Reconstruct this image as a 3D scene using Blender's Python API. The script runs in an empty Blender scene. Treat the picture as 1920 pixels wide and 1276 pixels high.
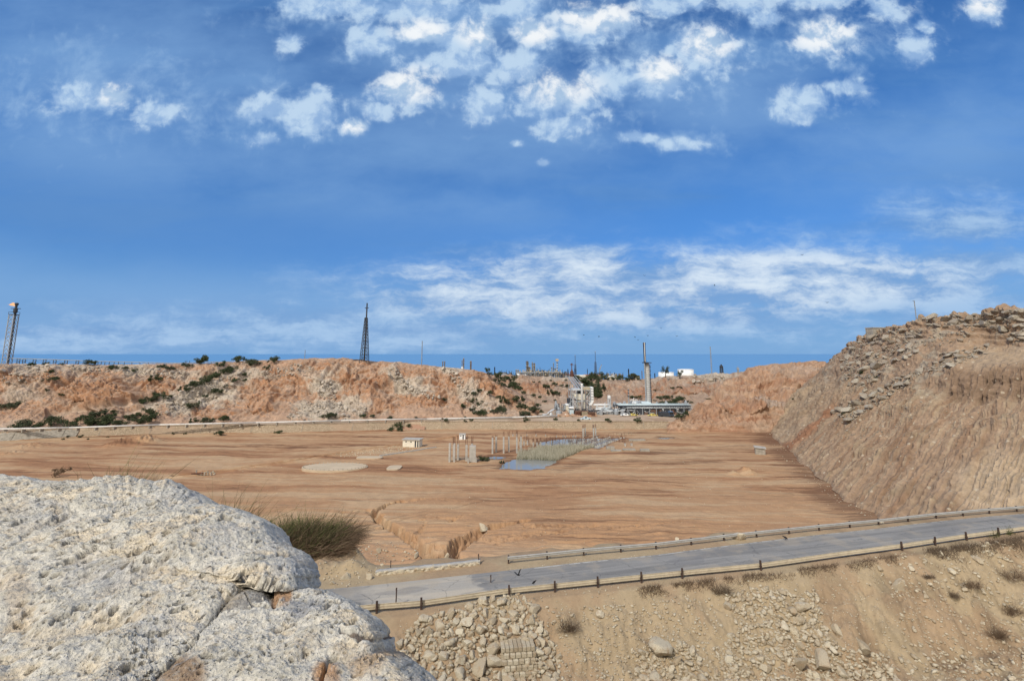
import bpy, bmesh, math, random
import numpy as np
from mathutils import Vector, Matrix, Euler

# ------------------------------------------------------------------ camera / light / sky
scn = bpy.context.scene
COL = scn.collection
FPX, YPR, CAMZ = 900.0, 531.0, 30.0          # focal length and principal row in photo pixels, eye height
TH = math.atan(132.0 / 900.0)
CT, ST = math.cos(TH), math.sin(TH)
cam_d = bpy.data.cameras.new('camera'); cam = bpy.data.objects.new('camera', cam_d); COL.objects.link(cam)
cam.location = (0, 0, CAMZ); cam.rotation_euler = (math.pi / 2 + TH, 0, 0)
cam_d.sensor_width = 36.0; cam_d.lens = 36.0 * FPX / 1920.0
cam_d.shift_y = -(638.0 - YPR) / 1920.0
cam_d.clip_start = 0.1; cam_d.clip_end = 90000
scn.camera = cam
SUN_EL, SUN_AZ = math.radians(46), math.radians(213)       # azimuth from +Y towards +X: behind the camera, to the left
sd = Vector((math.sin(SUN_AZ) * math.cos(SUN_EL), math.cos(SUN_AZ) * math.cos(SUN_EL), math.sin(SUN_EL)))
sun_d = bpy.data.lights.new('sun', 'SUN'); sun_d.energy = 2.9; sun_d.angle = math.radians(3.5); sun_d.color = (1.0, 0.94, 0.85)
sun = bpy.data.objects.new('sun', sun_d); COL.objects.link(sun); sun.rotation_euler = (-sd).to_track_quat('-Z', 'Y').to_euler()
sun.location = (0, -20, 80)
scn.view_settings.view_transform = 'Standard'; scn.view_settings.look = 'None'
scn.view_settings.exposure = 0.0; scn.view_settings.gamma = 1.0
scn.cycles.max_bounces = 4; scn.cycles.diffuse_bounces = 2; scn.cycles.transparent_max_bounces = 8
scn.cycles.use_adaptive_sampling = True

def ray(px, py):
    px = np.asarray(px, float); py = np.asarray(py, float); v = YPR - py
    return px - 960.0, FPX * CT - v * ST, FPX * ST + v * CT
def P(px, py, Y):
    dx, dy, dz = ray(px, py); s = np.asarray(Y, float) / dy
    return np.stack(np.broadcast_arrays(dx * s, np.asarray(Y, float), CAMZ + dz * s), -1)
def G(px, py, z=0.0):
    dx, dy, dz = ray(px, py); s = (np.asarray(z, float) - CAMZ) / dz
    return np.stack(np.broadcast_arrays(dx * s, dy * s, np.asarray(z, float)), -1)
def proj(p):
    p = np.asarray(p, float); x, y, z = p[..., 0], p[..., 1], p[..., 2] - CAMZ
    d = y * CT + z * ST; d = np.where(np.abs(d) < 1e-6, 1e-6, d); v = -y * ST + z * CT
    return 960 + FPX * x / d, YPR - FPX * v / d
def pxm(px, py, Y):                                   # metres per photo pixel at that spot
    dx, dy, dz = ray(px, py); return Y / dy * 1.0

class NT:                                             # small node-tree writer
    def __init__(s, t): s.t = t; s.n = t.nodes; s.l = t.links
    def new(s, typ, **kw):
        n = s.n.new(typ)
        for k, v in kw.items(): setattr(n, k, v)
        return n
    def set(s, sock, v):
        if isinstance(v, bpy.types.NodeSocket): s.l.new(v, sock)
        else: sock.default_value = v
    def math(s, op, a, b=None, c=None, clamp=False):
        n = s.new('ShaderNodeMath', operation=op, use_clamp=clamp); s.set(n.inputs[0], a)
        if b is not None: s.set(n.inputs[1], b)
        if c is not None: s.set(n.inputs[2], c)
        return n.outputs[0]
    def vmath(s, op, a, b=None, out=0):
        n = s.new('ShaderNodeVectorMath', operation=op); s.set(n.inputs[0], a)
        if b is not None: s.set(n.inputs[1], b)
        return n.outputs[out]
    def mix(s, f, a, b, mode='MIX'):
        n = s.new('ShaderNodeMix', data_type='RGBA', blend_type=mode, clamp_factor=True)
        s.set(n.inputs[0], f); s.set(n.inputs[6], a); s.set(n.inputs[7], b); return n.outputs[2]
    def noise(s, vec, scale, detail=3, rough=0.5, typ='FBM', out=0):
        n = s.new('ShaderNodeTexNoise'); s.set(n.inputs['Vector'], vec)
        n.inputs['Scale'].default_value = scale; n.inputs['Detail'].default_value = detail; n.inputs['Roughness'].default_value = rough
        return n.outputs[out]
    def voro(s, vec, scale, out='Distance', feat='F1'):
        n = s.new('ShaderNodeTexVoronoi', feature=feat); s.set(n.inputs['Vector'], vec); n.inputs['Scale'].default_value = scale
        return n.outputs[out]
    def mapr(s, v, a, b, c=0.0, d=1.0, smooth=True):
        n = s.new('ShaderNodeMapRange', interpolation_type='SMOOTHSTEP' if smooth else 'LINEAR')
        s.set(n.inputs[0], v); n.inputs[1].default_value = a; n.inputs[2].default_value = b; n.inputs[3].default_value = c; n.inputs[4].default_value = d
        return n.outputs[0]
    def comb(s, x, y, z):
        n = s.new('ShaderNodeCombineXYZ'); s.set(n.inputs[0], x); s.set(n.inputs[1], y); s.set(n.inputs[2], z); return n.outputs[0]
    def sep(s, v):
        n = s.new('ShaderNodeSeparateXYZ'); s.set(n.inputs[0], v); return n.outputs

def build_world():
    w = bpy.data.worlds.new('World'); scn.world = w; w.use_nodes = True
    t = NT(w.node_tree); t.n.clear()
    out = t.new('ShaderNodeOutputWorld')
    sky = t.new('ShaderNodeTexSky', sky_type='NISHITA', sun_disc=False)
    sky.sun_elevation = SUN_EL; sky.sun_rotation = SUN_AZ; sky.air_density = 1.0; sky.dust_density = 0.3; sky.ozone_density = 3.0; sky.altitude = 50
    gen = t.new('ShaderNodeTexCoord').outputs['Generated']
    x, y, z = t.sep(gen)
    # deep-blue tint that evens the pale band the clear-sky model has at the horizon
    zz = t.math('MAXIMUM', z, 0.0)
    low = t.mapr(zz, 0.0, 0.42, 1.0, 0.0)
    hs = t.new('ShaderNodeHueSaturation'); hs.inputs['Saturation'].default_value = 1.12; hs.inputs['Value'].default_value = 1.0
    t.set(hs.inputs['Color'], sky.outputs[0])
    tint = t.mix(low, (0.64, 1.02, 1.36, 1), (0.30, 0.56, 0.98, 1))
    skyc = t.mix(1.0, hs.outputs[0], tint, 'MULTIPLY')
    skyc = t.mix(t.mapr(zz, 0.0, 0.20, 0.85, 0.0), skyc, (1.75, 3.75, 6.9, 1))
    bg = t.new('ShaderNodeBackground'); t.set(bg.inputs[0], skyc); bg.inputs[1].default_value = 0.10
    # cloud layers: density fields in direction space, fractal detail on a flat layer overhead
    front = t.math('MAXIMUM', y, 0.05)
    a = t.math('DIVIDE', x, front); e = t.math('DIVIDE', z, front)
    ae = t.comb(a, e, 0.0)
    zc = t.math('ADD', zz, 0.10)
    flat = t.comb(t.math('DIVIDE', x, zc), t.math('DIVIDE', y, zc), 0.0)
    def blob(px, py, rx, ry):
        dx, dy, dz = ray(px, py); s = FPX
        d = t.vmath('SUBTRACT', ae, (float(dx / dy), float(dz / dy), 0.0))
        d = t.vmath('MULTIPLY', d, (s / rx * 0.97, s / ry * 0.97, 0.0))
        return t.math('SUBTRACT', 1.0, t.vmath('LENGTH', d, out='Value'))
    warp = t.noise(ae, 9.0, 4, 0.6, out=1)
    aw = t.vmath('ADD', ae, t.vmath('MULTIPLY', t.vmath('SUBTRACT', warp, (0.5, 0.5, 0.5)), (0.05, 0.05, 0.0)))
    puff = t.noise(aw, 12.0, 9, 0.60)
    puff_up = t.noise(t.vmath('ADD', aw, (-0.008, 0.022, 0.0)), 12.0, 9, 0.60)
    fine = t.noise(ae, 48.0, 6, 0.62)
    def field(lst):
        f = None
        for b in lst: v = blob(*b); f = v if f is None else t.math('MAXIMUM', f, v)
        return f
    cum = field([(1105,45,135,59),(1000,60,72,46),(880,75,108,57),(790,62,79,40),(700,75,56,50),(755,172,79,50),(715,208,38,26),(900,198,54,50),(860,120,146,50),(1050,185,108,64),(1130,150,104,49),(1060,235,72,33),(960,125,90,50),(1240,150,76,64),(1320,95,90,68),(1255,95,28,20),(1540,72,83,55),(1520,185,74,41),(1495,212,52,29),(1575,165,56,22),(215,185,61,40),(130,185,70,37),(285,215,58,35),(575,215,81,53),(600,180,28,33),(500,205,65,37),(663,240,38,26),(495,260,54,20),(1435,35,40,24),(1660,15,61,37),(1720,90,50,44),(1735,50,23,23),(1845,10,58,53),(1250,10,112,31),(1395,5,63,31),(1540,2,90,24),(640,12,135,37),(760,22,169,40),(970,268,18,11),(1188,258,47,18),(1275,272,52,15),(1020,305,16,10),(550,80,38,31),(975,10,72,41)])
    lit = field([(1540,62,74,40),(770,158,60,34),(790,58,50,24),(1120,30,80,34),(900,60,44,30),(220,172,34,26),(668,234,28,20),(1050,160,70,36),(1330,80,50,34),(1240,130,40,26),(1000,60,40,26),(1845,0,40,30)])
    cd = t.math('ADD', t.math('MULTIPLY', cum, 0.86), t.math('MULTIPLY', t.math('SUBTRACT', puff, 0.5), 1.9))
    cd = t.math('ADD', cd, t.math('MULTIPLY', t.math('SUBTRACT', fine, 0.5), 0.30))
    cden = t.math('MULTIPLY', t.math('ADD', t.math('MULTIPLY', t.mapr(cd, -0.25, 0.70), 0.45), t.math('MULTIPLY', t.mapr(cd, 0.02, 0.40), 0.55)), 0.93)
    mid = field([(880,80,380,170),(1180,90,360,190),(520,215,240,90),(170,170,300,140),(1540,60,300,120),(1530,190,140,60),(640,20,300,80),(1240,265,180,30)])
    md = t.math('ADD', t.math('MULTIPLY', mid, 0.62), t.math('ADD', t.math('MULTIPLY', t.math('SUBTRACT', puff, 0.5), 2.1), t.math('MULTIPLY', t.math('SUBTRACT', fine, 0.5), 0.55)))
    mden = t.math('MULTIPLY', t.mapr(md, 0.05, 0.95), 0.55)
    # low banks towards the horizon
    flw = t.vmath('MULTIPLY', flat, (0.55, 1.0, 1.0))
    st = t.noise(flw, 1.5, 8, 0.6); patchy = t.noise(t.vmath('MULTIPLY', aw, (0.6, 1.35, 1.0)), 15.0, 10, 0.66); broad = t.noise(t.vmath('MULTIPLY', aw, (0.35, 2.2, 1.0)), 7.0, 6, 0.58)
    bank = field([(1130,540,460,70),(1480,520,460,76),(930,575,380,56),(1300,600,560,44),(1750,555,360,90),(800,620,460,46),(250,625,480,40),(1850,490,240,70),(1080,478,140,30),(1820,430,170,70),(560,600,300,40)])
    blit = field([(1130,535,440,66),(1480,520,330,50),(1000,560,260,40),(1330,560,300,30)])
    bd = t.math('ADD', t.math('MULTIPLY', t.math('ADD', t.math('MULTIPLY', bank, 0.85), t.math('MULTIPLY', t.math('MAXIMUM', blit, -0.3), 0.45)), 1.0), t.math('MULTIPLY', t.math('SUBTRACT', patchy, 0.5), 1.7))
    bd = t.math('ADD', bd, t.math('MULTIPLY', t.math('SUBTRACT', broad, 0.5), 1.1))
    bd = t.math('ADD', bd, t.math('MULTIPLY', t.math('SUBTRACT', st, 0.5), 0.8))
    bden = t.math('MULTIPLY', t.math('ADD', t.math('MULTIPLY', t.mapr(bd, -0.55, 0.75), 0.6), t.math('MULTIPLY', t.mapr(bd, -0.05, 0.65), 0.4)), 0.90)
    # thin veils
    veil = field([(180,110,620,260),(160,300,640,230),(900,230,560,210),(1780,300,420,260),(620,440,760,170),(300,560,860,150),(1300,170,380,160),(820,60,480,170)])
    vn = t.noise(t.vmath('MULTIPLY', aw, (0.7, 1.5, 1.0)), 4.0, 7, 0.56)
    vd = t.math('MULTIPLY', t.mapr(t.math('ADD', t.math('MULTIPLY', veil, 0.75), t.math('MULTIPLY', t.math('SUBTRACT', vn, 0.5), 1.5)), -0.15, 0.8), 0.62)
    dk = t.noise(t.vmath('MULTIPLY', ae, (0.4, 2.6, 1.0)), 3.2, 5, 0.52)
    shade = t.mapr(t.math('ADD', t.math('MULTIPLY', puff, 0.35), t.math('ADD', t.math('MULTIPLY', t.math('SUBTRACT', puff, puff_up), 1.6), t.math('MULTIPLY', t.math('SUBTRACT', cd, 0.3), 0.16))), 0.02, 0.42)
    dim = t.mix(shade, (0.30, 0.47, 0.74, 1), (0.53, 0.69, 0.87, 1)); bri = t.mix(shade, (0.42, 0.58, 0.78, 1), (0.93, 0.96, 0.98, 1))
    ccol = t.mix(t.mapr(lit, -0.6, 0.5), dim, bri)
    bsh = t.mapr(t.math('ADD', t.math('MULTIPLY', broad, 0.55), t.math('MULTIPLY', patchy, 0.45)), 0.40, 0.60)
    bcol = t.mix(bsh, (0.20, 0.37, 0.66, 1), t.mix(t.mapr(blit, -0.5, 0.5), (0.40, 0.58, 0.82, 1), (0.74, 0.84, 0.93, 1)))
    def layer(col, st_=1.0):
        b_ = t.new('ShaderNodeBackground'); t.set(b_.inputs[0], col); b_.inputs[1].default_value = st_; return b_.outputs[0]
    def over(f, a_, b_):
        m = t.new('ShaderNodeMixShader'); t.set(m.inputs[0], f); t.l.new(a_, m.inputs[1]); t.l.new(b_, m.inputs[2]); return m.outputs[0]
    s = bg.outputs[0]
    s = over(t.math('MULTIPLY', t.mapr(dk, 0.47, 0.64), 0.45), s, layer((0.105, 0.26, 0.56, 1)))
    s = over(t.math('MULTIPLY', t.mapr(zz, 0.20, 0.02), 0.40), s, layer((0.24, 0.43, 0.72, 1)))
    vd = t.math('MULTIPLY', vd, t.math('SUBTRACT', 1.0, t.math('MULTIPLY', t.mapr(t.math('ABSOLUTE', t.math('SUBTRACT', zz, 0.20)), 0.02, 0.12, 1.0, 0.0), 0.7)))
    s = over(vd, s, layer((0.225, 0.41, 0.71, 1)))
    s = over(bden, s, layer(bcol))
    s = over(mden, s, layer((0.36, 0.55, 0.80, 1)))
    s = over(cden, s, layer(ccol))
    # unseen broken bright cloud behind the viewer, added for soft neutral fill light
    bc = t.mapr(t.math('ADD', t.math('MULTIPLY', t.noise(gen, 2.2, 7, 0.6), 0.7), t.math('MULTIPLY', y, -0.55)), 0.30, 0.62)
    s = over(t.math('MULTIPLY', bc, t.mapr(y, 0.12, -0.15)), s, layer((1.0, 0.98, 0.94, 1)))
    t.l.new(s, out.inputs[0])
    w.cycles.sampling_method = 'MANUAL'; w.cycles.sample_map_resolution = 512
build_world()

# ------------------------------------------------------------------ numpy noise
_rs = np.random.RandomState(7)
_perm = np.tile(_rs.permutation(256), 2).astype(np.int32)
_g3 = np.array([[1,1,0],[-1,1,0],[1,-1,0],[-1,-1,0],[1,0,1],[-1,0,1],[1,0,-1],[-1,0,-1],[0,1,1],[0,-1,1],[0,1,-1],[0,-1,-1],[1,1,0],[-1,1,0],[0,-1,1],[0,-1,-1]], np.float32)
_ga = _rs.rand(256) * 2 * np.pi
_g2 = np.stack([np.cos(_ga), np.sin(_ga)], -1).astype(np.float32) * 1.4
def n3(x, y, z):
    x = np.asarray(x, np.float32); y = np.asarray(y, np.float32); z = np.asarray(z, np.float32)
    x, y, z = np.broadcast_arrays(x, y, z)
    ix = np.floor(x).astype(np.int32); iy = np.floor(y).astype(np.int32); iz = np.floor(z).astype(np.int32)
    fx, fy, fz = x - ix, y - iy, z - iz
    u = fx*fx*fx*(fx*(fx*6-15)+10); v = fy*fy*fy*(fy*(fy*6-15)+10); w = fz*fz*fz*(fz*(fz*6-15)+10)
    ix &= 255; iy &= 255; iz &= 255
    def c(a, b, d):
        h = _perm[(_perm[(_perm[(ix + a) & 255] + iy + b) & 255] + iz + d) & 255] & 15
        g = _g3[h]; return g[..., 0]*(fx-a) + g[..., 1]*(fy-b) + g[..., 2]*(fz-d)
    def lp(a, b, t): return a + (b - a) * t
    return lp(lp(lp(c(0,0,0), c(1,0,0), u), lp(c(0,1,0), c(1,1,0), u), v), lp(lp(c(0,0,1), c(1,0,1), u), lp(c(0,1,1), c(1,1,1), u), v), w)
def n2(x, y, s=0):
    x = np.asarray(x, np.float32) + s * 17.3; y = np.asarray(y, np.float32) + s * 9.7
    x, y = np.broadcast_arrays(x, y)
    ix = np.floor(x).astype(np.int32); iy = np.floor(y).astype(np.int32); fx, fy = x - ix, y - iy
    u = fx*fx*fx*(fx*(fx*6-15)+10); v = fy*fy*fy*(fy*(fy*6-15)+10); ix &= 255; iy &= 255
    def c(a, b):
        g = _g2[_perm[(_perm[(ix + a) & 255] + iy + b) & 255]]; return g[..., 0]*(fx-a) + g[..., 1]*(fy-b)
    a = c(0,0) + (c(1,0) - c(0,0)) * u; b = c(0,1) + (c(1,1) - c(0,1)) * u
    return a + (b - a) * v
def fbm2(x, y, o=4, s=0, g=0.5):
    t = 0; a = 1.0
    for k in range(o): t = t + a * n2(x * 2**k, y * 2**k, s + k * 3); a *= g
    return t
def fbm3(x, y, z, o=4, g=0.5):
    t = 0; a = 1.0
    for k in range(o): t = t + a * n3(x * 2**k + k*5.1, y * 2**k + k*2.3, z * 2**k + k*8.7); a *= g
    return t
def ridge2(x, y, o=4, s=0, g=0.5):
    t = 0; a = 1.0
    for k in range(o): t = t + a * (1 - 2.2*np.abs(n2(x * 2**k, y * 2**k, s + k * 3))); a *= g
    return t
def sm(a, b, x): t = np.clip((x - a) / (b - a), 0, 1); return t * t * (3 - 2 * t)
def worley3(p, seed=0):                                # F1 distance and a random value of the nearest cell
    p = p.astype(np.float32); ip = np.floor(p).astype(np.int64); best = np.full(len(p), 9.0, np.float32); rv = np.zeros(len(p), np.float32)
    for i in (-1, 0, 1):
        for j in (-1, 0, 1):
            for k in (-1, 0, 1):
                c = ip + np.array([i, j, k])
                h = (c[:, 0]*73856093 ^ c[:, 1]*19349663 ^ c[:, 2]*83492791 ^ (seed*2654435)) & 0x7fffffff
                h1 = (h * 1103515245 + 12345) & 0x7fffffff; h2 = (h1 * 1103515245 + 12345) & 0x7fffffff; h3 = (h2 * 1103515245 + 12345) & 0x7fffffff
                q = np.stack([h1, h2, h3], -1) / 2147483647.0 + c - p
                d = np.sqrt((q**2).sum(-1)).astype(np.float32); m = d < best
                best[m] = d[m]; rv[m] = (((h3 * 1103515245 + 12345) & 0x7fffffff)[m] / 2147483647.0)
    return best, rv
def pseg(px, py, pts):                                 # distance in the plane of the arguments to a polyline, and position along it
    best = np.full(np.shape(px), 1e9); tt = np.zeros(np.shape(px)); pts = np.asarray(pts, float); n = len(pts) - 1
    for i in range(n):
        a, b = pts[i], pts[i+1]; d = b - a; t = np.clip(((px-a[0])*d[0] + (py-a[1])*d[1]) / max((d**2).sum(), 1e-9), 0, 1)
        q = np.hypot(px - a[0] - t*d[0], py - a[1] - t*d[1]); m = q < best; best = np.where(m, q, best); tt = np.where(m, (i + t) / n, tt)
    return best, tt
def inpoly(x, y, pts):
    x = np.asarray(x); y = np.asarray(y); r = np.zeros(np.shape(x), bool); n = len(pts)
    for i in range(n):
        x1, y1 = pts[i][:2]; x2, y2 = pts[(i+1) % n][:2]
        c = ((y1 > y) != (y2 > y)) & (x < (x2 - x1) * (y - y1) / (y2 - y1 + 1e-12) + x1); r ^= c
    return r

# ------------------------------------------------------------------ materials
MATS = {}
def mat_new(name):
    m = bpy.data.materials.new(name); m.use_nodes = True; t = NT(m.node_tree); b = t.n['Principled BSDF']; MATS[name] = m
    return m, t, b
def bump(t, b, h, strength=0.5, dist=0.1):
    n = t.new('ShaderNodeBump'); n.inputs['Strength'].default_value = strength; n.inputs['Distance'].default_value = dist
    t.l.new(h, n.inputs['Height']); t.l.new(n.outputs[0], b.inputs['Normal'])
def paint(name, col, rough=0.6, var=0.12, scale=3.0, metal=0.0, rust=None, spec=0.3):
    m, t, b = mat_new(name); co = t.new('ShaderNodeTexCoord').outputs['Object']
    n = t.noise(co, scale, 6, 0.6); f = t.mapr(n, 0.3, 0.7)
    c = t.mix(f, tuple(v * (1 - var) for v in col) + (1,), tuple(min(1, v * (1 + var)) for v in col) + (1,))
    if rust:
        r = t.mapr(t.noise(co, scale * 2.3, 8, 0.65), 0.54, 0.66); c = t.mix(t.math('MULTIPLY', r, rust), c, (0.16, 0.07, 0.035, 1))
    t.l.new(c, b.inputs['Base Color']); b.inputs['Roughness'].default_value = rough; b.inputs['Metallic'].default_value = metal
    b.inputs['Specular IOR Level'].default_value = spec
    bump(t, b, t.noise(co, scale * 12, 3), 0.15, 0.02)
    return m
def earth(name, scale, amp, bumpd, bscale, vor=0.0):  # soil and rock: mesh colour broken up by fine grain, stones and bump
    m, t, b = mat_new(name)
    at = t.new('ShaderNodeAttribute', attribute_name='Col').outputs['Color']; geo = t.new('ShaderNodeNewGeometry').outputs['Position']
    n1 = t.noise(geo, scale, 8, 0.65); n2_ = t.noise(geo, scale * 6, 4, 0.6)
    f = t.math('ADD', t.math('MULTIPLY', n1, 0.6), t.math('MULTIPLY', n2_, 0.4))
    k = t.mapr(f, 0.3, 0.7, 1 - amp, 1 + amp, False)
    c = t.mix(1.0, at, t.comb(k, k, k), 'MULTIPLY')
    if vor:
        vd = t.voro(geo, bscale * 0.5); rc = t.voro(geo, bscale * 0.5, 'Color'); r0 = t.sep(rc)[0]
        st = t.math('MULTIPLY', t.mapr(vd, 0.22, 0.34, 1, 0), t.mapr(r0, 1 - vor, 1 - vor + 0.02))
        c = t.mix(t.math('MULTIPLY', st, 0.75), c, (0.50, 0.42, 0.31, 1))
    t.l.new(c, b.inputs['Base Color']); b.inputs['Roughness'].default_value = 0.95; b.inputs['Specular IOR Level'].default_value = 0.1
    h = t.math('ADD', t.noise(geo, bscale, 8, 0.7), t.math('MULTIPLY', t.noise(geo, bscale * 5, 3, 0.6), 0.35))
    if vor: h = t.math('ADD', h, t.math('MULTIPLY', st, 0.35))
    bump(t, b, h, 0.8, bumpd)
    return m
M_GROUND = earth('soil', 0.45, 0.16, 0.12, 2.2)
M_HILL = earth('hill_rock', 0.22, 0.26, 0.7, 1.1)
M_SCARP = earth('gravelly_scarp', 0.5, 0.22, 0.22, 1.8, 0.16)

# ------------------------------------------------------------------ mesh helpers
def tag(o, label=None, cat=None, group=None, kind=None):
    if label: o['label'] = label
    if cat: o['category'] = cat
    if group: o['group'] = group
    if kind or cat: o['kind'] = kind or 'thing'
    return o
def mesh_obj(name, verts, faces, mat, parent=None, smooth=False):
    me = bpy.data.meshes.new(name); me.from_pydata([tuple(v) for v in verts], [], faces); me.update()
    for m in (mat if isinstance(mat, (list, tuple)) else [mat]): me.materials.append(m)
    if smooth: me.polygons.foreach_set('use_smooth', [True] * len(me.polygons))
    o = bpy.data.objects.new(name, me); COL.objects.link(o)
    if parent: o.parent = parent
    return o
def np_mesh(name, V, Q, mat, col=None, smooth=True):
    V = np.asarray(V, np.float32).reshape(-1, 3); Q = np.asarray(Q, np.int32); k = Q.shape[1]
    me = bpy.data.meshes.new(name); me.vertices.add(len(V)); me.vertices.foreach_set('co', V.ravel())
    me.loops.add(Q.size); me.loops.foreach_set('vertex_index', Q.ravel())
    me.polygons.add(len(Q)); me.polygons.foreach_set('loop_start', np.arange(0, Q.size, k, dtype=np.int32))
    try: me.polygons.foreach_set('loop_total', np.full(len(Q), k, np.int32))
    except Exception: pass
    me.update(calc_edges=True); me.validate()
    if smooth: me.polygons.foreach_set('use_smooth', np.ones(len(me.polygons), bool))
    if col is not None:
        a = me.color_attributes.new('Col', 'FLOAT_COLOR', 'POINT')
        c = np.ones((len(V), 4), np.float32); c[:, :3] = np.clip(np.asarray(col).reshape(-1, 3), 0, 1); a.data.foreach_set('color', c.ravel())
    me.materials.append(mat); o = bpy.data.objects.new(name, me); COL.objects.link(o); return o
def gridq(nu, nv):                                     # quads of a (nu, nv) vertex grid
    i = np.arange(nu * nv).reshape(nu, nv); return np.stack([i[:-1, :-1], i[1:, :-1], i[1:, 1:], i[:-1, 1:]], -1).reshape(-1, 4)
def gnormals(V):
    du = np.gradient(V, axis=0); dv = np.gradient(V, axis=1); n = np.cross(du, dv); return n / (np.linalg.norm(n, axis=-1, keepdims=True) + 1e-9)
TERR = []                                              # vertex clouds used to find where a pixel meets the terrain
def empty(name, loc, rz=0.0):
    o = bpy.data.objects.new(name, None); COL.objects.link(o); o.location = tuple(float(v) for v in loc); o.rotation_euler = (0, 0, rz); o.empty_display_size = 0.5; return o
class MB:
    def __init__(s): s.v = []; s.f = []
    def add(s, vs, fs): n = len(s.v); s.v += [tuple(v) for v in vs]; s.f += [tuple(i + n for i in f) for f in fs]; return s
    def box(s, x0, x1, y0, y1, z0, z1):
        v = [(x, y, z) for z in (z0, z1) for (x, y) in ((x0, y0), (x1, y0), (x1, y1), (x0, y1))]
        return s.add(v, [(3, 2, 1, 0), (4, 5, 6, 7), (0, 1, 5, 4), (1, 2, 6, 5), (2, 3, 7, 6), (3, 0, 4, 7)])
    def frame(s, p, q):
        p, q = Vector(p), Vector(q); d = (q - p); L = d.length; d.normalize(); up = Vector((0, 0, 1)) if abs(d.z) < 0.95 else Vector((0, 1, 0))
        a = d.cross(up).normalized(); return p, q, a, a.cross(d)
    def bar(s, p, q, w, h=None):
        h = h or w; p, q, a, b = s.frame(p, q); v = []
        for e in (p, q):
            for (i, j) in ((-1, -1), (1, -1), (1, 1), (-1, 1)): v.append(e + a * (i * w / 2) + b * (j * h / 2))
        return s.add(v, [(0, 1, 2, 3), (7, 6, 5, 4), (1, 0, 4, 5), (2, 1, 5, 6), (3, 2, 6, 7), (0, 3, 7, 4)])
    def tube(s, p, q, r, r2=None, n=10):
        r2 = r if r2 is None else r2; p, q, a, b = s.frame(p, q); v = []
        for e, rr in ((p, r), (q, r2)):
            for i in range(n): t = 2 * math.pi * i / n; v.append(e + a * (rr * math.cos(t)) + b * (rr * math.sin(t)))
        return s.add(v, [tuple((i, (i + 1) % n, n + (i + 1) % n, n + i)[::-1]) for i in range(n)] + [tuple(range(n)), tuple(range(2 * n - 1, n - 1, -1))])
    def path(s, pts, r, n=8):
        for a, b in zip(pts[:-1], pts[1:]): s.tube(a, b, r, n=n)
        return s
    def lathe(s, c, prof, n=20):
        v = []; f = []; c = Vector(c)
        for (r, z) in prof:
            for i in range(n): t = 2 * math.pi * i / n; v.append(c + Vector((r * math.cos(t), r * math.sin(t), z)))
        for k in range(len(prof) - 1):
            for i in range(n): f.append((k*n + i, k*n + (i+1) % n, (k+1)*n + (i+1) % n, (k+1)*n + i))
        f.append(tuple(range(n))[::-1]); f.append(tuple((len(prof)-1)*n + i for i in range(n)))
        return s.add(v, f)
    def build(s, name, mat, parent=None, smooth=False): return mesh_obj(name, s.v, s.f, mat, parent, smooth)
def copy_tree(o, parent=None):
    c = o.copy(); COL.objects.link(c)
    if parent: c.parent = parent
    for ch in list(o.children): copy_tree(ch, c)
    return c
# ------------------------------------------------------------------ terrain
RZ = 8.0                                               # road level above the basin floor
near_rail = [(-300,1270),(500,1173),(700,1150),(790,1142),(955,1118),(1121,1101),(1279,1084),(1427,1069),(1560,1050),(1692,1032),(1813,1013),(1920,998),(2300,945)]
far_rail = [(-300,1160),(500,1100),(700,1082),(951,1056),(1095,1041),(1230,1029),(1380,1011),(1530,995),(1645,984),(1750,972),(1850,963),(1920,958),(2300,926)]
NR = np.array([G(x, y, RZ) for x, y in near_rail]); FR = np.array([G(x, y, RZ) for x, y in far_rail])
def yn(px): return np.interp(px, [p[0] for p in near_rail], NR[:, 1])
def yf(px): return np.interp(px, [p[0] for p in far_rail], FR[:, 1])
wall_base = [(-400,842),(0,826),(145,817),(300,813),(500,811),(640,808),(765,804),(960,804),(1255,804),(1440,802),(2300,802)]
gully_r = [(985,978),(935,985),(905,992),(872,1012),(845,1034),(832,1050)]
gully_l = [(755,938),(722,946),(702,957),(710,972),(738,988),(770,1010),(798,1034),(820,1046)]
gully_c = [(990,990),(1050,987),(1120,984)]
gully_d = [(930,1012),(985,1003),(1060,998)]
furrow = [(330,893),(440,880),(560,863),(650,848),(720,838),(760,832),(800,825),(862,818)]
pond_a = [(935,878),(944,867),(962,860),(990,858),(1048,858),(1040,867),(1018,878),(985,880)]
pond_b = [(1008,834),(1014,827),(1045,822),(1090,820),(1130,820),(1170,820),(1150,827),(1122,840),(1078,836),(1040,836)]
pond_c = [(908,857),(925,853.6),(950,854.5),(956,857),(930,860)]
pond_d = [(1228,821),(1238,818.5),(1260,819),(1268,821),(1245,822.5)]
def shrink(poly, k): c = np.mean(poly, 0); return [tuple(c + (np.array(p) - c) * k) for p in poly]

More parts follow.
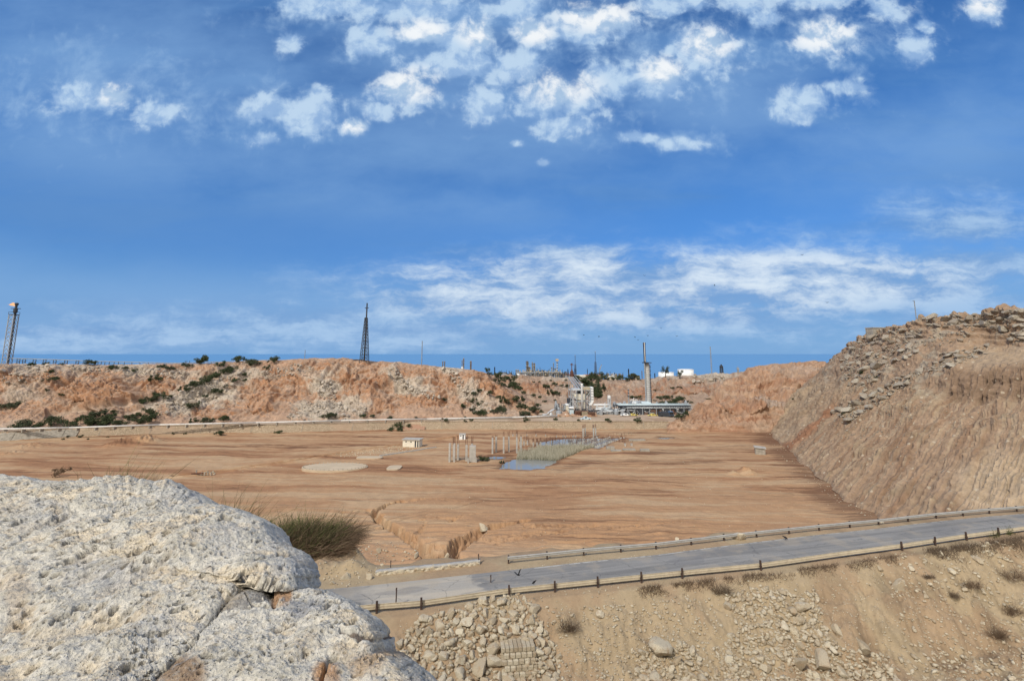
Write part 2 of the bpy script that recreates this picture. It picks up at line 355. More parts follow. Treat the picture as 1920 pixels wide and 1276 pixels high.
cols = np.concatenate([np.linspace(-620, -60, 60)[:-1], np.arange(-60, 1981, 1.7), np.linspace(1981, 2600, 60)[1:]])
rows = np.concatenate([np.linspace(14, 33, 36)[:-1], np.arange(33, 62, 0.13), np.arange(62, 105, 0.17), np.arange(105, 150, 0.3), np.arange(150, 214, 0.6)])
PXg, Yg = np.meshgrid(cols, rows, indexing='ij')
Xg = (PXg - 960) / FPX * Yg * 0.985                    # close to the photo's columns
PXc = PXg
Zg = np.zeros_like(Yg)
YN, YF = yn(PXc), yf(PXc)
edge_n, edge_f = YN - 0.9, YF + 0.8
flat_ext = 11.0 * sm(720, 640, PXc) + 1.5 * fbm2(Xg * 0.15, Yg * 0.15, 3, 2)
edge_f = edge_f + np.clip(flat_ext, 0, 30)
emb = RZ * (1 - sm(0, 17, Yg - edge_f))
emb = np.where(Yg < edge_n, np.maximum(RZ - 0.62 * (edge_n - Yg), 0.4 + 0.05 * (Yg - 14)), emb)
Zg = np.where(Yg < edge_f, np.where(Yg < edge_n, emb, RZ), emb)
onroad = sm(-0.3, 0.4, Yg - edge_n) * sm(1.0, 0.2, Yg - YF)
nearslope = sm(0.0, 2.5, edge_n - Yg)
floorm = sm(1.5, 10, Yg - edge_f)
mound = sm(0.0, 1.5, Yg - YF) * sm(760, 660, PXc)
# noise relief
und = fbm2(Xg * 0.05, Yg * 0.05, 4, 1) * 0.35 + fbm2(Xg * 0.35, Yg * 0.5, 3, 5) * 0.07
near_r = sm(105, 80, Yg) * sm(1500, 1150, PXc)
Zg = Zg + und * floorm + near_r * floorm * (0.30 * ridge2(Xg * 0.07 + 0.3 * fbm2(Xg * 0.1, Yg * 0.1, 2, 71), Yg * 0.42, 4, 72) - 0.15)
Zg = Zg + mound * (fbm2(Xg * 0.25, Yg * 0.25, 4, 9) * 0.9 + 0.3) * (1 - floorm)
dg = (Xg * 0.55 - Yg * 0.25)
rill = ridge2(dg * 0.55, (Xg * 0.25 + Yg * 0.6) * 0.06, 3, 4) - 0.6
right = sm(1380, 1600, PXc)
Zg = Zg + nearslope * (fbm2(Xg * 0.35, Yg * 0.35, 5, 11) * 0.55 + fbm2(Xg * 1.6, Yg * 1.6, 3, 12) * 0.14 + (0.25 + 0.65 * right) * rill * 0.55 * sm(0.5, 4, edge_n - Yg))
_ppx, _ppy = proj(np.stack([Xg, Yg, np.where(floorm > 0.4, 0, Zg)], -1))
# gullies
def carve(pts, w, dep, taper=True):
    global Zg
    wp = np.array([G(a, b, 0)[:2] for a, b in pts]); wig = 0.9 * fbm2(Xg * 0.55, Yg * 0.55, 5, 21, 0.65)
    sel = (Yg > 52) & (Yg < wp[:, 1].max() + 14) & (PXc > min(p[0] for p in pts) - 120) & (PXc < max(p[0] for p in pts) + 120)
    d = np.full(Yg.shape, 99.0); tt = np.zeros(Yg.shape)
    d[sel], tt[sel] = pseg(Xg[sel], Yg[sel], wp)
    k = (0.25 + 0.75 * tt) if taper else 1.0
    prof = 0.55 * sm(1.0, 0.72, (d + wig * 0.6) / (w * k)) + 0.45 * sm(0.72, 0.30, (d - wig * 0.5) / (w * k))
    Zg = Zg - prof * dep * k * np.clip(0.75 + 0.55 * fbm2(Xg * 0.22, Yg * 0.22, 3, 23), 0.25, 1.2) + prof * 0.35 * fbm2(Xg * 1.1, Yg * 1.1, 3, 24)
    return prof
gm = carve(gully_r, 2.4, 5.2); gm = np.maximum(gm, carve(gully_l, 1.9, 4.6)); gm = np.maximum(gm, carve(gully_c, 0.8, 0.5, False)); gm = np.maximum(gm, carve(gully_d, 0.7, 0.5, False))
for pts, w_, dp in (([(640,962),(690,955),(712,972)],0.9,0.8),([(690,990),(738,988)],0.8,0.9),([(780,975),(800,968),(850,972)],0.5,0.4),([(800,978),(790,990),(772,1010)],0.8,0.8),([(900,960),(860,968),(848,975)],0.6,0.5),([(1090,1000),(1010,1004),(930,1018),(880,1014)],0.8,0.7),([(1180,985),(1110,990),(1040,992),(985,985)],0.7,0.5),([(860,940),(800,934),(760,940)],0.6,0.5),([(930,1000),(905,1006),(880,1010)],1.0,1.2),([(1300,975),(1230,984),(1150,988)],0.5,0.3)):
    gm = np.maximum(gm, carve(pts, w_, dp))
gm = np.maximum(gm, carve([(820,1036),(832,1052),(836,1062)], 3.2, 2.2, False))
wpf = np.array([G(a, b, 0)[:2] for a, b in furrow]); fsel = (Yg > 90) & (PXc > 300) & (PXc < 900)
df = np.full(Yg.shape, 99.0); df[fsel], _ = pseg(Xg[fsel], Yg[fsel], wpf); fm = sm(1.1, 0.3, df); Zg = Zg - fm * 0.8 + sm(2.2, 1.2, df) * sm(0.6, 1.2, df) * 0.35
pm = np.zeros(Yg.shape); rim = np.zeros(Yg.shape); shore = 0.75 * fbm2(Xg * 0.35, Yg * 0.35, 4, 27)
for pl in (pond_a, pond_b, pond_c, pond_d):                  # hollows with wavering banks
    w = [tuple(G(a, b, 0)[:2]) for a, b in pl]; sel = (Yg > 95) & (Yg < 190) & (PXc > 850) & (PXc < 1320); q = np.full(Yg.shape, 99.0); q[sel], _ = pseg(Xg[sel], Yg[sel], w + [w[0]])
    q = np.where(inpoly(Xg, Yg, w), -q, q) + shore; pm = np.maximum(pm, sm(0.5, -1.2, q)); rim = np.maximum(rim, sm(7, 2, q))
Zg = Zg * (1 - rim) + rim * (0.03 + 0.05 * fbm2(Xg * 0.8, Yg * 0.8, 3, 28)) - 0.65 * pm
# small spoil heaps on the floor
for (hx, hy, r, h) in [(1400,886,3.4,1.3),(1375,888,2.2,0.8),(840,1020,0.1,0),(265,829,9,2.2),(215,834,6,1.1),(60,836,8,1.0),(385,887,2.5,0.6),(20,850,6,0.6)]:
    c = G(hx, hy, 0); q = np.hypot(Xg - c[0], (Yg - c[1])) / r; Zg = Zg + h * sm(1, 0, q) * (1 + 0.5 * fbm2(Xg, Yg, 2, 31))
# colours
tan = np.array([0.435, 0.270, 0.160]); red = np.array([0.295, 0.148, 0.082]); pale = np.array([0.50, 0.365, 0.240]); wet = np.array([0.125, 0.066, 0.044])
s1 = fbm2(Xg * 0.022 + 0.4 * fbm2(Xg * 0.02, Yg * 0.05, 2, 40), Yg * 0.16 + 0.012 * Xg, 5, 41, 0.6)
s2 = fbm2(Xg * 0.05, Yg * 0.75 + 0.05 * Xg, 5, 43, 0.62)
pt = fbm2(Xg * 0.03, Yg * 0.04, 4, 45)
C = tan + (red - tan) * (sm(-0.05, 0.55, s1 + 0.3 * s2) * 0.72 * (0.25 + 0.75 * sm(88, 128, Yg)))[..., None]
C = C + (pale - C) * (sm(0.1, 0.6, -s1 + 0.55 * s2 + 0.25 * pt) * 0.62)[..., None]
# damp stretches
def dist_band(pts, w): 
    wp = np.array([G(a, b, 0)[:2] for a, b in pts]); d, _ = pseg(Xg, Yg, wp); return sm(w, 0, d)
toe_l = [(1437,802),(1480,846),(1530,891),(1590,938),(1645,970),(1700,1000)]
wl = dist_band(toe_l, 13) * 1.0
wl = np.maximum(wl, dist_band([(1420,838),(1300,842),(1200,850)], 9) * 0.62)
wl = np.maximum(wl, dist_band([(300,835),(480,835),(640,838),(700,835)], 8) * 0.52)
wl = np.maximum(wl, dist_band([(560,816),(760,818),(900,812),(1250,810)], 5) * 0.50)
wl = np.maximum(wl, dist_band([(880,868),(1050,880),(1130,860),(1240,868),(1340,862)], 7) * 0.62)
wl = np.maximum(wl, dist_band([(1120,900),(1300,905)], 4) * 0.40)
wl = np.maximum(wl, dist_band([(1000,845),(1200,825)], 8) * 0.6)
for pl in (pond_a, pond_b, pond_c, pond_d): wl = np.maximum(wl, dist_band(list(pl) + [pl[0]], 3.2) * 0.95)
wm = sm(0.30, 0.80, wl + 0.62 * s2 + 0.36 * s1) * floorm
C = C + (wet - C) * (0.64 * wm)[..., None]
trk = np.zeros(Yg.shape)
for pts in ([(250,925),(520,903),(800,893),(1150,897),(1500,880)],[(1000,880),(1180,870),(1430,858)],[(700,985),(900,935),(1250,915),(1480,925)],[(60,850),(400,846),(700,862),(900,895)]):
    wp = np.array([G(a_, b_, 0)[:2] for a_, b_ in pts]); sel = (Yg > 60) & (Yg < 175) & (PXc > 0) & (PXc < 1600); q = np.full(Yg.shape, 99.0); q[sel], _ = pseg(Xg[sel] + 1.5 * fbm2(Xg[sel] * 0.05, Yg[sel] * 0.05, 2, 61), Yg[sel] + 1.2 * fbm2(Xg[sel] * 0.04, Yg[sel] * 0.04, 2, 62), wp); trk = np.maximum(trk, sm(0.45, 0.15, np.abs(q - 0.9)) * sm(-0.3, 0.2, fbm2(Xg * 0.08, Yg * 0.08, 3, 63)))
C = C * (1 - 0.20 * trk * floorm)[..., None]; Zg = Zg - 0.05 * trk * floorm
sandy = np.array([0.410, 0.298, 0.198]); dusty = np.array([0.44, 0.345, 0.232])
k_ = sm(0.15, -0.25, fbm2(Xg * 0.12, Yg * 0.12, 5, 51))
slopec = (sandy + (dusty - sandy) * k_[..., None]) * 0.93
slopec = slopec * (1 - 0.22 * right * sm(-0.1, 0.5, fbm2(Xg * 0.3, Yg * 0.3, 4, 53)))[..., None]
C = C + (slopec - C) * (1 - floorm)[..., None]
C = C + (np.array([0.22, 0.14, 0.09]) - C) * (0.35 * sm(0.5, 1, gm) * sm(-0.4, 0.5, fbm2(Xg, Yg, 3, 55)))[..., None]  # gully insides darkened: mostly shade put into the soil colour, some moist soil
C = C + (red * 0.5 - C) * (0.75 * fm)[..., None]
C = C + (wet * 0.8 - C) * (0.9 * pm)[..., None]
lp_ = sm(1100, 900, PXc) * floorm * sm(95, 72, Yg); C = C + (np.array([0.46, 0.31, 0.21]) - C) * (0.5 * lp_)[..., None]
VG = np.stack([Xg, Yg, Zg], -1)
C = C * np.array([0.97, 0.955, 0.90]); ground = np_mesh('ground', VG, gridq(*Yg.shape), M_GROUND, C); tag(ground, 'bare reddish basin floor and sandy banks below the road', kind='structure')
gsel = (PXg > -80) & (PXg < 2000)
TERR.append(VG[gsel])

# road surface: old asphalt with a dusty, sanded stretch
def road_strip(name, inset_n, inset_f, z, mat, px0=-250, px1=2290, n=260, w=6):
    px = np.linspace(px0, px1, n); a = np.stack([np.interp(px, [p[0] for p in near_rail], NR[:, i]) for i in range(3)], -1); b = np.stack([np.interp(px, [p[0] for p in far_rail], FR[:, i]) for i in range(3)], -1)
    d = (b - a) / np.linalg.norm(b - a, axis=-1, keepdims=True); a = a + d * inset_n; b = b - d * inset_f
    k = np.linspace(0, 1, w); V = a[:, None] + (b - a)[:, None] * k[None, :, None]; V[..., 2] = z + 0.05 * np.sin(np.pi * k)[None]
    return np_mesh(name, V, gridq(n, w), mat)
m, t, b = mat_new('asphalt'); geo = t.new('ShaderNodeNewGeometry').outputs['Position']; gx, gy, gz = t.sep(geo)
along = t.math('ADD', t.math('MULTIPLY', gx, 0.97), t.math('MULTIPLY', gy, 0.24)); across = t.math('SUBTRACT', t.math('MULTIPLY', gy, 0.97), t.math('MULTIPLY', gx, 0.24))
sv = t.comb(t.math('MULTIPLY', along, 0.06), t.math('MULTIPLY', across, 1.1), 0.0)
n1 = t.noise(sv, 1.0, 6, 0.6); n2_ = t.noise(geo, 14.0, 4, 0.7); n3_ = t.noise(geo, 0.35, 5, 0.6)
base = t.mix(t.mapr(n1, 0.35, 0.65), (0.192, 0.187, 0.178, 1), (0.292, 0.282, 0.264, 1))
# dusty stretch in front of the low wall, with a ragged tarmac edge
ed = t.math('ADD', gx, t.math('MULTIPLY', t.math('SUBTRACT', t.noise(geo, 0.5, 5, 0.6), 0.5), 5.0))
ed = t.math('SUBTRACT', ed, t.math('MULTIPLY', across, -0.5))
dust = t.math('MULTIPLY', t.mapr(ed, 21.0, 21.9, 1, 0), t.mapr(t.math('SUBTRACT', ed, t.math('MULTIPLY', n3_, 3.0)), 8.0, 11.5, 0, 1))
dustc = t.mix(t.mapr(n1, 0.4, 0.62), (0.40, 0.37, 0.32, 1), (0.50, 0.44, 0.35, 1))
c = t.mix(t.math('MULTIPLY', dust, 0.9), base, dustc)
edge_s = t.math('MULTIPLY', t.mapr(n3_, 0.48, 0.62), 0.40); c = t.mix(edge_s, c, (0.40, 0.34, 0.26, 1))
vn_ = t.vmath('ADD', geo, t.vmath('MULTIPLY', t.noise(geo, 0.7, 4, 0.6, out=1), (1.6, 1.6, 0.0))); ck = t.mapr(t.voro(vn_, 0.23, 'Distance', 'DISTANCE_TO_EDGE'), 0.004, 0.016, 1, 0); c = t.mix(t.math('MULTIPLY', ck, t.mapr(n3_, 0.42, 0.55, 0.55, 0)), c, (0.10, 0.10, 0.10, 1))
pt_ = t.mapr(t.noise(t.comb(t.math('MULTIPLY', along, 0.11), t.math('MULTIPLY', across, 0.35), 0.0), 1.0, 2, 0.4), 0.60, 0.615); c = t.mix(t.math('MULTIPLY', pt_, 0.35), c, (0.16, 0.16, 0.165, 1))
kk = t.mapr(n2_, 0.3, 0.7, 0.86, 1.14, False); c = t.mix(1.0, c, t.comb(kk, kk, kk), 'MULTIPLY')
t.l.new(c, b.inputs['Base Color']); b.inputs['Roughness'].default_value = 0.85; b.inputs['Specular IOR Level'].default_value = 0.25; bump(t, b, n2_, 0.3, 0.02)
road = road_strip('road', 0.55, 1.75, RZ + 0.06, m); tag(road, 'grey asphalt road with a sand-covered stretch', kind='structure')
m, t, b = mat_new('road_edge_line'); geo = t.new('ShaderNodeNewGeometry').outputs['Position']
f = t.mapr(t.noise(geo, 1.2, 6, 0.7), 0.38, 0.60); t.l.new(t.mix(f, (0.22, 0.21, 0.2, 1), (0.50, 0.49, 0.45, 1)), b.inputs['Base Color']); b.inputs['Roughness'].default_value = 0.9
pxl = np.linspace(990, 2290, 120)
b_ = np.stack([np.interp(pxl, [p[0] for p in far_rail], FR[:, i]) for i in range(3)], -1); a_ = np.stack([np.interp(pxl, [p[0] for p in near_rail], NR[:, i]) for i in range(3)], -1)
d_ = (b_ - a_) / np.linalg.norm(b_ - a_, axis=-1, keepdims=True)
V = np.stack([b_ - d_ * 2.05, b_ - d_ * 1.87], 1); V[..., 2] = RZ + 0.06 + 0.016
eln = np_mesh('road_edge_line', V, gridq(120, 2), m); tag(eln, 'worn pale edge line painted along the far side of the road', kind='structure')

# ---- hills: lofted between foot and crest, then eroded
def loft(rows, vk, nv):                                # rows: (k, nu, 3) control surfaces at knots vk
    R = np.asarray(rows); vk = np.asarray(vk, float); v = np.linspace(vk[0], vk[-1], nv); out = np.zeros((R.shape[1], nv, 3))
    T = np.zeros_like(R); T[1:-1] = (R[2:] - R[:-2]) / (vk[2:] - vk[:-2])[:, None, None]; T[0] = (R[1] - R[0]) / (vk[1] - vk[0]); T[-1] = (R[-1] - R[-2]) / (vk[-1] - vk[-2])
    i = np.clip(np.searchsorted(vk, v, side='right') - 1, 0, len(vk) - 2); h = vk[i+1] - vk[i]; s = (v - vk[i]) / h
    for j in range(nv):
        a, q, hh = i[j], s[j], h[j]
        out[:, j] = (2*q**3-3*q**2+1)*R[a] + (q**3-2*q**2+q)*hh*T[a]*0.6 + (-2*q**3+3*q**2)*R[a+1] + (q**3-q**2)*hh*T[a+1]*0.6
    return out, v
def ctrl(px, pts):                                     # pts (px, py, Y) -> world points at the columns
    pts = np.array(pts, float); return P(px, np.interp(px, pts[:, 0], pts[:, 1]), np.interp(px, pts[:, 0], pts[:, 2]))
def mixc(C, c, f): return C + (np.asarray(c) - C) * np.asarray(f)[..., None]
def hill(name, label, px, foot, crest, prof, nv, back, amp=1.0, feats=(), palette=None, seed=0, pale_spots=(), dark_spots=(), strata=1.0, mat=None, ramps=()):
    F_, K_ = ctrl(px, foot), ctrl(px, crest)
    sk = F_ - np.array([0, 1.5, 4.0]); rows_ = [sk]; vk = [-0.06]
    for (v, h, z) in prof:
        r = F_ + (K_ - F_) * h; r[:, 2] = F_[:, 2] + (K_[:, 2] - F_[:, 2]) * z; rows_.append(r); vk.append(v)
    for (v, dy, dz) in back:
        r = K_.copy(); r[:, 0] *= (r[:, 1] + dy) / r[:, 1]; r[:, 1] += dy; r[:, 2] += dz; rows_.append(r); vk.append(v)
    V, v = loft(rows_, vk, nv); vv = np.broadcast_to(v[None], V.shape[:2])
    N = gnormals(V); N *= np.sign(N[..., 2:3] + 1e-6)
    X, Y, Z = V[..., 0], V[..., 1], V[..., 2]; ppx, ppy = proj(V)
    face = np.sin(np.pi * np.clip(vv, 0, 1)) ** 0.6
    w1 = fbm2(X * 0.05, Z * 0.08 + Y * 0.02, 3, seed + 1) * 5
    g1 = ridge2((X + w1) * 0.055, Z * 0.012 + Y * 0.004, 3, seed + 2) - 0.7
    g2 = ridge2((X + w1) * 0.22, Z * 0.05, 4, seed + 6) - 0.8
    rough = fbm3(X * 0.12, Y * 0.12, Z * 0.2, 5, 0.55); fine = fbm3(X * 0.7, Y * 0.7, Z * 0.9, 3, 0.6)
    zz = Z + 1.2 * fbm2(X * 0.03, Y * 0.03, 3, seed + 9) + 0.5 * rough
    stp = (zz / 2.3) % 1.0; ter = (sm(0.55, 1.0, stp) - stp) * strata
    g3 = ridge2((X + 0.6 * w1) * 0.75, Z * 0.22 + Y * 0.05, 3, seed + 7) - 0.8; cut = np.abs(fbm3(X * 0.16 + 4, Y * 0.16, Z * 0.3, 4, 0.6))
    D = amp * face * (2.3 * g1 + 1.0 * g2 + 0.42 * g3 + 1.5 * rough + 1.1 * sm(0.0, 0.12, cut)) + amp * (0.10 + 0.4 * face) * fine + face * ter * 1.1
    push = np.zeros_like(X); cl = np.zeros_like(X)
    for (fx, fy, rx, ry, a) in feats:
        q = np.hypot((ppx - fx) / rx, (ppy - fy) / ry) + 0.22 * fbm2(ppx * 0.05, ppy * 0.08, 3, seed + 12); s_ = sm(1.0, 0.55, q); push += a * s_; cl = np.maximum(cl, s_ * (a > 0))
    rp = np.zeros_like(X)
    for (pts, w) in ramps:
        d, _ = pseg(ppx, ppy, pts); rp = np.maximum(rp, sm(w, w * 0.4, d + 2 * rough))
    D = D * (1 - 0.85 * rp) - 1.2 * rp
    V = V + N * D[..., None]; V[..., 1] -= push * 0.9; V[..., 2] += push * 0.15
    N2 = gnormals(V); steep = 1 - np.abs(N2[..., 2])
    p = palette; X, Y, Z = V[..., 0], V[..., 1], V[..., 2]
    C = np.zeros(V.shape) + p['dust']
    C = mixc(C, p['orange'], sm(0.35, 0.75, steep + 0.22 * rough + 0.35 * cl))
    band = sm(0.05, 0.45, np.sin(zz * 2.1 + 0.8 * fine) * 0.35 + 0.4 * fbm2(X * 0.06, zz * 0.9, 3, seed + 15)) * sm(0.3, 0.6, steep)
    C = mixc(C, p['deep'], 0.55 * band)
    C = mixc(C, p['pale'], 0.75 * sm(0.12, 0.5, fbm3(X * 0.09, Y * 0.09, Z * 0.12, 4, 0.6)) * (1 - 0.6 * cl))
    C = mixc(C, p['pale'], 0.75 * rp)
    for (fx, fy, rx, ry, f) in pale_spots:
        q = np.hypot((ppx - fx) / rx, (ppy - fy) / ry) + 0.5 * fbm2(ppx * 0.04, ppy * 0.06, 4, seed + 18); C = mixc(C, p['rubble'], f * sm(1.05, 0.5, q))
    C = C * (1 + 0.18 * fine + 0.14 * fbm3(X * 0.35, Y * 0.35, Z * 0.6, 3, 0.6))[..., None]
    o = np_mesh(name, V, gridq(*V.shape[:2]), mat or M_HILL, C); tag(o, label, kind='structure'); TERR.append(V); return o
ORANGE = dict(dust=(0.43, 0.285, 0.195), orange=(0.405, 0.225, 0.130), deep=(0.27, 0.125, 0.07), pale=(0.47, 0.355, 0.265), rubble=(0.50, 0.43, 0.345))
PROF = [(0, 0, 0), (0.22, 0.26, 0.20), (0.45, 0.50, 0.50), (0.7, 0.72, 0.80), (0.88, 0.88, 0.95), (1.0, 1.0, 1.0)]
left_feats = [(200,738,62,34,5.5),(285,735,40,22,-2),(30,705,36,24,3.0),(405,770,46,14,3.0),(495,752,34,30,4.0),(590,700,46,26,2.0),(750,715,60,24,2.5),(700,752,46,26,3.5),(800,745,50,22,2.5),(640,745,30,40,-2.5),(560,735,30,26,-2),(875,720,50,20,2),(930,745,40,24,2.0),(700,700,26,30,-2)]
left_pale = [(60,692,70,12,0.7),(150,690,60,8,.5),(250,695,60,14,.8),(330,700,60,10,.7),(400,735,70,30,0.9),(330,755,60,26,0.85),(460,700,50,16,.7),(590,705,40,18,0.5),(610,725,34,26,0.9),(600,770,60,20,0.9),(660,765,40,22,0.8),(765,720,40,20,0.9),(735,700,26,14,.6),(800,735,24,10,.7),(850,690,30,12,.8),(880,735,34,24,.8),(905,760,40,16,.6),(50,735,60,20,0.5)]
hill('left_hill', 'long eroded orange hillside strewn with pale rubble across the basin', np.arange(-520, 1120, 1.7),
     [(-520,824,160),(0,803,184),(150,800,186),(300,795,190),(640,787,200),(800,784,205),(960,781,212),(1120,780,216)],
     [(-520,690,226),(0,684,232),(100,682,236),(200,684,240),(300,682,246),(400,681,250),(520,675,256),(560,673,256),(620,671,256),(680,675,256),(760,681,258),(820,687,258),(860,690,258),(892,695,260),(915,704,260),(940,720,256),(965,736,250),(985,750,244),(1005,764,236),(1030,777,228),(1120,790,224)],
     PROF, 300, [(1.08, 12, -0.6), (1.3, 70, -3), (1.6, 120, -18)], 1.0, left_feats, ORANGE, 60, left_pale, ramps=[([(90,778),(200,765),(290,748),(360,722),(420,700),(450,690)], 7), ([(230,775),(330,742)], 4)])
hill('back_cliff', 'pale brown cliff with scrub behind the power plant', np.arange(880, 1460, 1.5),
     [(880,768,262),(1000,765,262),(1100,760,264),(1200,758,268),(1460,758,270)],
     [(880,700,318),(930,703,320),(1000,705,322),(1060,708,326),(1100,709,330),(1140,712,330),(1200,711,332),(1260,706,335),(1330,702,335),(1400,700,335),(1460,700,335)],
     PROF, 130, [(1.1, 10, -0.8), (1.5, 45, -3.2)], 1.0, [(1300,735,70,8,3),(1210,735,60,10,2.5),(1000,730,40,14,2.5)],
     dict(dust=(0.37, 0.265, 0.195), orange=(0.36, 0.20, 0.125), deep=(0.26, 0.13, 0.085), pale=(0.42, 0.33, 0.26), rubble=(0.45, 0.39, 0.32)), 80,
     [(1340,708,50,9,0.9),(1040,712,40,8,0.6),(1250,712,40,6,.6)])
hill('orange_bluff', 'smooth orange bluff between the plant and the big right hill', np.arange(1250, 1760, 1.5),
     [(1250,804,192),(1300,804,192),(1440,802,194),(1600,798,198),(1760,794,202)],
     [(1250,800,195),(1256,793,197),(1268,788,200),(1290,774,210),(1310,760,218),(1325,748,224),(1345,728,230),(1365,715,236),(1385,704,240),(1402,691,244),(1420,686,246),(1450,683,248),(1500,679,250),(1525,677,250),(1560,682,252),(1650,690,256),(1760,700,260)],
     [(0, 0, 0), (0.2, 0.12, 0.18), (0.45, 0.42, 0.5), (0.7, 0.72, 0.8), (0.88, 0.9, 0.94), (1, 1, 1)], 190, [(1.1, 10, -1.0), (1.5, 70, -20)], 1.2,
     [(1440,735,60,18,-2.5),(1500,725,50,10,2.0),(1400,765,60,16,2.5),(1330,775,30,16,1.5)],
     dict(dust=(0.42, 0.275, 0.185), orange=(0.40, 0.24, 0.152), deep=(0.28, 0.13, 0.075), pale=(0.46, 0.32, 0.22), rubble=(0.43, 0.34, 0.27)), 90, [(1445,758,40,12,0.8),(1500,700,60,16,0.5)], strata=1.5)

# big right hill: fall line runs away from the basin to the right
toe = np.array([list(G(1418,790,0) + np.array([6, 18, 0])), list(G(1437,801,0)), list(G(1480,846,0)), list(G(1530,891,0)), list(G(1590,938,0)), list(G(1645,970,0)), [69.5, 79.0, 2.5], [80.0, 74.8, 6.9], [106, 81.5, 7.8], [150, 92, 8.0]])
crest = np.array([list(P(1551,702,214)), list(P(1597,642,184)), list(P(1680,608,152)), list(P(1775,592,134)), list(P(1842,584,125)), list(P(1905,579,117)), list(P(1985,572,111)), list(P(2090,563,105)), list(P(2420,545,104)), list(P(3000,520,112))])
_n = fbm2(np.arange(10) * 3.1, np.arange(10) * 1.7, 2, 99); nu = 1250; tk = np.linspace(0, 1, len(toe)); tu = np.linspace(0, 1, nu)
_toe3, _ = loft(np.stack([toe[:, None, :], toe[:, None, :]], 0)[0][:, :, :].transpose(0, 1, 2), tk, nu); toe_u = _toe3[0]
_cr3, _ = loft(crest[:, None, :], tk, nu); cr_u = _cr3[0]
wr = sm(0.36, 0.56, tu)[:, None]                       # towards the right the slope has a scarp and a bench
profA = [(0, 0, 0), (0.3, 0.34, 0.30), (0.5, 0.55, 0.52), (0.62, 0.66, 0.66), (0.8, 0.82, 0.85), (0.93, 0.94, 0.95), (1.0, 1.0, 1.0)]
profB = [(0, 0, 0), (0.3, 0.36, 0.36), (0.5, 0.54, 0.49), (0.62, 0.60, 0.63), (0.8, 0.84, 0.75), (0.93, 0.93, 0.83), (1.0, 1.0, 1.0)]
rows_ = []; vk = []
for (v, ha, za), (_, hb, zb) in zip(profA, profB):
    h = ha + (hb - ha) * wr; lob = (1.1 * fbm2(tu * 26, tu * 0 + 2.5, 3, 97))[:, None] * np.array([1.0, -0.35, 0]) * (1 - v) ** 2; z = za + (zb - za) * wr[:, 0]
    r = toe_u + (cr_u - toe_u) * h; r[:, 2] = toe_u[:, 2] + (cr_u[:, 2] - toe_u[:, 2]) * z; r[:, :2] += lob[:, :2]; rows_.append(r); vk.append(v)
away = cr_u - toe_u; away[:, 2] = 0; away /= np.linalg.norm(away, axis=-1, keepdims=True)
for (v, d, dz) in [(1.06, 5, -0.4), (1.2, 26, -2.5), (1.4, 70, -22)]:
    r = cr_u + away * d; r[:, 2] += dz; rows_.append(r); vk.append(v)
V, v = loft(rows_, vk, 640); vv = np.broadcast_to(v[None], V.shape[:2]); uu = np.broadcast_to(tu[:, None], V.shape[:2])
seg = np.concatenate([[0], np.cumsum(np.linalg.norm(np.diff(toe_u, axis=0), axis=1))]); S = np.broadcast_to(seg[:, None], V.shape[:2])
N = gnormals(V); N *= np.sign(N[..., 2:3] + 1e-6); X, Y, Z = V[..., 0], V[..., 1], V[..., 2]; ppx, ppy = proj(V)
face = np.sin(np.pi * np.clip(vv, 0, 1)) ** 0.5; low = sm(0.62, 0.45, vv) * sm(-0.02, 0.04, vv)
sw = S + 1.3 * fbm2(S * 0.08, vv * 3, 3, 101)
r1 = ridge2(sw * 0.16, vv * 1.2, 2, 102) - 0.6; r2 = ridge2(sw * 0.55, vv * 2.5, 3, 104) - 0.7; r3 = fbm2(sw * 1.9, vv * 9, 3, 106)
rough = fbm3(X * 0.13, Y * 0.13, Z * 0.2, 5, 0.55); fine = fbm3(X * 0.9, Y * 0.9, Z * 1.1, 3, 0.6)
slabby = np.maximum(sm(0.7, 0.9, vv) * sm(1.15, 0.98, vv), 0)
zz = Z + 2.0 * rough + X * 0.12; stp = (zz / 1.9) % 1.0; ter = sm(0.5, 1.0, stp) - stp
D = low * (0.32 * r1 + (0.30 + 0.22 * rough) * r2 + 0.20 * r3 + 0.22 * fbm3(X * 0.35, Y * 0.35, Z * 0.35, 4, 0.6)) + face * 1.1 * rough + 0.16 * fine + slabby * ter * 1.6 + sm(0.9, 1.0, vv) * (vv < 1.1) * 1.6 * fbm3(X * 0.25, Y * 0.25, Z * 0.5, 4, 0.6)
scarp = sm(0.46, 0.52, vv) * sm(0.68, 0.62, vv) * sm(0.4, 0.55, uu); D += scarp * (0.9 * (ridge2(sw * 0.35, vv * 2, 4, 108) - 0.8))
V = V + N * (D * sm(-0.01, 0.03, vv))[..., None]
N2 = gnormals(V); steep = 1 - np.abs(N2[..., 2])
C = np.zeros(V.shape) + np.array([0.345, 0.245, 0.175])
brk = 0.5 * rough + 0.35 * fbm3(X * 0.3, Y * 0.3, Z * 0.3, 4, 0.6)
C = mixc(C, (0.235, 0.145, 0.095), 0.62 * sm(0.0, 0.55, fbm2(sw * 0.35, vv * 2.3, 4, 110, 0.6) + 0.5 * brk) * low)
C = mixc(C, (0.42, 0.33, 0.24), 0.62 * sm(0.12, 0.55, fbm2(sw * 0.75 + 9, vv * 3.0, 4, 112, 0.62) + 0.45 * brk) * low)
C = mixc(C, (0.30, 0.235, 0.165), 0.5 * sm(0.0, 0.5, brk) * low)
C = mixc(C, (0.42, 0.325, 0.23), 0.7 * sm(0.30, 0.05, uu + 0.1 * rough) * low)
C = mixc(C, (0.30, 0.145, 0.085), 0.75 * sm(0.022, 0.006, np.abs(uu - 0.205 - 0.02 * np.sin(vv * 5))) * sm(0.42, 0.3, vv))
C = mixc(C, (0.235, 0.165, 0.12), 0.75 * scarp)
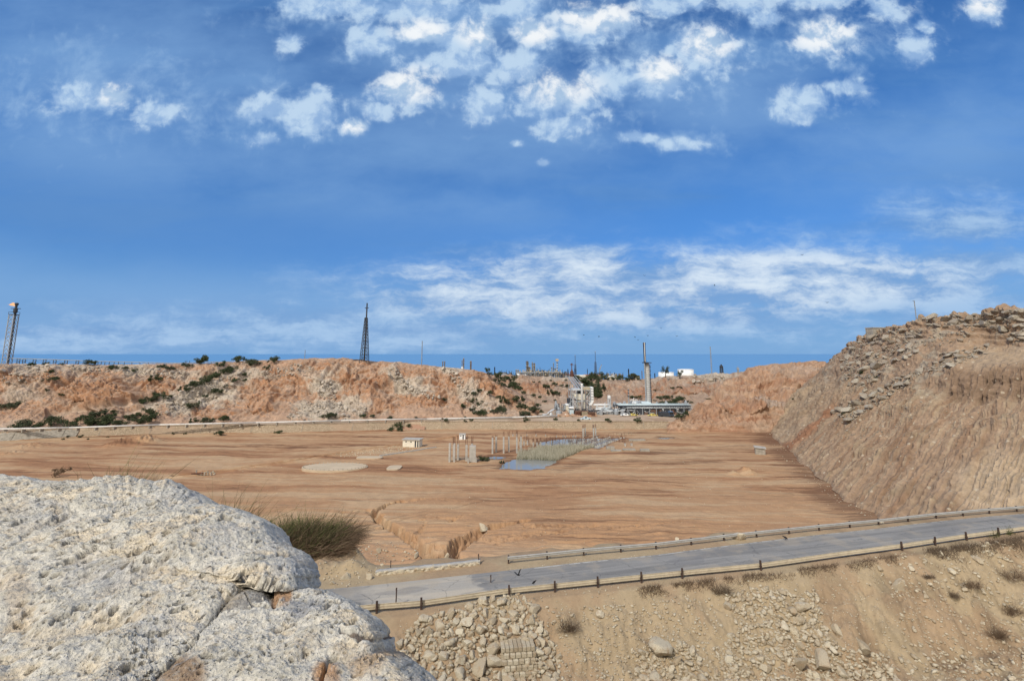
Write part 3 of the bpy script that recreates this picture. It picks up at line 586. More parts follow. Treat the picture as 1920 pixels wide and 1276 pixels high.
C = mixc(C, (0.40, 0.31, 0.225), 0.7 * sm(0.62, 0.7, vv) * sm(0.88, 0.78, vv) * sm(0.42, 0.55, uu))
C = mixc(C, (0.40, 0.355, 0.285), 0.65 * sm(0.0, 0.4, fbm3(X * 0.2, Y * 0.2, Z * 0.35, 4, 0.6) + 0.2 * ter) * sm(0.42, 0.62, vv + 0.2 * rough) * np.where(uu < 0.5, 1, slabby))
C = mixc(C, (0.22, 0.155, 0.115), 0.6 * sm(0.9, 0.93, vv) * sm(1.0, 0.96, vv) * sm(0.45, 0.55, uu) * sm(-0.1, 0.3, rough))
qd = np.hypot((ppx - 1900) / 130, (ppy - 910) / 75); C = mixc(C, (0.47, 0.37, 0.27), 0.75 * sm(1.1, 0.6, qd + 0.3 * rough))
C = C * (1 + 0.2 * fine)[..., None] * np.array([0.925, 0.905, 0.845])
rh = np_mesh('right_hill', V, gridq(*V.shape[:2]), M_SCARP, C); tag(rh, 'tall furrowed brown hill with loose slabs on its crown at the right', kind='structure'); TERR.append(V)

# terrace behind the retaining walls, plateau and sea
px = np.linspace(-700, 1500, 400)
wb = np.array([G(x, np.interp(x, [p[0] for p in wall_base], [p[1] for p in wall_base]), 0) for x in px])
r0 = wb + np.array([0, 1.3, 0]); r0[:, 2] = 2.72; r1_ = r0 + np.array([0, 26, 0.2]); r2_ = r0 + np.array([0, 95, 0.6]); r1_[:, 0] *= 1.13; r2_[:, 0] *= 1.45
rs_ = r0 + np.array([0, 0.3, -4.0]); V, v = loft([rs_, r0, r1_, r2_], [-0.05, 0, 0.4, 1], 64)
V[..., 2] += 0.25 * fbm2(V[..., 0] * 0.12, V[..., 1] * 0.12, 4, 120) * sm(0, 0.05, v)[None] - 0.0
C = mixc(np.zeros(V.shape) + np.array([0.47, 0.36, 0.26]), (0.36, 0.25, 0.17), sm(0, 0.4, fbm2(V[..., 0] * 0.07, V[..., 1] * 0.3, 4, 121)))
te = np_mesh('terrace', V, gridq(*V.shape[:2]), M_GROUND, C); tag(te, 'sandy terrace above the retaining wall', kind='structure'); TERR.append(V)
px = np.linspace(-300, 900, 120); yy = np.linspace(334, 620, 90)
V = np.stack(np.meshgrid(px, yy, indexing='ij') + [np.zeros((120, 90))], -1); V[..., 2] = 11.2 + 0.5 * fbm2(V[..., 0] * 0.02, V[..., 1] * 0.02, 3, 130) - 0.052 * (V[..., 1] - 334)
C = np.zeros(V.shape) + np.array([0.36, 0.27, 0.2])
pl = np_mesh('plateau', V, gridq(120, 90), M_HILL, C); tag(pl, 'stony plateau carrying the refinery', kind='structure'); TERR.append(V)
m, t, b = mat_new('sea_water'); geo = t.new('ShaderNodeNewGeometry').outputs['Position']
b.inputs['Base Color'].default_value = (0.125, 0.30, 0.54, 1); b.inputs['Roughness'].default_value = 0.55; b.inputs['Specular IOR Level'].default_value = 0.15
bump(t, b, t.noise(geo, 0.05, 4), 0.4, 2.0)
sea = mesh_obj('sea', [(-60000, 700, -14), (60000, 700, -14), (60000, 60000, -14), (-60000, 60000, -14)], [(0, 1, 2, 3)], m); tag(sea, 'blue sea beyond the refinery', kind='structure')

topl = [(-700,880),(0,888),(260,902),(350,917),(420,950),(512,985),(580,1035),(600,1105),(650,1125),(710,1165),(735,1235),(800,1285),(900,1380),(2700,1500)]
px = np.linspace(-700, 2600, 300); yy = np.concatenate([np.linspace(0.3, 8, 30), np.linspace(8.6, 40, 60)])
PXh, Yh = np.meshgrid(px, yy, indexing='ij'); r_ = ray(PXh, np.interp(PXh, [p[0] for p in topl], [p[1] for p in topl]) + 75); sl = r_[2] / r_[1]
Zh = CAMZ - 1.0 * sm(3.5, 0.5, Yh) + sl * np.minimum(Yh, 25.0) - 0.25 - 1.1 * np.clip(Yh - 25.0, 0, 99); Zh = Zh + 0.10 * np.minimum(Yh, 8) * 0.3 * fbm2(PXh * 0.01, Yh * 0.5, 4, 140) - 0.6 * sm(3.0, 1.0, Yh)
Zh = np.minimum(Zh, 26.7 + 8.0 * sm(6.5, 10.5, Yh) - 0.6 * sm(3, 0.5, Yh))
V = np.stack([(PXh - 960) / FPX * Yh * 0.985, Yh, np.maximum(Zh, -1.0)], -1); C = np.zeros(V.shape) + np.array([0.39, 0.285, 0.185]); C = mixc(C, (0.45, 0.36, 0.25), sm(0, 0.4, fbm2(V[..., 0] * 0.5, V[..., 1] * 0.5, 4, 141)))
hs_ = np_mesh('hillside', V, gridq(*V.shape[:2]), M_GROUND, C); tag(hs_, 'sandy hillside below the near limestone boulders', kind='structure'); HILLSIDE = V
def hill_z(x, y): q = V_h = HILLSIDE.reshape(-1, 3); i = np.argmin((q[:, 0] - x) ** 2 + (q[:, 1] - y) ** 2); return float(q[i, 2])
# where a photo pixel meets the terrain (nearest surface)
BW, BH = 960, 640
_pts = np.concatenate([t_.reshape(-1, 3) for t_ in TERR]); _qx, _qy = proj(_pts); _ix = np.floor(_qx / 2).astype(int); _iy = np.floor(_qy / 2).astype(int)
_ok = (_ix >= 0) & (_ix < BW) & (_iy >= 0) & (_iy < BH) & (_pts[:, 1] > 5); _pts = _pts[_ok]; _key = (_iy * BW + _ix)[_ok]
_od = np.argsort(-_pts[:, 1], kind='stable'); BUF = np.zeros((BW * BH, 3)); HAS = np.zeros(BW * BH, bool)
BUF[_key[_od]] = _pts[_od]; HAS[_key[_od]] = True
del _pts, _qx, _qy, _ix, _iy, _key, _od
def at(px, py):
    ix, iy = int(px // 2), int(py // 2)
    for r in range(0, 14):
        best = None
        for dy in range(-r, r + 1):
            for dx in range(-r, r + 1):
                if max(abs(dx), abs(dy)) != r: continue
                x, y = ix + dx, iy + dy
                if 0 <= x < BW and 0 <= y < BH and HAS[y * BW + x]:
                    p = BUF[y * BW + x]
                    if best is None or p[1] < best[1]: best = p
        if best is not None: return best.copy()
    return None
# ------------------------------------------------------------------ foreground limestone
m, t, b = mat_new('pitted_limestone')
at_ = t.new('ShaderNodeAttribute', attribute_name='Col').outputs['Color']; geo = t.new('ShaderNodeNewGeometry').outputs['Position']
n1 = t.noise(geo, 5.0, 8, 0.7); n2_ = t.noise(geo, 45.0, 6, 0.7); n3_ = t.noise(geo, 140.0, 3, 0.6)
c = t.mix(t.mapr(n1, 0.52, 0.68), at_, (0.66, 0.56, 0.42, 1)); c = t.mix(t.mapr(t.noise(geo, 11.0, 8, 0.75), 0.52, 0.68), c, (0.47, 0.455, 0.42, 1))
k = t.mapr(n2_, 0.30, 0.70, 0.66, 1.26, False); c = t.mix(1.0, c, t.comb(k, k, k), 'MULTIPLY')
vo = t.voro(geo, 60.0); pit = t.mapr(vo, 0.12, 0.34); rnd = t.mapr(t.sep(t.voro(geo, 60.0, 'Color'))[0], 0.62, 0.66); pit = t.math('MAXIMUM', pit, t.math('SUBTRACT', 1.0, rnd))
t.l.new(c, b.inputs['Base Color']); b.inputs['Roughness'].default_value = 0.95; b.inputs['Specular IOR Level'].default_value = 0.1
h = t.math('ADD', t.math('MULTIPLY', n2_, 1.0), t.math('MULTIPLY', n3_, 0.35)); h = t.math('ADD', h, t.math('MULTIPLY', pit, 0.8)); bump(t, b, h, 1.0, 0.024)
M_LIME = m

def plane_depth(py0, Y0, py1, Y1):
    s0 = (lambda r: r[2] / r[1])(ray(960, py0)); s1 = (lambda r: r[2] / r[1])(ray(960, py1))
    z0, z1 = s0 * Y0, s1 * Y1; bb = (z0 - z1) / (Y0 - Y1); aa = z0 - bb * Y0
    def f(px, py): r = ray(px, py); return aa / (r[2] / r[1] - bb)
    return f
def pillow(name, label, cat, poly, cen, dep, na, nr, edge, back, seed, amp=1.0, tone=None, mat=None, dents=(), soil=(), rexp=0.62):
    phi = np.linspace(0, 2 * np.pi, na, endpoint=False); dx, dy = np.cos(phi), np.sin(phi); R = np.full(na, 1e9)
    n = len(poly)
    for i in range(n):
        x1, y1 = np.array(poly[i]) - cen; x2, y2 = np.array(poly[(i + 1) % n]) - cen
        ex, ey = x2 - x1, y2 - y1; den = dx * ey - dy * ex; den = np.where(np.abs(den) < 1e-9, 1e-9, den)
        tt = (x1 * ey - y1 * ex) / den; ss = (x1 * dy - y1 * dx) / den
        ok = (tt > 0) & (ss >= -1e-6) & (ss <= 1 + 1e-6); R = np.where(ok & (tt < R), tt, R)
    R = (R + np.roll(R, 1) + np.roll(R, -1)) / 3; R = R + 5.0 * fbm2(np.cos(phi) * R * 0.035 + seed, np.sin(phi) * R * 0.035, 4, seed, 0.6) - 3.0
    rf = np.linspace(0.0, 1, nr) ** rexp + 2e-4; rb = np.cos(np.linspace(0, math.pi / 2 - 0.01, 131))[1:]; rr = np.concatenate([rf, rb])
    px = cen[0] + dx[:, None] * R[:, None] * rr[None]; py = cen[1] + dy[:, None] * R[:, None] * rr[None]
    Y = dep(px, py); dome = np.sqrt(np.clip(1 - rr**2, 0, 1))
    Y = Y * (1 + edge * (1 - dome) ** 1.5)[None]
    V = P(px, py, Y); isb = np.concatenate([np.zeros(nr), np.ones(130)])
    V[..., 1] += (isb * dome * back[0])[None]; V[..., 2] -= (isb * dome * back[1])[None]
    N = -gnormals(np.concatenate([V, V[:1]], 0))[:-1]
    ctr = V.reshape(-1, 3).mean(0); flip = np.sign(((V - ctr) * N).sum(-1).mean()); N = N * flip
    p = V.reshape(-1, 3); x, y, z = p[:, 0], p[:, 1], p[:, 2]
    ca, sa = math.cos(0.42), math.sin(0.42); u = x * ca + (y * 0.8) * sa; w = -x * sa + y * ca * 0.8 + z * 0.7
    big = fbm3(x * 1.1, y * 1.1 + seed, z * 1.1, 3); med = fbm3(x * 4 + seed, y * 4, z * 4, 3, 0.55); fin = fbm3(x * 16, y * 16 + seed, z * 16, 3, 0.62)
    bed = 1 - 2.0 * np.abs(n3(u * 1.1, w * 5.5 + seed, z * 2)); bed2 = 1 - 2.0 * np.abs(n3(u * 3.5, w * 15 + seed, z * 5))
    D = 0.080 * big + 0.034 * med + 0.014 * fin + 0.014 * bed + 0.007 * bed2
    pits = np.zeros(len(p))
    mask = sm(-0.25, 0.35, fbm3(x * 2.2 + 5, y * 2.2, z * 2.2 + seed, 3))
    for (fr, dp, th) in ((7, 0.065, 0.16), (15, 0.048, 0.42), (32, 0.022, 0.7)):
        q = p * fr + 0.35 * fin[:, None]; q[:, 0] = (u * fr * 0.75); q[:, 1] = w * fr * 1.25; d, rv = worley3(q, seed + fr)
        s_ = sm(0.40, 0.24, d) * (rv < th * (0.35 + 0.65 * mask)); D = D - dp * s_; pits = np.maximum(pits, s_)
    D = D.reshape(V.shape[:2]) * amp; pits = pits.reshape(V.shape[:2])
    damp = np.concatenate([1 - 0.65 * rf[:nr] ** 10, np.ones(130) * 0.35])[None]
    dark = np.zeros(V.shape[:2])
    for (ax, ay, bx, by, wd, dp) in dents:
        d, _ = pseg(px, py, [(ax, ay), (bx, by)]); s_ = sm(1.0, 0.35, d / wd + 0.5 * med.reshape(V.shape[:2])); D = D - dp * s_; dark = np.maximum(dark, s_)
    V = V + N * (D * damp)[..., None]
    t1 = np.array(tone or (0.76, 0.715, 0.615)); C = np.zeros(V.shape) + t1
    bm, bg_ = big.reshape(V.shape[:2]), med.reshape(V.shape[:2])
    C = mixc(C, t1 * np.array([0.80, 0.80, 0.79]), 0.8 * sm(0.0, 0.5, bg_ + 0.5 * bm)); C = mixc(C, t1 * np.array([1.08, 0.98, 0.84]), 0.8 * sm(0.1, 0.5, -bg_ + 0.4 * bm))
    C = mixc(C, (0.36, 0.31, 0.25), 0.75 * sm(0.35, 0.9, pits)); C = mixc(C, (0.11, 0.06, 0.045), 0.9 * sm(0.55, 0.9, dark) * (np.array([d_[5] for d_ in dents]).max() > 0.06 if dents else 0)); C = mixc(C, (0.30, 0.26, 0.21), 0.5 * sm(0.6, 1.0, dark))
    for (sx, sy, rx, ry, col) in soil:
        q = np.hypot((px - sx) / rx, (py - sy) / ry) + 0.5 * bg_; C = mixc(C, col, (0.92 if rx < 62 and seed > 5 else 0.6) * sm(1.15, 0.6, q))
    na_, nt = V.shape[:2]; i = np.arange(na_ * nt).reshape(na_, nt); j = np.roll(i, -1, 0)
    Q = np.stack([i[:, :-1], j[:, :-1], j[:, 1:], i[:, 1:]], -1).reshape(-1, 4)
    if flip < 0: Q = Q[:, ::-1]
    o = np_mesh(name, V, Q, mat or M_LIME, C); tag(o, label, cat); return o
upper = [(-520,880),(-200,878),(0,888),(40,889),(54,892),(62,899),(130,898),(165,898),(195,891),(240,892),(258,903),(312,899),(346,913),(380,938),(414,944),(462,957),(496,976),(510,1008),(528,1020),(546,1031),(554,1052),(560,1075),(558,1104),(544,1116),(520,1106),(478,1092),(432,1128),(398,1170),(372,1212),(330,1248),(292,1285),(200,1420),(-100,1600),(-520,1600)]
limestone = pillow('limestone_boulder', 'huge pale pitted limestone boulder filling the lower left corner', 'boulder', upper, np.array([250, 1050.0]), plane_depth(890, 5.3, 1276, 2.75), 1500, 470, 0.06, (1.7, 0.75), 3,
    soil=[(70,965,70,26,(0.57,0.56,0.53)),(330,935,46,22,(0.58,0.57,0.54)),(180,1075,90,30,(0.59,0.57,0.53)),(90,1190,60,24,(0.70,0.60,0.45)),(420,1010,60,30,(0.60,0.58,0.54)),(30,1110,40,50,(0.66,0.54,0.40)),(290,1180,50,30,(0.58,0.57,0.54)),(540,1060,40,24,(0.58,0.57,0.54)),(300,1000,50,18,(0.70,0.60,0.45))],
    dents=[(0,1012,110,968,3,0.03),(110,968,240,942,3,0.022),(90,1105,235,1046,3,0.025),(235,1046,330,1030,3,0.02),(0,1240,120,1190,3,0.02),(330,1000,430,955,3,0.022),(180,1180,300,1110,3,0.02),(60,930,170,905,3,0.02),(430,1060,520,1040,3,0.02),(250,1085,330,1040,6,0.02),(40,1010,130,965,6,0.02),(120,1060,175,1032,5,0.02),(560,1060,590,1080,8,0.02)])
lower = [(180,1420),(270,1300),(310,1255),(350,1215),(390,1160),(440,1122),(498,1108),(525,1094),(560,1090),(598,1096),(618,1108),(642,1119),(668,1144),(688,1161),(699,1192),(704,1230),(734,1252),(762,1278),(812,1322),(980,1480),(900,1650),(300,1650)]
ledge = pillow('limestone_ledge', 'pale limestone ledge with orange stains below the huge boulder', 'boulder', lower, np.array([560, 1280.0]), plane_depth(1100, 3.55, 1276, 2.68), 1100, 360, 0.03, (1.5, 0.75), 11, 1.15,
    dents=[(480,1092,512,1118,13,0.10),(640,1195,690,1200,8,0.04),(620,1240,600,1290,8,0.05),(505,1172,560,1150,4,0.03)],
    soil=[(335,1258,60,40,(0.33,0.225,0.145)),(610,1268,34,30,(0.55,0.32,0.17)),(528,1108,22,16,(0.50,0.30,0.17)),(575,1128,44,20,(0.40,0.40,0.40)),(690,1250,40,26,(0.56,0.42,0.28))])
grey = pillow('grey_stone', 'grey cracked stone wedged between the huge boulder and the ledge', 'boulder', [(470,1086),(505,1100),(514,1128),(506,1158),(470,1186),(425,1206),(380,1214),(372,1196),(395,1150),(430,1112)], np.array([450, 1150.0]), plane_depth(1090, 3.70, 1276, 2.80), 420, 130, 0.06, (0.5, 0.25), 23, 0.6,
    tone=(0.40, 0.375, 0.335), dents=[(455,1112,470,1140,2.0,0.02),(470,1140,462,1160,2.0,0.018),(462,1160,478,1178,2.0,0.018),(425,1180,445,1174,7,0.025)])

# ------------------------------------------------------------------ plain materials
M_CONC = paint('concrete', (0.42, 0.40, 0.36), 0.9, 0.16, 1.2)
M_CONCD = paint('weathered_concrete', (0.33, 0.30, 0.25), 0.95, 0.22, 1.5)
M_CREAM = paint('cream_plaster', (0.72, 0.67, 0.55), 0.9, 0.08, 1.0)
M_SMOKY = paint('weathered_refinery_steel', (0.20, 0.175, 0.14), 0.8, 0.3, 0.5)
M_WHITE = paint('white_paint', (0.78, 0.79, 0.78), 0.6, 0.06, 0.6)
M_SILVER = paint('aluminium_cladding', (0.58, 0.61, 0.63), 0.45, 0.14, 1.5, 0.2)
M_PALEBL = paint('pale_blue_paint', (0.50, 0.60, 0.64), 0.5, 0.10, 0.8)
M_STEEL = paint('grey_steel', (0.30, 0.32, 0.34), 0.6, 0.2, 1.5)
M_DARK = paint('dark_steel', (0.045, 0.05, 0.06), 0.7, 0.3, 2.0)
M_RUST = paint('rusty_steel', (0.13, 0.06, 0.04), 0.9, 0.35, 2.0)
M_BROWN = paint('brown_cladding', (0.15, 0.09, 0.065), 0.8, 0.3, 1.0)
M_BEIGE = paint('beige_cladding', (0.45, 0.38, 0.27), 0.7, 0.15, 0.6)
M_REDROOF = paint('red_roof', (0.36, 0.17, 0.12), 0.8, 0.2, 0.5)
M_YEL = paint('yellow_paint', (0.62, 0.50, 0.14), 0.6, 0.1, 1.0)
M_BLUE = paint('blue_paint', (0.10, 0.18, 0.32), 0.5, 0.1, 1.0)
M_BLACK = paint('black_rubber', (0.02, 0.02, 0.02), 0.8, 0.1)
M_GLASS = paint('dark_glass', (0.02, 0.025, 0.03), 0.15, 0.1, 1.0, 0.0, None, 0.6)
M_BEAMN = paint('dusty_guardrail', (0.56, 0.48, 0.35), 0.65, 0.10, 1.3, 0.0, 0.22)
M_BEAMF = paint('galvanised_guardrail', (0.43, 0.42, 0.39), 0.5, 0.1, 1.3, 0.2, 0.25)
M_POST = paint('rusted_post', (0.07, 0.045, 0.035), 0.85, 0.3, 4.0)
M_BARK = paint('bark', (0.12, 0.09, 0.065), 0.95, 0.25, 4.0)
def leafmat(name, c1, c2, c3):
    m, t, b = mat_new(name); oi = t.new('ShaderNodeObjectInfo').outputs['Random']; ri = t.new('ShaderNodeNewGeometry').outputs['Random Per Island']
    c = t.mix(ri, c1 + (1,), c2 + (1,)); c = t.mix(t.mapr(oi, 0.45, 1.0), c, c3 + (1,)); t.l.new(c, b.inputs['Base Color'])
    b.inputs['Roughness'].default_value = 0.85; b.inputs['Specular IOR Level'].default_value = 0.15; return m
M_LEAF = leafmat('scrub_leaves', (0.030, 0.042, 0.022), (0.085, 0.105, 0.048), (0.075, 0.085, 0.050))
M_DRY = leafmat('dry_twigs', (0.10, 0.065, 0.042), (0.22, 0.155, 0.10), (0.15, 0.11, 0.075))
M_OLIVE = leafmat('green_broom_stems', (0.045, 0.055, 0.022), (0.15, 0.155, 0.06), (0.11, 0.11, 0.045))
M_REED = leafmat('pale_reeds', (0.25, 0.235, 0.17), (0.52, 0.49, 0.39), (0.42, 0.40, 0.31))
def stonemat(name, c1, c2, c3, sc):
    m, t, b = mat_new(name); oi = t.new('ShaderNodeObjectInfo').outputs['Random']; g = t.new('ShaderNodeNewGeometry'); ri = g.outputs['Random Per Island']; geo = g.outputs['Position']
    r = t.math('FRACT', t.math('ADD', oi, ri)); c = t.mix(r, c1 + (1,), c2 + (1,)); n = t.noise(geo, sc, 8, 0.7)
    c = t.mix(t.mapr(n, 0.48, 0.68), c, c3 + (1,)); k = t.mapr(t.noise(geo, sc * 7, 5, 0.7), 0.3, 0.7, 0.78, 1.18, False); c = t.mix(1.0, c, t.comb(k, k, k), 'MULTIPLY')
    t.l.new(c, b.inputs['Base Color']); b.inputs['Roughness'].default_value = 0.95; b.inputs['Specular IOR Level'].default_value = 0.1
    bump(t, b, t.noise(geo, sc * 4, 7, 0.7), 0.8, 0.25 / sc); return m
M_FIELD = stonemat('field_stone', (0.42, 0.345, 0.24), (0.62, 0.55, 0.415), (0.43, 0.32, 0.21), 2.5)
M_SLAB = stonemat('crown_slab_rock', (0.30, 0.255, 0.20), (0.45, 0.405, 0.325), (0.31, 0.235, 0.17), 0.9)
M_PALE = stonemat('pale_hill_rock', (0.40, 0.34, 0.27), (0.56, 0.50, 0.42), (0.42, 0.33, 0.25), 0.6)
m, t, b = mat_new('revetment_stone'); geo = t.new('ShaderNodeNewGeometry').outputs['Position']; gx, gy, gz = t.sep(geo); q = t.comb(gx, t.math('MULTIPLY', gz, 1.6), 0.0)
vd = t.voro(q, 2.2, 'Distance', 'DISTANCE_TO_EDGE'); vc = t.sep(t.voro(q, 2.2, 'Color'))[0]; c = t.mix(vc, (0.40, 0.31, 0.21, 1), (0.56, 0.45, 0.32, 1)); c = t.mix(t.mapr(vd, 0.02, 0.10, 0.75, 0), c, (0.26, 0.19, 0.125, 1))
c = t.mix(t.mapr(t.noise(geo, 0.12, 5), 0.45, 0.65), c, (0.46, 0.34, 0.235, 1)); t.l.new(c, b.inputs['Base Color']); b.inputs['Roughness'].default_value = 0.95; bump(t, b, t.mapr(vd, 0, 0.15), 0.8, 0.15); M_REV = m

# ------------------------------------------------------------------ guardrails along the road
def railpt(R, tab, px): return np.array([np.interp(px, [p[0] for p in tab], R[:, i]) for i in range(3)])
def guardrail(label, tab, R, px0, px1, posts, mat, side, beam_z, post_h, dents):
    root = empty('guardrail', railpt(R, tab, px0)); tag(root, label, 'guardrail', 'guardrails along the road'); o = np.array(root.location)
    n = 150; pts = np.array([railpt(R, tab, x) for x in np.linspace(px0, px1, n)]); d = np.gradient(pts, axis=0); d /= np.linalg.norm(d, axis=-1, keepdims=True); nn = np.stack([-d[:, 1], d[:, 0], d[:, 2] * 0], -1) * side
    prof = [(0.02, 0.0), (0.10, 0.05), (0.10, 0.10), (0.03, 0.155), (0.10, 0.21), (0.10, 0.26), (0.02, 0.31), (-0.01, 0.31), (0.06, 0.255), (0.06, 0.215), (-0.01, 0.155), (0.06, 0.095), (0.06, 0.055), (-0.01, 0.0)]
    rs = np.random.RandomState(len(posts)); jig = np.interp(np.arange(n), np.arange(0, n, 9), rs.randn(len(range(0, n, 9))) * dents)
    V = np.zeros((n, len(prof), 3))
    for k, (a, z) in enumerate(prof): V[:, k] = pts + nn * (0.10 + a + jig[:, None] * 0.6); V[:, k, 2] += beam_z + z * (1.45 if side > 0 else 1.05) + jig * 0.5
    k = len(prof); i = np.arange(n * k).reshape(n, k); j = np.roll(i, -1, 1); Q = np.stack([i[:-1], i[1:], j[1:], j[:-1]], -1).reshape(-1, 4)
    bm = np_mesh('beam', V - o, Q, mat, smooth=False); bm.parent = root
    for x in posts:
        p = railpt(R, tab, x); mb = MB(); lean = rs.randn(2) * 0.03; q = p - o
        mb.bar(q + np.array([0, 0, -0.6]), q + np.array([lean[0], lean[1], post_h]), 0.16, 0.13); mb.box(q[0] - 0.09, q[0] + 0.09, q[1] - 0.10, q[1] + 0.16, beam_z + 0.08, beam_z + 0.24)
        mb.build('post', M_POST, root)
    return root
guardrail('dusty cream guardrail along the near edge of the road, dark posts standing above its beam', near_rail, NR, 560, 2250, [620,706,790,955,1039,1121,1201,1279,1427,1692,1752,1813,1872,1932,1995,2060,2130,2200], M_BEAMN, 1, 0.24, 0.98, 0.03)
guardrail('grey guardrail along the far edge of the road, starting beyond the low stone wall', far_rail, FR, 951, 2250, [953,1025,1095,1163,1230,1294,1357,1418,1478,1536,1593,1648,1702,1755,1805,1855,1907,1960,2015,2070,2130,2190], M_BEAMF, -1, 0.42, 0.80, 0.02)
for (x, y, h, w, lab) in [(742,1140,35,0.09,'thin dark marker rod by the left end of the near guardrail'),(920,1093,16,0.09,'short dark marker rod on the sanded road edge'),(897,1056,20,0.10,'thin dark marker rod at the right end of the low stone wall'),(732,1069,20,0.07,'thin leaning rod in front of the low stone wall')]:
    p = G(x, y, RZ); mb = MB(); mb.bar((0, 0, -0.4), (0.02, 0.01, h * 0.047), w, w); mb.bar((0, 0, h * 0.047 - 0.14), (0.02, 0.01, h * 0.047 + 0.02), w * 1.25, w * 1.25)
    o = mb.build('marker_rod', M_POST); o.location = tuple(p); tag(o, lab, 'marker rod', 'marker rods beside the road')
# low stone wall at the road edge above the gully
pa = np.array([G(x, y, RZ) for x, y in [(703,1079),(760,1073),(830,1067),(900,1058)]]); n = 120
pts = np.stack([np.interp(np.linspace(0, 1, n), np.linspace(0, 1, 4), pa[:, i]) for i in range(3)], -1)
root = empty('stone_wall', pts[0]); tag(root, 'low rough stone wall with a pale coping between the sanded road and the gully', 'wall')
def wallstrip(name, y0, y1, z0, z1, mat, nz, jit, seed):
    k = []
    for a, z in [(y0, z0)] + [(y0, z0 + (z1 - z0) * q) for q in np.linspace(0, 1, nz)[1:]] + [(y0 + (y1 - y0) * q, z1) for q in np.linspace(0, 1, 4)[1:]] + [(y1, z0)]: k.append((a, z))
    V = np.zeros((n, len(k), 3))
    for j_, (a, z) in enumerate(k): V[:, j_] = pts - pts[0]; V[:, j_, 1] += a; V[:, j_, 2] += z
    w = worley3(np.stack([V[..., 0].ravel() * 2.4, V[..., 1].ravel() * 2.4 + seed, V[..., 2].ravel() * 3.2], -1))[0].reshape(V.shape[:2]); V[..., 1] -= (0.5 - w) * jit * (V[..., 2] > z0 + 0.01); V[..., 2] += (fbm2(V[..., 0] * 1.5, V[..., 1] * 1.5, 3, seed) * jit * 0.5) * (V[..., 2] > z0 + 0.01)
    o = np_mesh(name, V, gridq(n, len(k)), mat); o.parent = root; return o
wallstrip('rubble_face', 0.0, 0.62, -0.5, 0.28, M_FIELD, 8, 0.30, 3); wallstrip('coping', 0.04, 0.58, 0.24, 0.38, M_CONC, 3, 0.06, 8)

# culvert mouth at the foot of the gullies
c0 = G(821, 1034, -1.2); root = empty('culvert', c0); tag(root, 'concrete culvert mouth half buried in the floor of the gully', 'culvert')
MB().box(-1.9, 1.9, 0, 1.6, 0.55, 0.82).build('lintel', M_CONCD, root); MB().box(-1.9, -1.6, 0.02, 1.6, -1.4, 0.55).build('side_wall', M_CONCD, root); MB().box(1.6, 1.9, 0.02, 1.6, -1.4, 0.55).build('side_wall', M_CONCD, root); MB().box(-1.6, 1.6, 1.3, 1.5, -1.4, 0.55).build('shade_panel', M_DARK, root)  # dark panel in the mouth stands in for the shade inside

# ------------------------------------------------------------------ rocks
def chunk(seed, flat=1.0, sub=3, cuts=11, lump=0.10):
    bm = bmesh.new(); bmesh.ops.create_icosphere(bm, subdivisions=sub, radius=1.0); rs = np.random.RandomState(seed); v = np.array([x.co for x in bm.verts])
    for _ in range(cuts):
        nrm = rs.randn(3); nrm /= np.linalg.norm(nrm); d = rs.uniform(0.42, 0.80); e = v @ nrm - d; v = v - np.where(e > 0, e, 0)[:, None] * nrm[None] * 0.94
    v = v * (1 + lump * fbm3(v[:, 0] * 1.4 + seed, v[:, 1] * 1.4, v[:, 2] * 1.4, 3)[:, None] + 0.03 * fbm3(v[:, 0] * 5, v[:, 1] * 5 + seed, v[:, 2] * 5, 2)[:, None])
    v = v / np.abs(v).max(0) * np.array([0.5, 0.5 * rs.uniform(0.7, 0.95), 0.5 * flat * rs.uniform(0.75, 1.0)]); f = np.array([[q.index for q in x.verts] for x in bm.faces]); bm.free(); return v, f
CH = [chunk(s, 0.9, 3, 13, 0.06) for s in range(16)]; SL = [chunk(40 + s, 0.42, 3, 12, 0.06) for s in range(10)]; CHL = [chunk(80 + s, 0.8, 1, 7) for s in range(8)]
def rock_mesh(name, vf, mat):
    me = bpy.data.meshes.new(name); me.from_pydata([tuple(p) for p in vf[0]], [], [tuple(int(i) for i in q) for q in vf[1]]); me.polygons.foreach_set('use_smooth', [True] * len(me.polygons)); me.materials.append(mat); me.update()
    try: me.set_sharp_from_angle(angle=math.radians(26))
    except Exception: pass
    return me
ME_F = [rock_mesh('fieldstone', c_, M_FIELD) for c_ in CH]; ME_S = [rock_mesh('rock_slab', c_, M_SLAB) for c_ in SL]; ME_P = [rock_mesh('hill_boulder', c_, M_PALE) for c_ in CH]
rng = np.random.RandomState(11)
def mpp(p): return float(p[1]) / float(ray(*proj(p))[1])
def place_rock(mes, name, px, py, w, label, cat, group, sink=0.20, flat=None, tilt=0.5, lift=None):
    p = at(px, py)
    if p is None: return None
    s = w * mpp(p); o = bpy.data.objects.new(name, mes[rng.randint(len(mes))]); COL.objects.link(o)
    fl = flat or rng.uniform(0.75, 1.0); o.scale = (s, s * rng.uniform(0.8, 1.0), s * fl); o.rotation_euler = (rng.uniform(-tilt, tilt), rng.uniform(-tilt, tilt), rng.uniform(0, 6.28))
    o.location = (p[0], p[1] - 0.05 * s, p[2] + s * (0.30 - sink)); tag(o, label, cat, group); return o
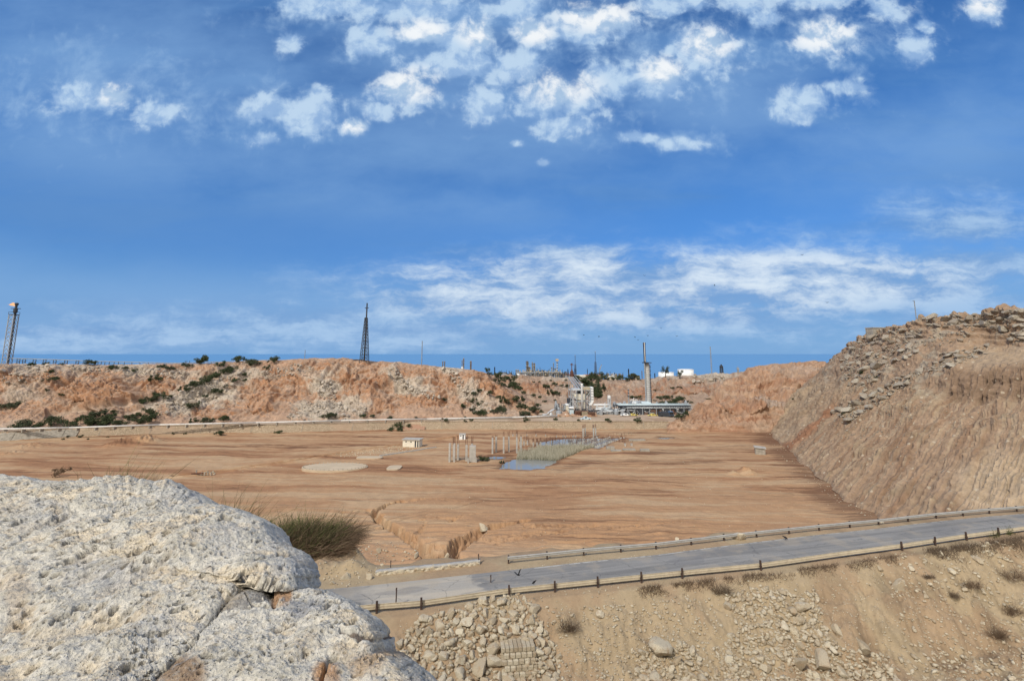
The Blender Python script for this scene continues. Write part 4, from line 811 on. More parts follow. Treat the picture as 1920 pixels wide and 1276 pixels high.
def merge_rocks(name, variants, spots, mat, label, low=True):  # the countless small stones as one object
    VV = []; FF = []; n0 = 0; rs = np.random.RandomState(len(spots))
    for (p, s) in spots:
        v, f = variants[rs.randint(len(variants))]; e = np.array(Euler((rs.uniform(-.6, .6), rs.uniform(-.6, .6), rs.uniform(0, 6.28))).to_matrix()); VV.append((v * s * np.array([1, rs.uniform(.7, 1), rs.uniform(.7, 1)])) @ e.T + p + np.array([0, 0, s * 0.12])); FF.append(f + n0); n0 += len(v)
    o = np_mesh(name, np.concatenate(VV), np.concatenate(FF), mat, smooth=False); tag(o, label, kind='stuff'); return o
def sample_poly(poly, n, dens=None):
    pa_ = np.array(poly); out = []
    while len(out) < n:
        x = rng.uniform(pa_[:, 0].min(), pa_[:, 0].max()); y = rng.uniform(pa_[:, 1].min(), pa_[:, 1].max())
        if inpoly(np.array(x), np.array(y), poly) and (dens is None or rng.rand() < dens(x, y)): out.append((x, y))
    return out
def spread(poly, wmin, wmax, n, taken, pack=0.42, big_low=True, tries=30):   # stones that do not sit inside one another
    out = []; y0 = min(p[1] for p in poly); y1 = max(p[1] for p in poly)
    for w in sorted(wmin * (wmax / wmin) ** (rng.rand(n) ** 1.5), reverse=True):
        for _ in range(tries):
            (x, y), = sample_poly(poly, 1)
            if big_low and w > wmin * 1.4 and rng.rand() > 0.35 + 0.65 * (y - y0) / (y1 - y0): continue
            if all((x - a)**2 + (y - b)**2 > (pack * (w + c))**2 for a, b, c in taken): taken.append((x, y, w)); out.append((x, y, w)); break
    return out
fan1 = [(738,1240),(762,1185),(800,1155),(870,1140),(905,1122),(975,1112),(1008,1150),(1035,1205),(1052,1240),(1040,1290),(760,1290)]
fan2 = [(1362,1118),(1420,1098),(1530,1108),(1545,1170),(1580,1215),(1660,1225),(1690,1290),(1340,1290),(1345,1215),(1385,1175)]
fan3 = [(1195,1225),(1255,1195),(1310,1225),(1340,1290),(1190,1290)]
rightb = [(1640,1040),(1900,1010),(1990,1290),(1700,1290),(1690,1180)]
taken = [(977,1248,62)]
for (x, y, w, lab) in [(1238,1223,56,'largest pale stone on the bank, broad and low, topping its own pile'),(1540,1243,42,'big round tan boulder among paler stones at the bottom edge'),(1616,1217,32,'tall pale stone standing alone to the right of the round tan boulder'),(1578,1262,32,'pale faceted stone at the bottom edge right of the round tan boulder'),(1501,1246,34,'large blunt stone just left of the round tan boulder'),
                       (900,1257,38,'large pale round stone left of the squared masonry blocks'),(928,1242,34,'long whitish stone lying against the squared masonry blocks'),(1570,1186,26,'slim upright stone leaning on the bank between the two stone heaps'),(1506,1136,30,'pale angular stone on the upper right of the gravel fan'),(1365,1137,24,'rounded stone by the dark twigs on the upper left of the gravel fan'),(1685,1103,30,'flat whitish slab lying alone on the bare bank below the guardrail'),(846,1150,22,'grey rounded stone at the top of the left stone heap'),(860,1262,28,'tan square stone at the foot of the left heap'),(1127,1152,18,'pale stone alone on the bare gravel right of the left heap')]:
    taken.append((x, y, w)); place_rock(ME_F, 'fieldstone', x, y, w, lab, 'stone', None, 0.16)
lst = [(q, 'cream stone packed in the heap around the squared masonry blocks', 'stones of the left heap') for q in spread(fan1, 10, 28, 160, taken, 0.42, True, 60)]
lst += [(q, 'cream stone in the wide gravel fan under the middle of the near guardrail', 'stones of the middle fan') for q in spread(fan2, 8, 24, 115, taken, 0.42, True, 60)]
lst += [(q, 'cream stone in the small pile around the largest pale stone', 'stones of the small pile') for q in spread(fan3, 12, 28, 26, taken, 0.40, True, 60)]
lst += [(q, 'pale stone scattered on the bare right end of the bank', 'stones scattered on the right bank') for q in spread(rightb, 8, 22, 30, taken, 0.8)]
for (x, y, w), lab, g in lst: place_rock(ME_F, 'fieldstone', x, y, w, lab, 'stone', g)
spots = []
def small(poly, n, a, b_, pw=2.2, dens=None):
    for (x, y) in sample_poly(poly, n, dens):
        p = at(x, y)
        if p is not None: spots.append((p, (a + (b_ - a) * rng.rand() ** pw) * mpp(p)))
small(fan1, 1100, 4, 15, 1.8); small(fan2, 1900, 3, 13, 1.9); small(fan3, 380, 4, 14, 1.8)
small([(1020,1140),(1330,1120),(1400,1290),(1040,1290)], 1500, 2, 9, 2.4); small(rightb, 1100, 2, 10, 2.6); small([(740,1160),(980,1110),(1640,1060),(1700,1290),(740,1290)], 2600, 1.4, 5.5, 2.6); small([(1500,1075),(1930,1010),(1930,1290),(1500,1290)], 1500, 1.4, 5, 2.6)
small([(1660,1230),(1960,1210),(1960,1290),(1660,1290)], 160, 4, 15)
merge_rocks('rubble', CHL, spots, M_FIELD, 'countless small stones and gravel strewn over the bank')
# squared masonry blocks among the stones
c0 = at(977, 1262); root = empty('masonry_apron', c0); tag(root, 'small apron of squared masonry blocks set in the stone heap', 'masonry'); mb = MB(); rs = random.Random(4); s = mpp(c0)
for r in range(5):
    n = 8 if r == 4 else 6; w = 66.0 * s / n
    for k in range(n):
        x = -33 * s + k * w + (w / 2 if (r % 2 and r < 4) else 0); z = r * 9.6 * s * 0.84; y = r * 9.6 * s * 0.55; x1 = min(x + w * 0.90, 34 * s)
        if x1 - x > 0.1: mb.box(x, x1, y - 0.02 + rs.uniform(-.02, .02), y + 1.3, z, z + (8.6 if r < 4 else 9.5) * s * 0.84)
o = mb.build('block_courses', M_FIELD, root); bv = o.modifiers.new('bevel', 'BEVEL'); bv.width = 0.03; bv.segments = 2
MB().box(-32 * s, 32 * s, 1.0, 2.6, -0.3, 20 * s).build('core', M_CONCD, root)
root.location = (c0[0], c0[1] - 0.2, c0[2] - 0.05); root.rotation_euler = (0, 0, 0.12)
for (x, y, w, lab) in [(908,990,22,'pale rounded boulder perched at the head of the right gully arm'),(585,1085,0,''),(708,1033,13,'pale stone on the mound between the broom bush and the gully'),(668,1035,8,'small white stone on the mound beside the broom bush'),(648,1083,20,'cream stone low on the road verge left of the low wall'),(690,1082,16,'cream stone touching the left end of the low wall'),(622,1092,14,'flat cream stone on the verge nearest the pale ledge'),(717,1058,12,'cream stone just above the left end of the low wall'),(780,1041,14,'grey stone in the bottom of the gully'),(838,1040,16,'tilted slab of soil-stained stone at the culvert mouth'),(1652,978,9,'lone pale stone on the far verge by the foot of the right hill'),(1385,1008,26,'pale stone mound peeping over the far guardrail'),(1268,1010,10,'small pale stone beyond the far guardrail')]:
    if w: place_rock(ME_F, 'fieldstone', x, y, w, lab, 'stone', None, 0.18)
spots = []; small([(600,1050),(700,1010),(800,1030),(740,1060),(690,1090),(600,1110)], 240, 2, 7); small([(950,1062),(1600,1000),(1600,1008),(950,1072)], 260, 1, 4)
merge_rocks('verge_rubble', CHL, spots, M_FIELD, 'small stones scattered on the far verge and mound')
# ------------------------------------------------------------------ loose rock on the hills
spots = []
right_masks = [([(1570,690),(1610,630),(1680,612),(1730,620),(1720,660),(1660,690),(1620,740),(1590,720)], 74, 7, 20), ([(1560,772),(1640,730),(1720,690),(1730,700),(1660,750),(1590,790)], 44, 7, 22), ([(1730,592),(1830,590),(1880,582),(1940,580),(1940,625),(1890,640),(1850,615),(1740,612)], 52, 8, 24),
               ([(1740,700),(1760,665),(1830,650),(1850,640),(1850,665),(1790,685)], 24, 7, 18), ([(1680,660),(1800,640),(1850,600),(1760,620)], 10, 5, 12)]
tk_ = []; labs = ['grey slab tumbled on the left shoulder of the right hill', 'slab in the slanting chute of rock down the right hill', 'slab of the broken cap rock along the top of the right hill', 'slab of the short rock band above the bench on the right hill', 'loose slab on the path high on the right hill']
for (poly, n, a, b_), lab in zip(right_masks, labs):
    for (x, y, w) in spread(poly, a, b_, n, tk_, 0.42, False): place_rock(ME_S, 'rock_slab', x, y, w * 1.15, lab, 'rock slab', 'rock slabs: ' + lab.split(' ', 1)[1], 0.18, rng.uniform(0.8, 1.5), 0.55)
    small(poly, n * 7, 2, 7)
for (x, y, w, lab) in [(1638,690,30,'long pale slab standing upright in the chute of the right hill'),(1572,768,20,'lowest flat slab at the foot of the rock chute on the right hill'),(1775,669,18,'rounded pale block alone above the bench of the right hill')]:
    o = place_rock(ME_S, 'rock_slab', x, y, w, lab, 'rock slab', None, 0.1, 1.2, 0.3)
o = bpy.data.objects.new('rock_slab', ME_S[3])
small([(1560,790),(1700,720),(1740,760),(1650,830),(1580,820)], 120, 2, 5); small([(1480,845),(1640,960),(1900,940),(1900,760),(1700,760),(1560,800)], 520, 1.2, 3.6, 2.5)
merge_rocks('scree', CHL, spots, M_SLAB, 'small broken rock strewn over the right hill')
spots = []; tk_ = []
left_masks = [([(2,686),(90,684),(110,700),(60,715),(2,722)], 20, 'boulder in the rubble on the crest beside the flare tower'), ([(120,686),(200,686),(280,690),(350,690),(345,712),(300,708),(240,698),(150,696)], 40, 'boulder in the pale rubble along the crest below the pipe trestle'),
              ([(288,760),(330,735),(400,715),(450,695),(480,690),(450,720),(400,745),(340,775),(300,780)], 62, 'boulder in the long rock chute slanting across the left hill'), ([(480,700),(560,680),(600,690),(560,702),(500,712)], 22, 'boulder below the crest left of the lattice tower'),
              ([(600,715),(625,712),(632,745),(610,750),(596,735)], 24, 'boulder in the steep pale heap under the lattice tower'), ([(535,785),(560,755),(640,750),(690,765),(680,785),(560,788)], 46, 'boulder in the rubble at the hill foot above the pipeline'),
              ([(725,690),(745,690),(760,715),(800,735),(825,745),(810,750),(760,728),(730,710)], 34, 'boulder in the white streak of rubble right of the lattice tower'), ([(828,690),(850,690),(885,730),(900,740),(925,775),(890,775),(870,740)], 34, 'boulder in the rubble running down the right end of the left hill'), ([(1300,702),(1360,702),(1362,712),(1300,718)], 14, 'boulder on the cliff edge below the white tanks')]
for poly, n, lab in left_masks:
    for (x, y, w) in spread(poly, 3.6, 9.5, n, tk_, 0.42, False): place_rock(ME_P, 'hill_boulder', x, y, w * 1.2, lab, 'boulder', 'boulders: ' + lab.split(' ', 1)[1], 0.12)
    small(poly, n * 12, 1.4, 4.0)
small([(0,690),(600,680),(900,700),(940,770),(500,780),(0,790)], 900, 1.2, 3.0, 2.5); small([(900,715),(1060,712),(1060,760),(960,770)], 160, 1.2, 2.6); small([(1110,715),(1380,706),(1330,750),(1110,750)], 240, 1.2, 2.6)
merge_rocks('hill_rubble', CHL, spots, M_PALE, 'pale rubble strewn over the left hill and the back cliff')

# ------------------------------------------------------------------ scrub
def quads_mesh(name, Cn, U, W, mat):                   # leaf-sized quads: centres, half-edges
    V = np.stack([Cn - U - W, Cn + U - W, Cn + U + W, Cn - U + W], 1).reshape(-1, 3); Q = np.arange(len(V)).reshape(-1, 4)
    o = np_mesh(name, V, Q, mat, smooth=False); return o
def rand_unit(rs, n): v = rs.randn(n, 3); return v / np.linalg.norm(v, axis=1, keepdims=True)
def shrub_proto(seed, n, lobes, leaf, flat, mat, upright=False):
    rs = np.random.RandomState(seed); L = []
    for k in range(lobes):
        a = rs.uniform(0, 6.28); r = 0.36 * math.sqrt(rs.rand()); L.append((r * math.cos(a), r * math.sin(a), flat * rs.uniform(0.25, 0.85), rs.uniform(0.08, 0.22), flat * rs.uniform(0.16, 0.36)))
    L = np.array(L); idx = rs.randint(lobes, size=n); u = rand_unit(rs, n); rad = rs.rand(n, 1) ** 0.45; c = L[idx, :3] + u * rad * np.stack([L[idx, 3], L[idx, 3], L[idx, 4]], -1)
    c[:, 2] = np.abs(c[:, 2]) + 0.01; sz = leaf * rs.uniform(0.5, 1.3, (n, 1)); a = rand_unit(rs, n); b = np.cross(a, rand_unit(rs, n)); b /= np.linalg.norm(b, axis=1, keepdims=True)
    o = quads_mesh('scrub_bush', c, a * sz, b * sz * 0.45, mat); return o
PRO = [shrub_proto(s, 1200, 11, 0.026, 0.42, M_LEAF) for s in range(6)]; PROT = [shrub_proto(20 + s, 1500, 9, 0.026, 0.85, M_LEAF) for s in range(3)]; PROD = [shrub_proto(40 + s, 900, 7, 0.020, 0.45, M_DRY) for s in range(3)]
for o in PRO + PROT + PROD: COL.objects.unlink(o)
def shrub(px, py, w, label, group, pool=PRO, cat='bush', name='scrub_bush', hs=1.0):
    p = at(px, py)
    if p is None: return
    s = w * 1.12 * mpp(p); o = bpy.data.objects.new(name, pool[rng.randint(len(pool))].data); COL.objects.link(o); o.location = (p[0], p[1], p[2] - 0.06 * s); o.scale = (s, s * 0.9, s * hs * rng.uniform(0.85, 1.15)); o.rotation_euler = (0, 0, rng.uniform(0, 6.28)); tag(o, label, cat, group); return o
clusters = [
 ('dark green bush on the skyline of the left hill beside the pipe trestle', 'bushes along the left skyline', [(58,684,18),(85,683,12),(170,683,24),(210,690,22),(235,692,14),(252,697,14),(318,692,22),(350,687,22),(380,681,34),(412,685,26),(448,679,30),(475,684,32),(515,679,28),(500,690,18),(300,688,16),(115,683,10)]),
 ('dark bush growing alone among the rubble at the far left of the hillside', 'bushes among the far left rubble', [(95,699,19),(98,715,20),(80,715,10),(17,764,34),(115,740,12),(88,732,10)]),
 ('bush in the dark diagonal row climbing the left hill', 'bushes of the diagonal row', [(345,732,22),(358,727,26),(370,722,26),(382,717,26),(395,711,26),(408,705,26),(422,699,28),(437,694,24),(290,712,24)]),
 ('bush on the slope just left of the long rock chute', 'bushes left of the rock chute', [(270,754,24),(283,750,26),(297,746,28),(312,747,20),(455,704,18),(440,715,20),(460,715,14),(410,735,24),(385,742,14),(362,764,28),(420,724,12)]),
 ('bush in the thick dark belt at the foot of the left hill behind the pipeline', 'bushes of the belt behind the pipeline', [(160,783,26),(185,781,34),(205,783,26),(213,772,16),(275,776,30),(255,781,20),(280,791,42),(30,800,26),(50,800,36),(75,800,30),(105,799,40),(135,799,32),(160,798,40),(182,797,36),(203,797,40),(225,797,30),(262,793,30),(365,791,20),(388,790,26),(420,789,24),(240,786,24)]),
 ('bush at the hill foot behind the middle of the pipeline', 'bushes behind the middle of the pipeline', [(620,782,28),(680,780,15),(697,780,13),(730,785,13),(605,780,14),(780,783,8)]),
 ('lone round bush on the bare orange face right of the lattice tower', 'round bushes on the bare face', [(835,749,14),(866,763,17)]),
 ('bush in the scrub at the right end of the left hill', 'bushes at the right end of the left hill', [(890,741,17),(898,733,14),(916,739,16),(886,753,18),(896,758,14),(945,752,22),(935,748,16),(886,768,15),(905,776,28),(893,774,18),(940,771,32),(925,772,18),(952,757,16),(905,752,10),(872,783,8)]),
 ('bright green bush where the left hill meets the plant ground', 'bushes beside the plant ground', [(984,778,28),(1000,770,28),(1013,773,16),(978,764,26),(972,750,26),(1006,760,16)]),
 ('bush of the dark hedge on the rim of the ravine behind the left hill', 'bushes on the ravine rim', [(930,714,18),(942,722,20),(955,727,20),(968,730,18),(982,737,14),(935,706,22),(945,712,22),(962,725,24),(975,730,16),(918,702,14),(965,708,18),(958,712,14),(950,708,14)]),
 ('bush dotted on the pale back cliff left of the plant', 'bushes on the back cliff', [(1000,717,8),(1011,717,7),(1025,727,18),(1035,734,20),(1045,738,16),(1053,724,9),(1040,721,14),(1063,725,13),(1030,715,7),(1012,745,10),(1020,752,10),(1000,742,12),(1040,750,8),(1060,712,8)]),
 ('bush of the dense dark thicket on the cliff above the white boiler house', 'bushes of the thicket above the boiler house', [(1083,711,20),(1090,718,28),(1098,724,30),(1110,726,34),(1122,728,28),(1118,738,30),(1124,744,22),(1105,734,26),(1088,727,22),(1112,742,26),(1120,711,40),(1105,712,24),(1131,711,14)]),
 ('bush on the rim of the back cliff left of the tall stack', 'bushes on the rim left of the stack', [(1152,711,18),(1165,711,18),(1186,709,28),(1178,712,18),(1140,709,12),(1196,711,12)]),
 ('dark bush on the cliff face beside the tall stack', 'bushes on the cliff beside the stack', [(1182,744,14),(1193,745,26),(1242,746,30),(1258,745,20),(1275,750,40),(1250,756,40),(1262,756,36),(1290,752,22),(1326,747,13),(1228,751,14),(1262,727,18),(1275,726,14),(1228,730,10)]),
 ('bush growing beside the right end of the pipe rack', 'bushes by the pipe rack', [(1276,781,20),(1286,776,16),(1268,783,14)]),
 ('low bush on the sandy terrace in front of the plant', 'bushes on the plant terrace', [(1055,787,18),(1070,787,16),(1142,790,16),(1197,791,18),(1085,788,10),(1040,786,12),(960,786,12),(985,787,16),(872,790,9),(883,789,10),(833,790,18)]),
 ('small bush at the foot of the left retaining wall', 'bushes under the left wall', [(150,819,12),(322,813,9),(346,813,8),(410,814,22),(520,811,17),(127,819,8),(118,822,6),(165,822,6),(200,818,6)]),
 ('bush in the gap between the two retaining walls', 'bushes in the wall gap', [(740,803,38),(718,799,16),(766,802,20),(733,806,14),(750,806,14)]),
 ('dark tuft between the slabs of the right hill', 'tufts on the right hill', [(1615,701,15),(1640,707,10),(1690,716,9),(1580,775,9)]),
]
for lab, g, pts_ in clusters:
    for (x, y, w) in pts_: shrub(x, y, w, lab, g, hs=0.5 if 'beside the tall stack' in lab else 1.0)
shrub(1486, 749, 7, 'single dark bush on the face of the orange bluff', None); shrub(40, 716, 22, 'grey leafless bush on the far left hillside', None, PROD)
shrub(907, 863, 24, 'spreading green bush beside the thick concrete pier', None, PRO, hs=1.1); shrub(940, 867, 11, 'small green bush on the bank of the near pool', None)
shrub(110, 893, 34, 'grey dry bush on the basin floor behind the huge boulder', None, PROD)
def tree(px, py, w, h, lab):
    p = at(px, py); s = mpp(p); root = empty('tree', p); tag(root, lab, 'tree'); W, H = w * s, h * s; mb = MB(); rs = random.Random(int(px))
    mb.tube((0, 0, -0.5), (0.1 * W, 0, H * 0.45), 0.06 * W, 0.04 * W)
    for k in range(5): a = k * 1.26; mb.tube((0.1 * W, 0, H * 0.42), (0.1 * W + 0.3 * W * math.cos(a), 0.3 * W * math.sin(a), H * rs.uniform(0.6, 0.8)), 0.03 * W, 0.01 * W)
    mb.build('trunk', M_BARK, root); o = bpy.data.objects.new('crown', PROT[int(px) % 3].data); COL.objects.link(o); o.parent = root; o.scale = (W * 1.2, W * 1.1, H * 0.95); o.location = (0.05 * W, 0, H * 0.22)
tree(1246, 706, 16, 19, 'bare-stemmed tree on the cliff rim in front of the left white tank'); tree(1274, 708, 13, 15, 'leaning dark tree on the cliff rim between the white tanks'); tree(915, 702, 12, 15, 'round dark tree on the rim beside the low black chimney')

def strands(name, mat, base, n, seed, length, wid, lean, spreadx, up=1.0, parent=None, droop=0.3, segs=3):
    rs = np.random.RandomState(seed); b = np.stack([rs.uniform(-spreadx[0], spreadx[1], n), rs.randn(n) * spreadx[2], np.zeros(n)], -1)
    d = rs.randn(n, 3) * 0.5; d[:, 2] = up * (0.5 + rs.rand(n)); d[:, 0] += lean + b[:, 0] / max(spreadx[1], 0.1) * 0.55; d /= np.linalg.norm(d, axis=1, keepdims=True); L = length * rs.uniform(0.35, 1.0, n)
    tg = rs.rand(n) < 0.6; b[tg] += d[tg] * (L[tg] * rs.uniform(0.2, 0.8, tg.sum()))[:, None]; d[tg] += rs.randn(tg.sum(), 3) * 0.35; L[tg] *= 0.5
    side = np.cross(d, rs.randn(n, 3)); side /= np.linalg.norm(side, axis=1, keepdims=True); V = []
    for k in range(segs + 1):
        q = k / segs; p = b + d * (L * q)[:, None]; p[:, 2] -= droop * L * q * q * 0.5; p[:, 0] += lean * 0.4 * L * q * q; w = wid * (1 - 0.75 * q); V.append(np.stack([p - side * w, p + side * w], 1))
    V = np.stack(V, 1); V[..., 2] = np.maximum(V[..., 2], 0.0); k2 = (segs + 1) * 2; i0 = (np.arange(n) * k2)[:, None, None]; qd = np.array([[0, 1, 3, 2]]) + 2 * np.arange(segs)[:, None]; Q = (i0 + qd[None]).reshape(-1, 4)
    o = np_mesh(name, V.reshape(-1, 3), Q, mat, smooth=False)
    if parent: o.parent = parent
    else: o.location = tuple(base)
    return o
def broom(px, py, wpx, hpx, lab, n, seed, lean=0.25, cat='bush', brown=True):
    p = at(px, py); s = mpp(p); root = empty('broom_bush', p - np.array([0, 0, 0.15])); tag(root, lab, cat); W = wpx * s; H = hpx * s
    strands('green_stems', M_OLIVE, None, n, seed, H * 1.0, 0.013 + 0.0025 * H, lean, (W * 0.42, W * 0.30, W * 0.12), 1.0, root)
    if brown: strands('dry_stems', M_DRY, None, int(n * 1.7), seed + 1, H * 0.92, 0.012 + 0.002 * H, lean + 0.3, (W * 0.25, W * 0.44, W * 0.14), 0.8, root)
    mb = MB(); rs = random.Random(seed)
    for k in range(14): a = rs.uniform(-0.4, 0.4) * W; mb.tube((a, rs.uniform(-.1, .1) * W, -0.2), (a * 1.25 + 0.05 * W, rs.uniform(-.15, .15) * W, H * 0.45), 0.012 * H + 0.01, 0.004 * H)
    mb.build('woody_stem', M_BARK, root); return root
broom(572, 1020, 165, 56, 'large broom bush of thin green and brown stems beyond the pale boulder', 5200, 5, 0.30)
for (x, y, w, h, Y, lab, sd) in [(232,905,46,26,20,'green broom tips rising behind the top of the huge boulder',7),(432,958,36,20,21,'sparse green broom tips behind the right shoulder of the huge boulder',9)]:
    q = P(x, y, Y); zb = hill_z(q[0], q[1]); H = max(q[2] - zb, 0.3) + h * Y / 900.0; root = empty('broom_bush', (q[0], q[1], zb - 0.1)); tag(root, lab, 'bush'); strands('green_stems', M_OLIVE, None, 1500, sd, H * 1.05, 0.010, 0.30, (w * Y / 900 * 0.6, w * Y / 900 * 0.5, 0.3), 1.2, root)
    MB().tube((0, 0, -0.3), (0.1, 0, H * 0.5), 0.04, 0.015).build('woody_stem', M_BARK, root)
for (x, y, w, h, lab) in [(1066,1183,22,40,'dark brown dry bush alone on the bank right of the left stone heap'),(1353,1112,30,34,'grey dry twigs at the upper left edge of the gravel fan'),(1820,1100,30,26,'dry brown bush under the right end of the near guardrail'),(1903,1085,46,36,'wide tangle of dark twigs at the right edge below the guardrail'),(1785,1118,22,18,'small dry bush on the rilled part of the bank'),(1895,1150,30,34,'dry bush at the right edge halfway down the bank'),(1870,1195,22,34,'dark dry bush low on the right edge of the bank'),(1740,1080,18,10,'dry tuft below the bare stretch of guardrail')]:
    p = at(x, y); s = mpp(p); root = empty('dry_bush', p); tag(root, lab, 'dry bush'); strands('twigs', M_DRY, None, 520, int(x), h * s * 0.75, 0.010, 0.05, (w * s * 0.4, w * s * 0.4, w * s * 0.15), 0.8, root); MB().tube((0, 0, -0.2), (0.05, 0, h * s * 0.4), 0.03, 0.01).build('woody_stem', M_BARK, root)
# belt of dead grass along the foot of the near guardrail
def tufts(name, lab, path, n, hgt, wid, mat, seed, sprd):
    rs = np.random.RandomState(seed); pth = np.array(path, float); k = np.linspace(0, 1, len(pth)); q = rs.rand(n); x = np.interp(q, k, pth[:, 0]) + rs.randn(n) * 5; y = np.interp(q, k, pth[:, 1]) + np.abs(rs.randn(n)) * sprd; keep = fbm2(x * 0.03, y * 0.05, 3, seed) > -0.15; x, y = x[keep], y[keep]
    B = np.array([at(a, b) for a, b in zip(x, y)]); m_ = len(B); d = rs.randn(m_, 3) * 0.7; d[:, 2] = 0.6 + rs.rand(m_) * 0.8; d /= np.linalg.norm(d, axis=1, keepdims=True); s_ = np.cross(d, rs.randn(m_, 3)); s_ /= np.linalg.norm(s_, axis=1, keepdims=True); L = hgt * rs.uniform(0.3, 1, (m_, 1))
    B = B + rs.randn(m_, 3) * np.array([0.12, 0.1, 0.02]); V = np.stack([B - s_ * wid, B + s_ * wid, B + d * L + s_ * wid * 0.2, B + d * L - s_ * wid * 0.2], 1).reshape(-1, 3); o = np_mesh(name, V, np.arange(len(V)).reshape(-1, 4), mat, smooth=False); tag(o, lab, kind='stuff'); return o
tufts('dead_grass', 'belt of grey dead grass along the foot of the near guardrail', [(1200,1103),(1300,1090),(1427,1075),(1560,1058),(1692,1040)], 5200, 0.55, 0.016, M_DRY, 3, 9)
tufts('dead_scrub', 'dark dead scrub under the right end of the near guardrail', [(1740,1030),(1820,1020),(1930,1005)], 3800, 0.8, 0.016, M_DRY, 4, 14)
tufts('roadside_twigs', 'green creeping twigs over the right end of the near guardrail', [(1860,1004),(1900,996)], 260, 1.1, 0.02, M_OLIVE, 6, 3)

# ------------------------------------------------------------------ basin: walls, pipeline, huts, columns, pools
wt = {0: [(-400,820),(0,806),(145,803),(300,800),(500,796),(640,793),(766,790)], 1: [(786,790),(960,790),(1255,790)]}
def base_at(px): return G(px, np.interp(px, [p[0] for p in wall_base], [p[1] for p in wall_base]), 0)
def retaining(lab, a, b_, mat, seed):
    n = int((b_ - a) / 2.2); px = np.linspace(a, b_, n); B = np.array([base_at(x) for x in px]); root = empty('retaining_wall', B[0]); tag(root, lab, 'wall', 'retaining walls'); k = np.linspace(0, 1, 9); V = np.zeros((n, 13, 3))
    for j, q in enumerate(k): V[:, j] = B + np.array([0, 1.5 * q - 0.15, 2.95 * q - 0.2])
    for j, (dy, z) in enumerate([(1.75, 2.8), (2.3, 2.8), (2.4, 2.5), (2.4, -0.3)]): V[:, 9 + j] = B + np.array([0, dy, z])
    V[:, :9, 1] += 0.16 * fbm2(px[:, None] * 0.2 + 0 * k, k * 6 + 0 * px[:, None], 3, seed); o = np_mesh('stone_facing', V - B[0], gridq(n, 13), mat); o.parent = root
    for x in np.arange(a + 40, b_, 95): p = base_at(x) - B[0]; MB().bar(p + np.array([0, -0.22, -0.1]), p + np.array([0, 1.28, 2.76]), 0.12, 0.06).build('joint_seam', M_CONCD, root)
    n2_ = max(2, n // 6); pc = np.linspace(a, b_, n2_); Bc = np.array([base_at(x) for x in pc]) - B[0]; Vc = np.stack([Bc + np.array([0, 1.15, 2.72]), Bc + np.array([0, 1.12, 2.95]), Bc + np.array([0, 1.7, 2.97]), Bc + np.array([0, 1.7, 2.7])], 1); o = np_mesh('capping', Vc, gridq(n2_, 4), M_REV, smooth=False); o.parent = root
retaining('grey sloped stone retaining wall at the far left under the pipeline', -400, 143, M_CONCD, 1)
retaining('sandy sloped stone retaining wall left of the gap, with the pipeline above', 145, 764, M_REV, 2)
retaining('sandy sloped stone retaining wall right of the gap, in front of the plant', 788, 1255, M_REV, 3)
spots = []; small([(760,790),(790,790),(792,806),(756,806)], 150, 1.5, 5); merge_rocks('wall_rubble', CHL, spots, M_FIELD, 'rubble in the gap between the retaining walls')
def wallgap(xa, xb, up):                                         # earth slope filling the gap between the walls
    B = np.array([base_at(x) for x in np.linspace(xa, xb, 24)]); V = np.stack([B + np.array([0, -1.5, -0.1]), B + np.array([0, 0.8, 1.2]), B + np.array([0, 2.2, 2.5]), B + np.array([0, 4 + 12 * up, 2.95])], 1); V[..., 2] += 0.3 * fbm2(V[..., 0] * 0.6, V[..., 1] * 0.6, 3, 7); o = np_mesh('earth_slip', V, gridq(24, 4), M_GROUND, np.zeros(V.shape) + np.array([0.36, 0.22, 0.15])); tag(o, 'slumped earth between the retaining walls', kind='structure')
wallgap(755, 797, 0.0)
pipe_px = [(-300,818,188),(0,804,188),(130,801.5,192),(300,796,197),(480,792,201),(640,788,206),(800,785,210),(960,782,214),(1045,779,217)]
pp = [G(x, y, 3.75) for x, y, Y in pipe_px]; root = empty('pipeline', pp[0]); tag(root, 'long white pipeline running along the foot of the left hill', 'pipeline'); o = np.array(root.location)
MB().path([p - o for p in pp], 0.30, 12).build('pipe', paint('dusty_white_pipe', (0.60, 0.585, 0.55), 0.6, 0.12, 0.3, 0.0, 0.25), root, True); MB().path([p - o + np.array([0, 0.9, -0.25]) for p in pp], 0.16, 8).build('small_pipe', M_STEEL, root, True)
for x in np.arange(-60, 1040, 34): p = np.array([np.interp(x, [q[0] for q in pipe_px], [q[i] for q in pp]) for i in range(3)]) - o; MB().box(p[0] - .18, p[0] + .18, p[1] - .3, p[1] + 1.1, p[2] - 1.25, p[2] - .33).build('support', M_CONCD, root)
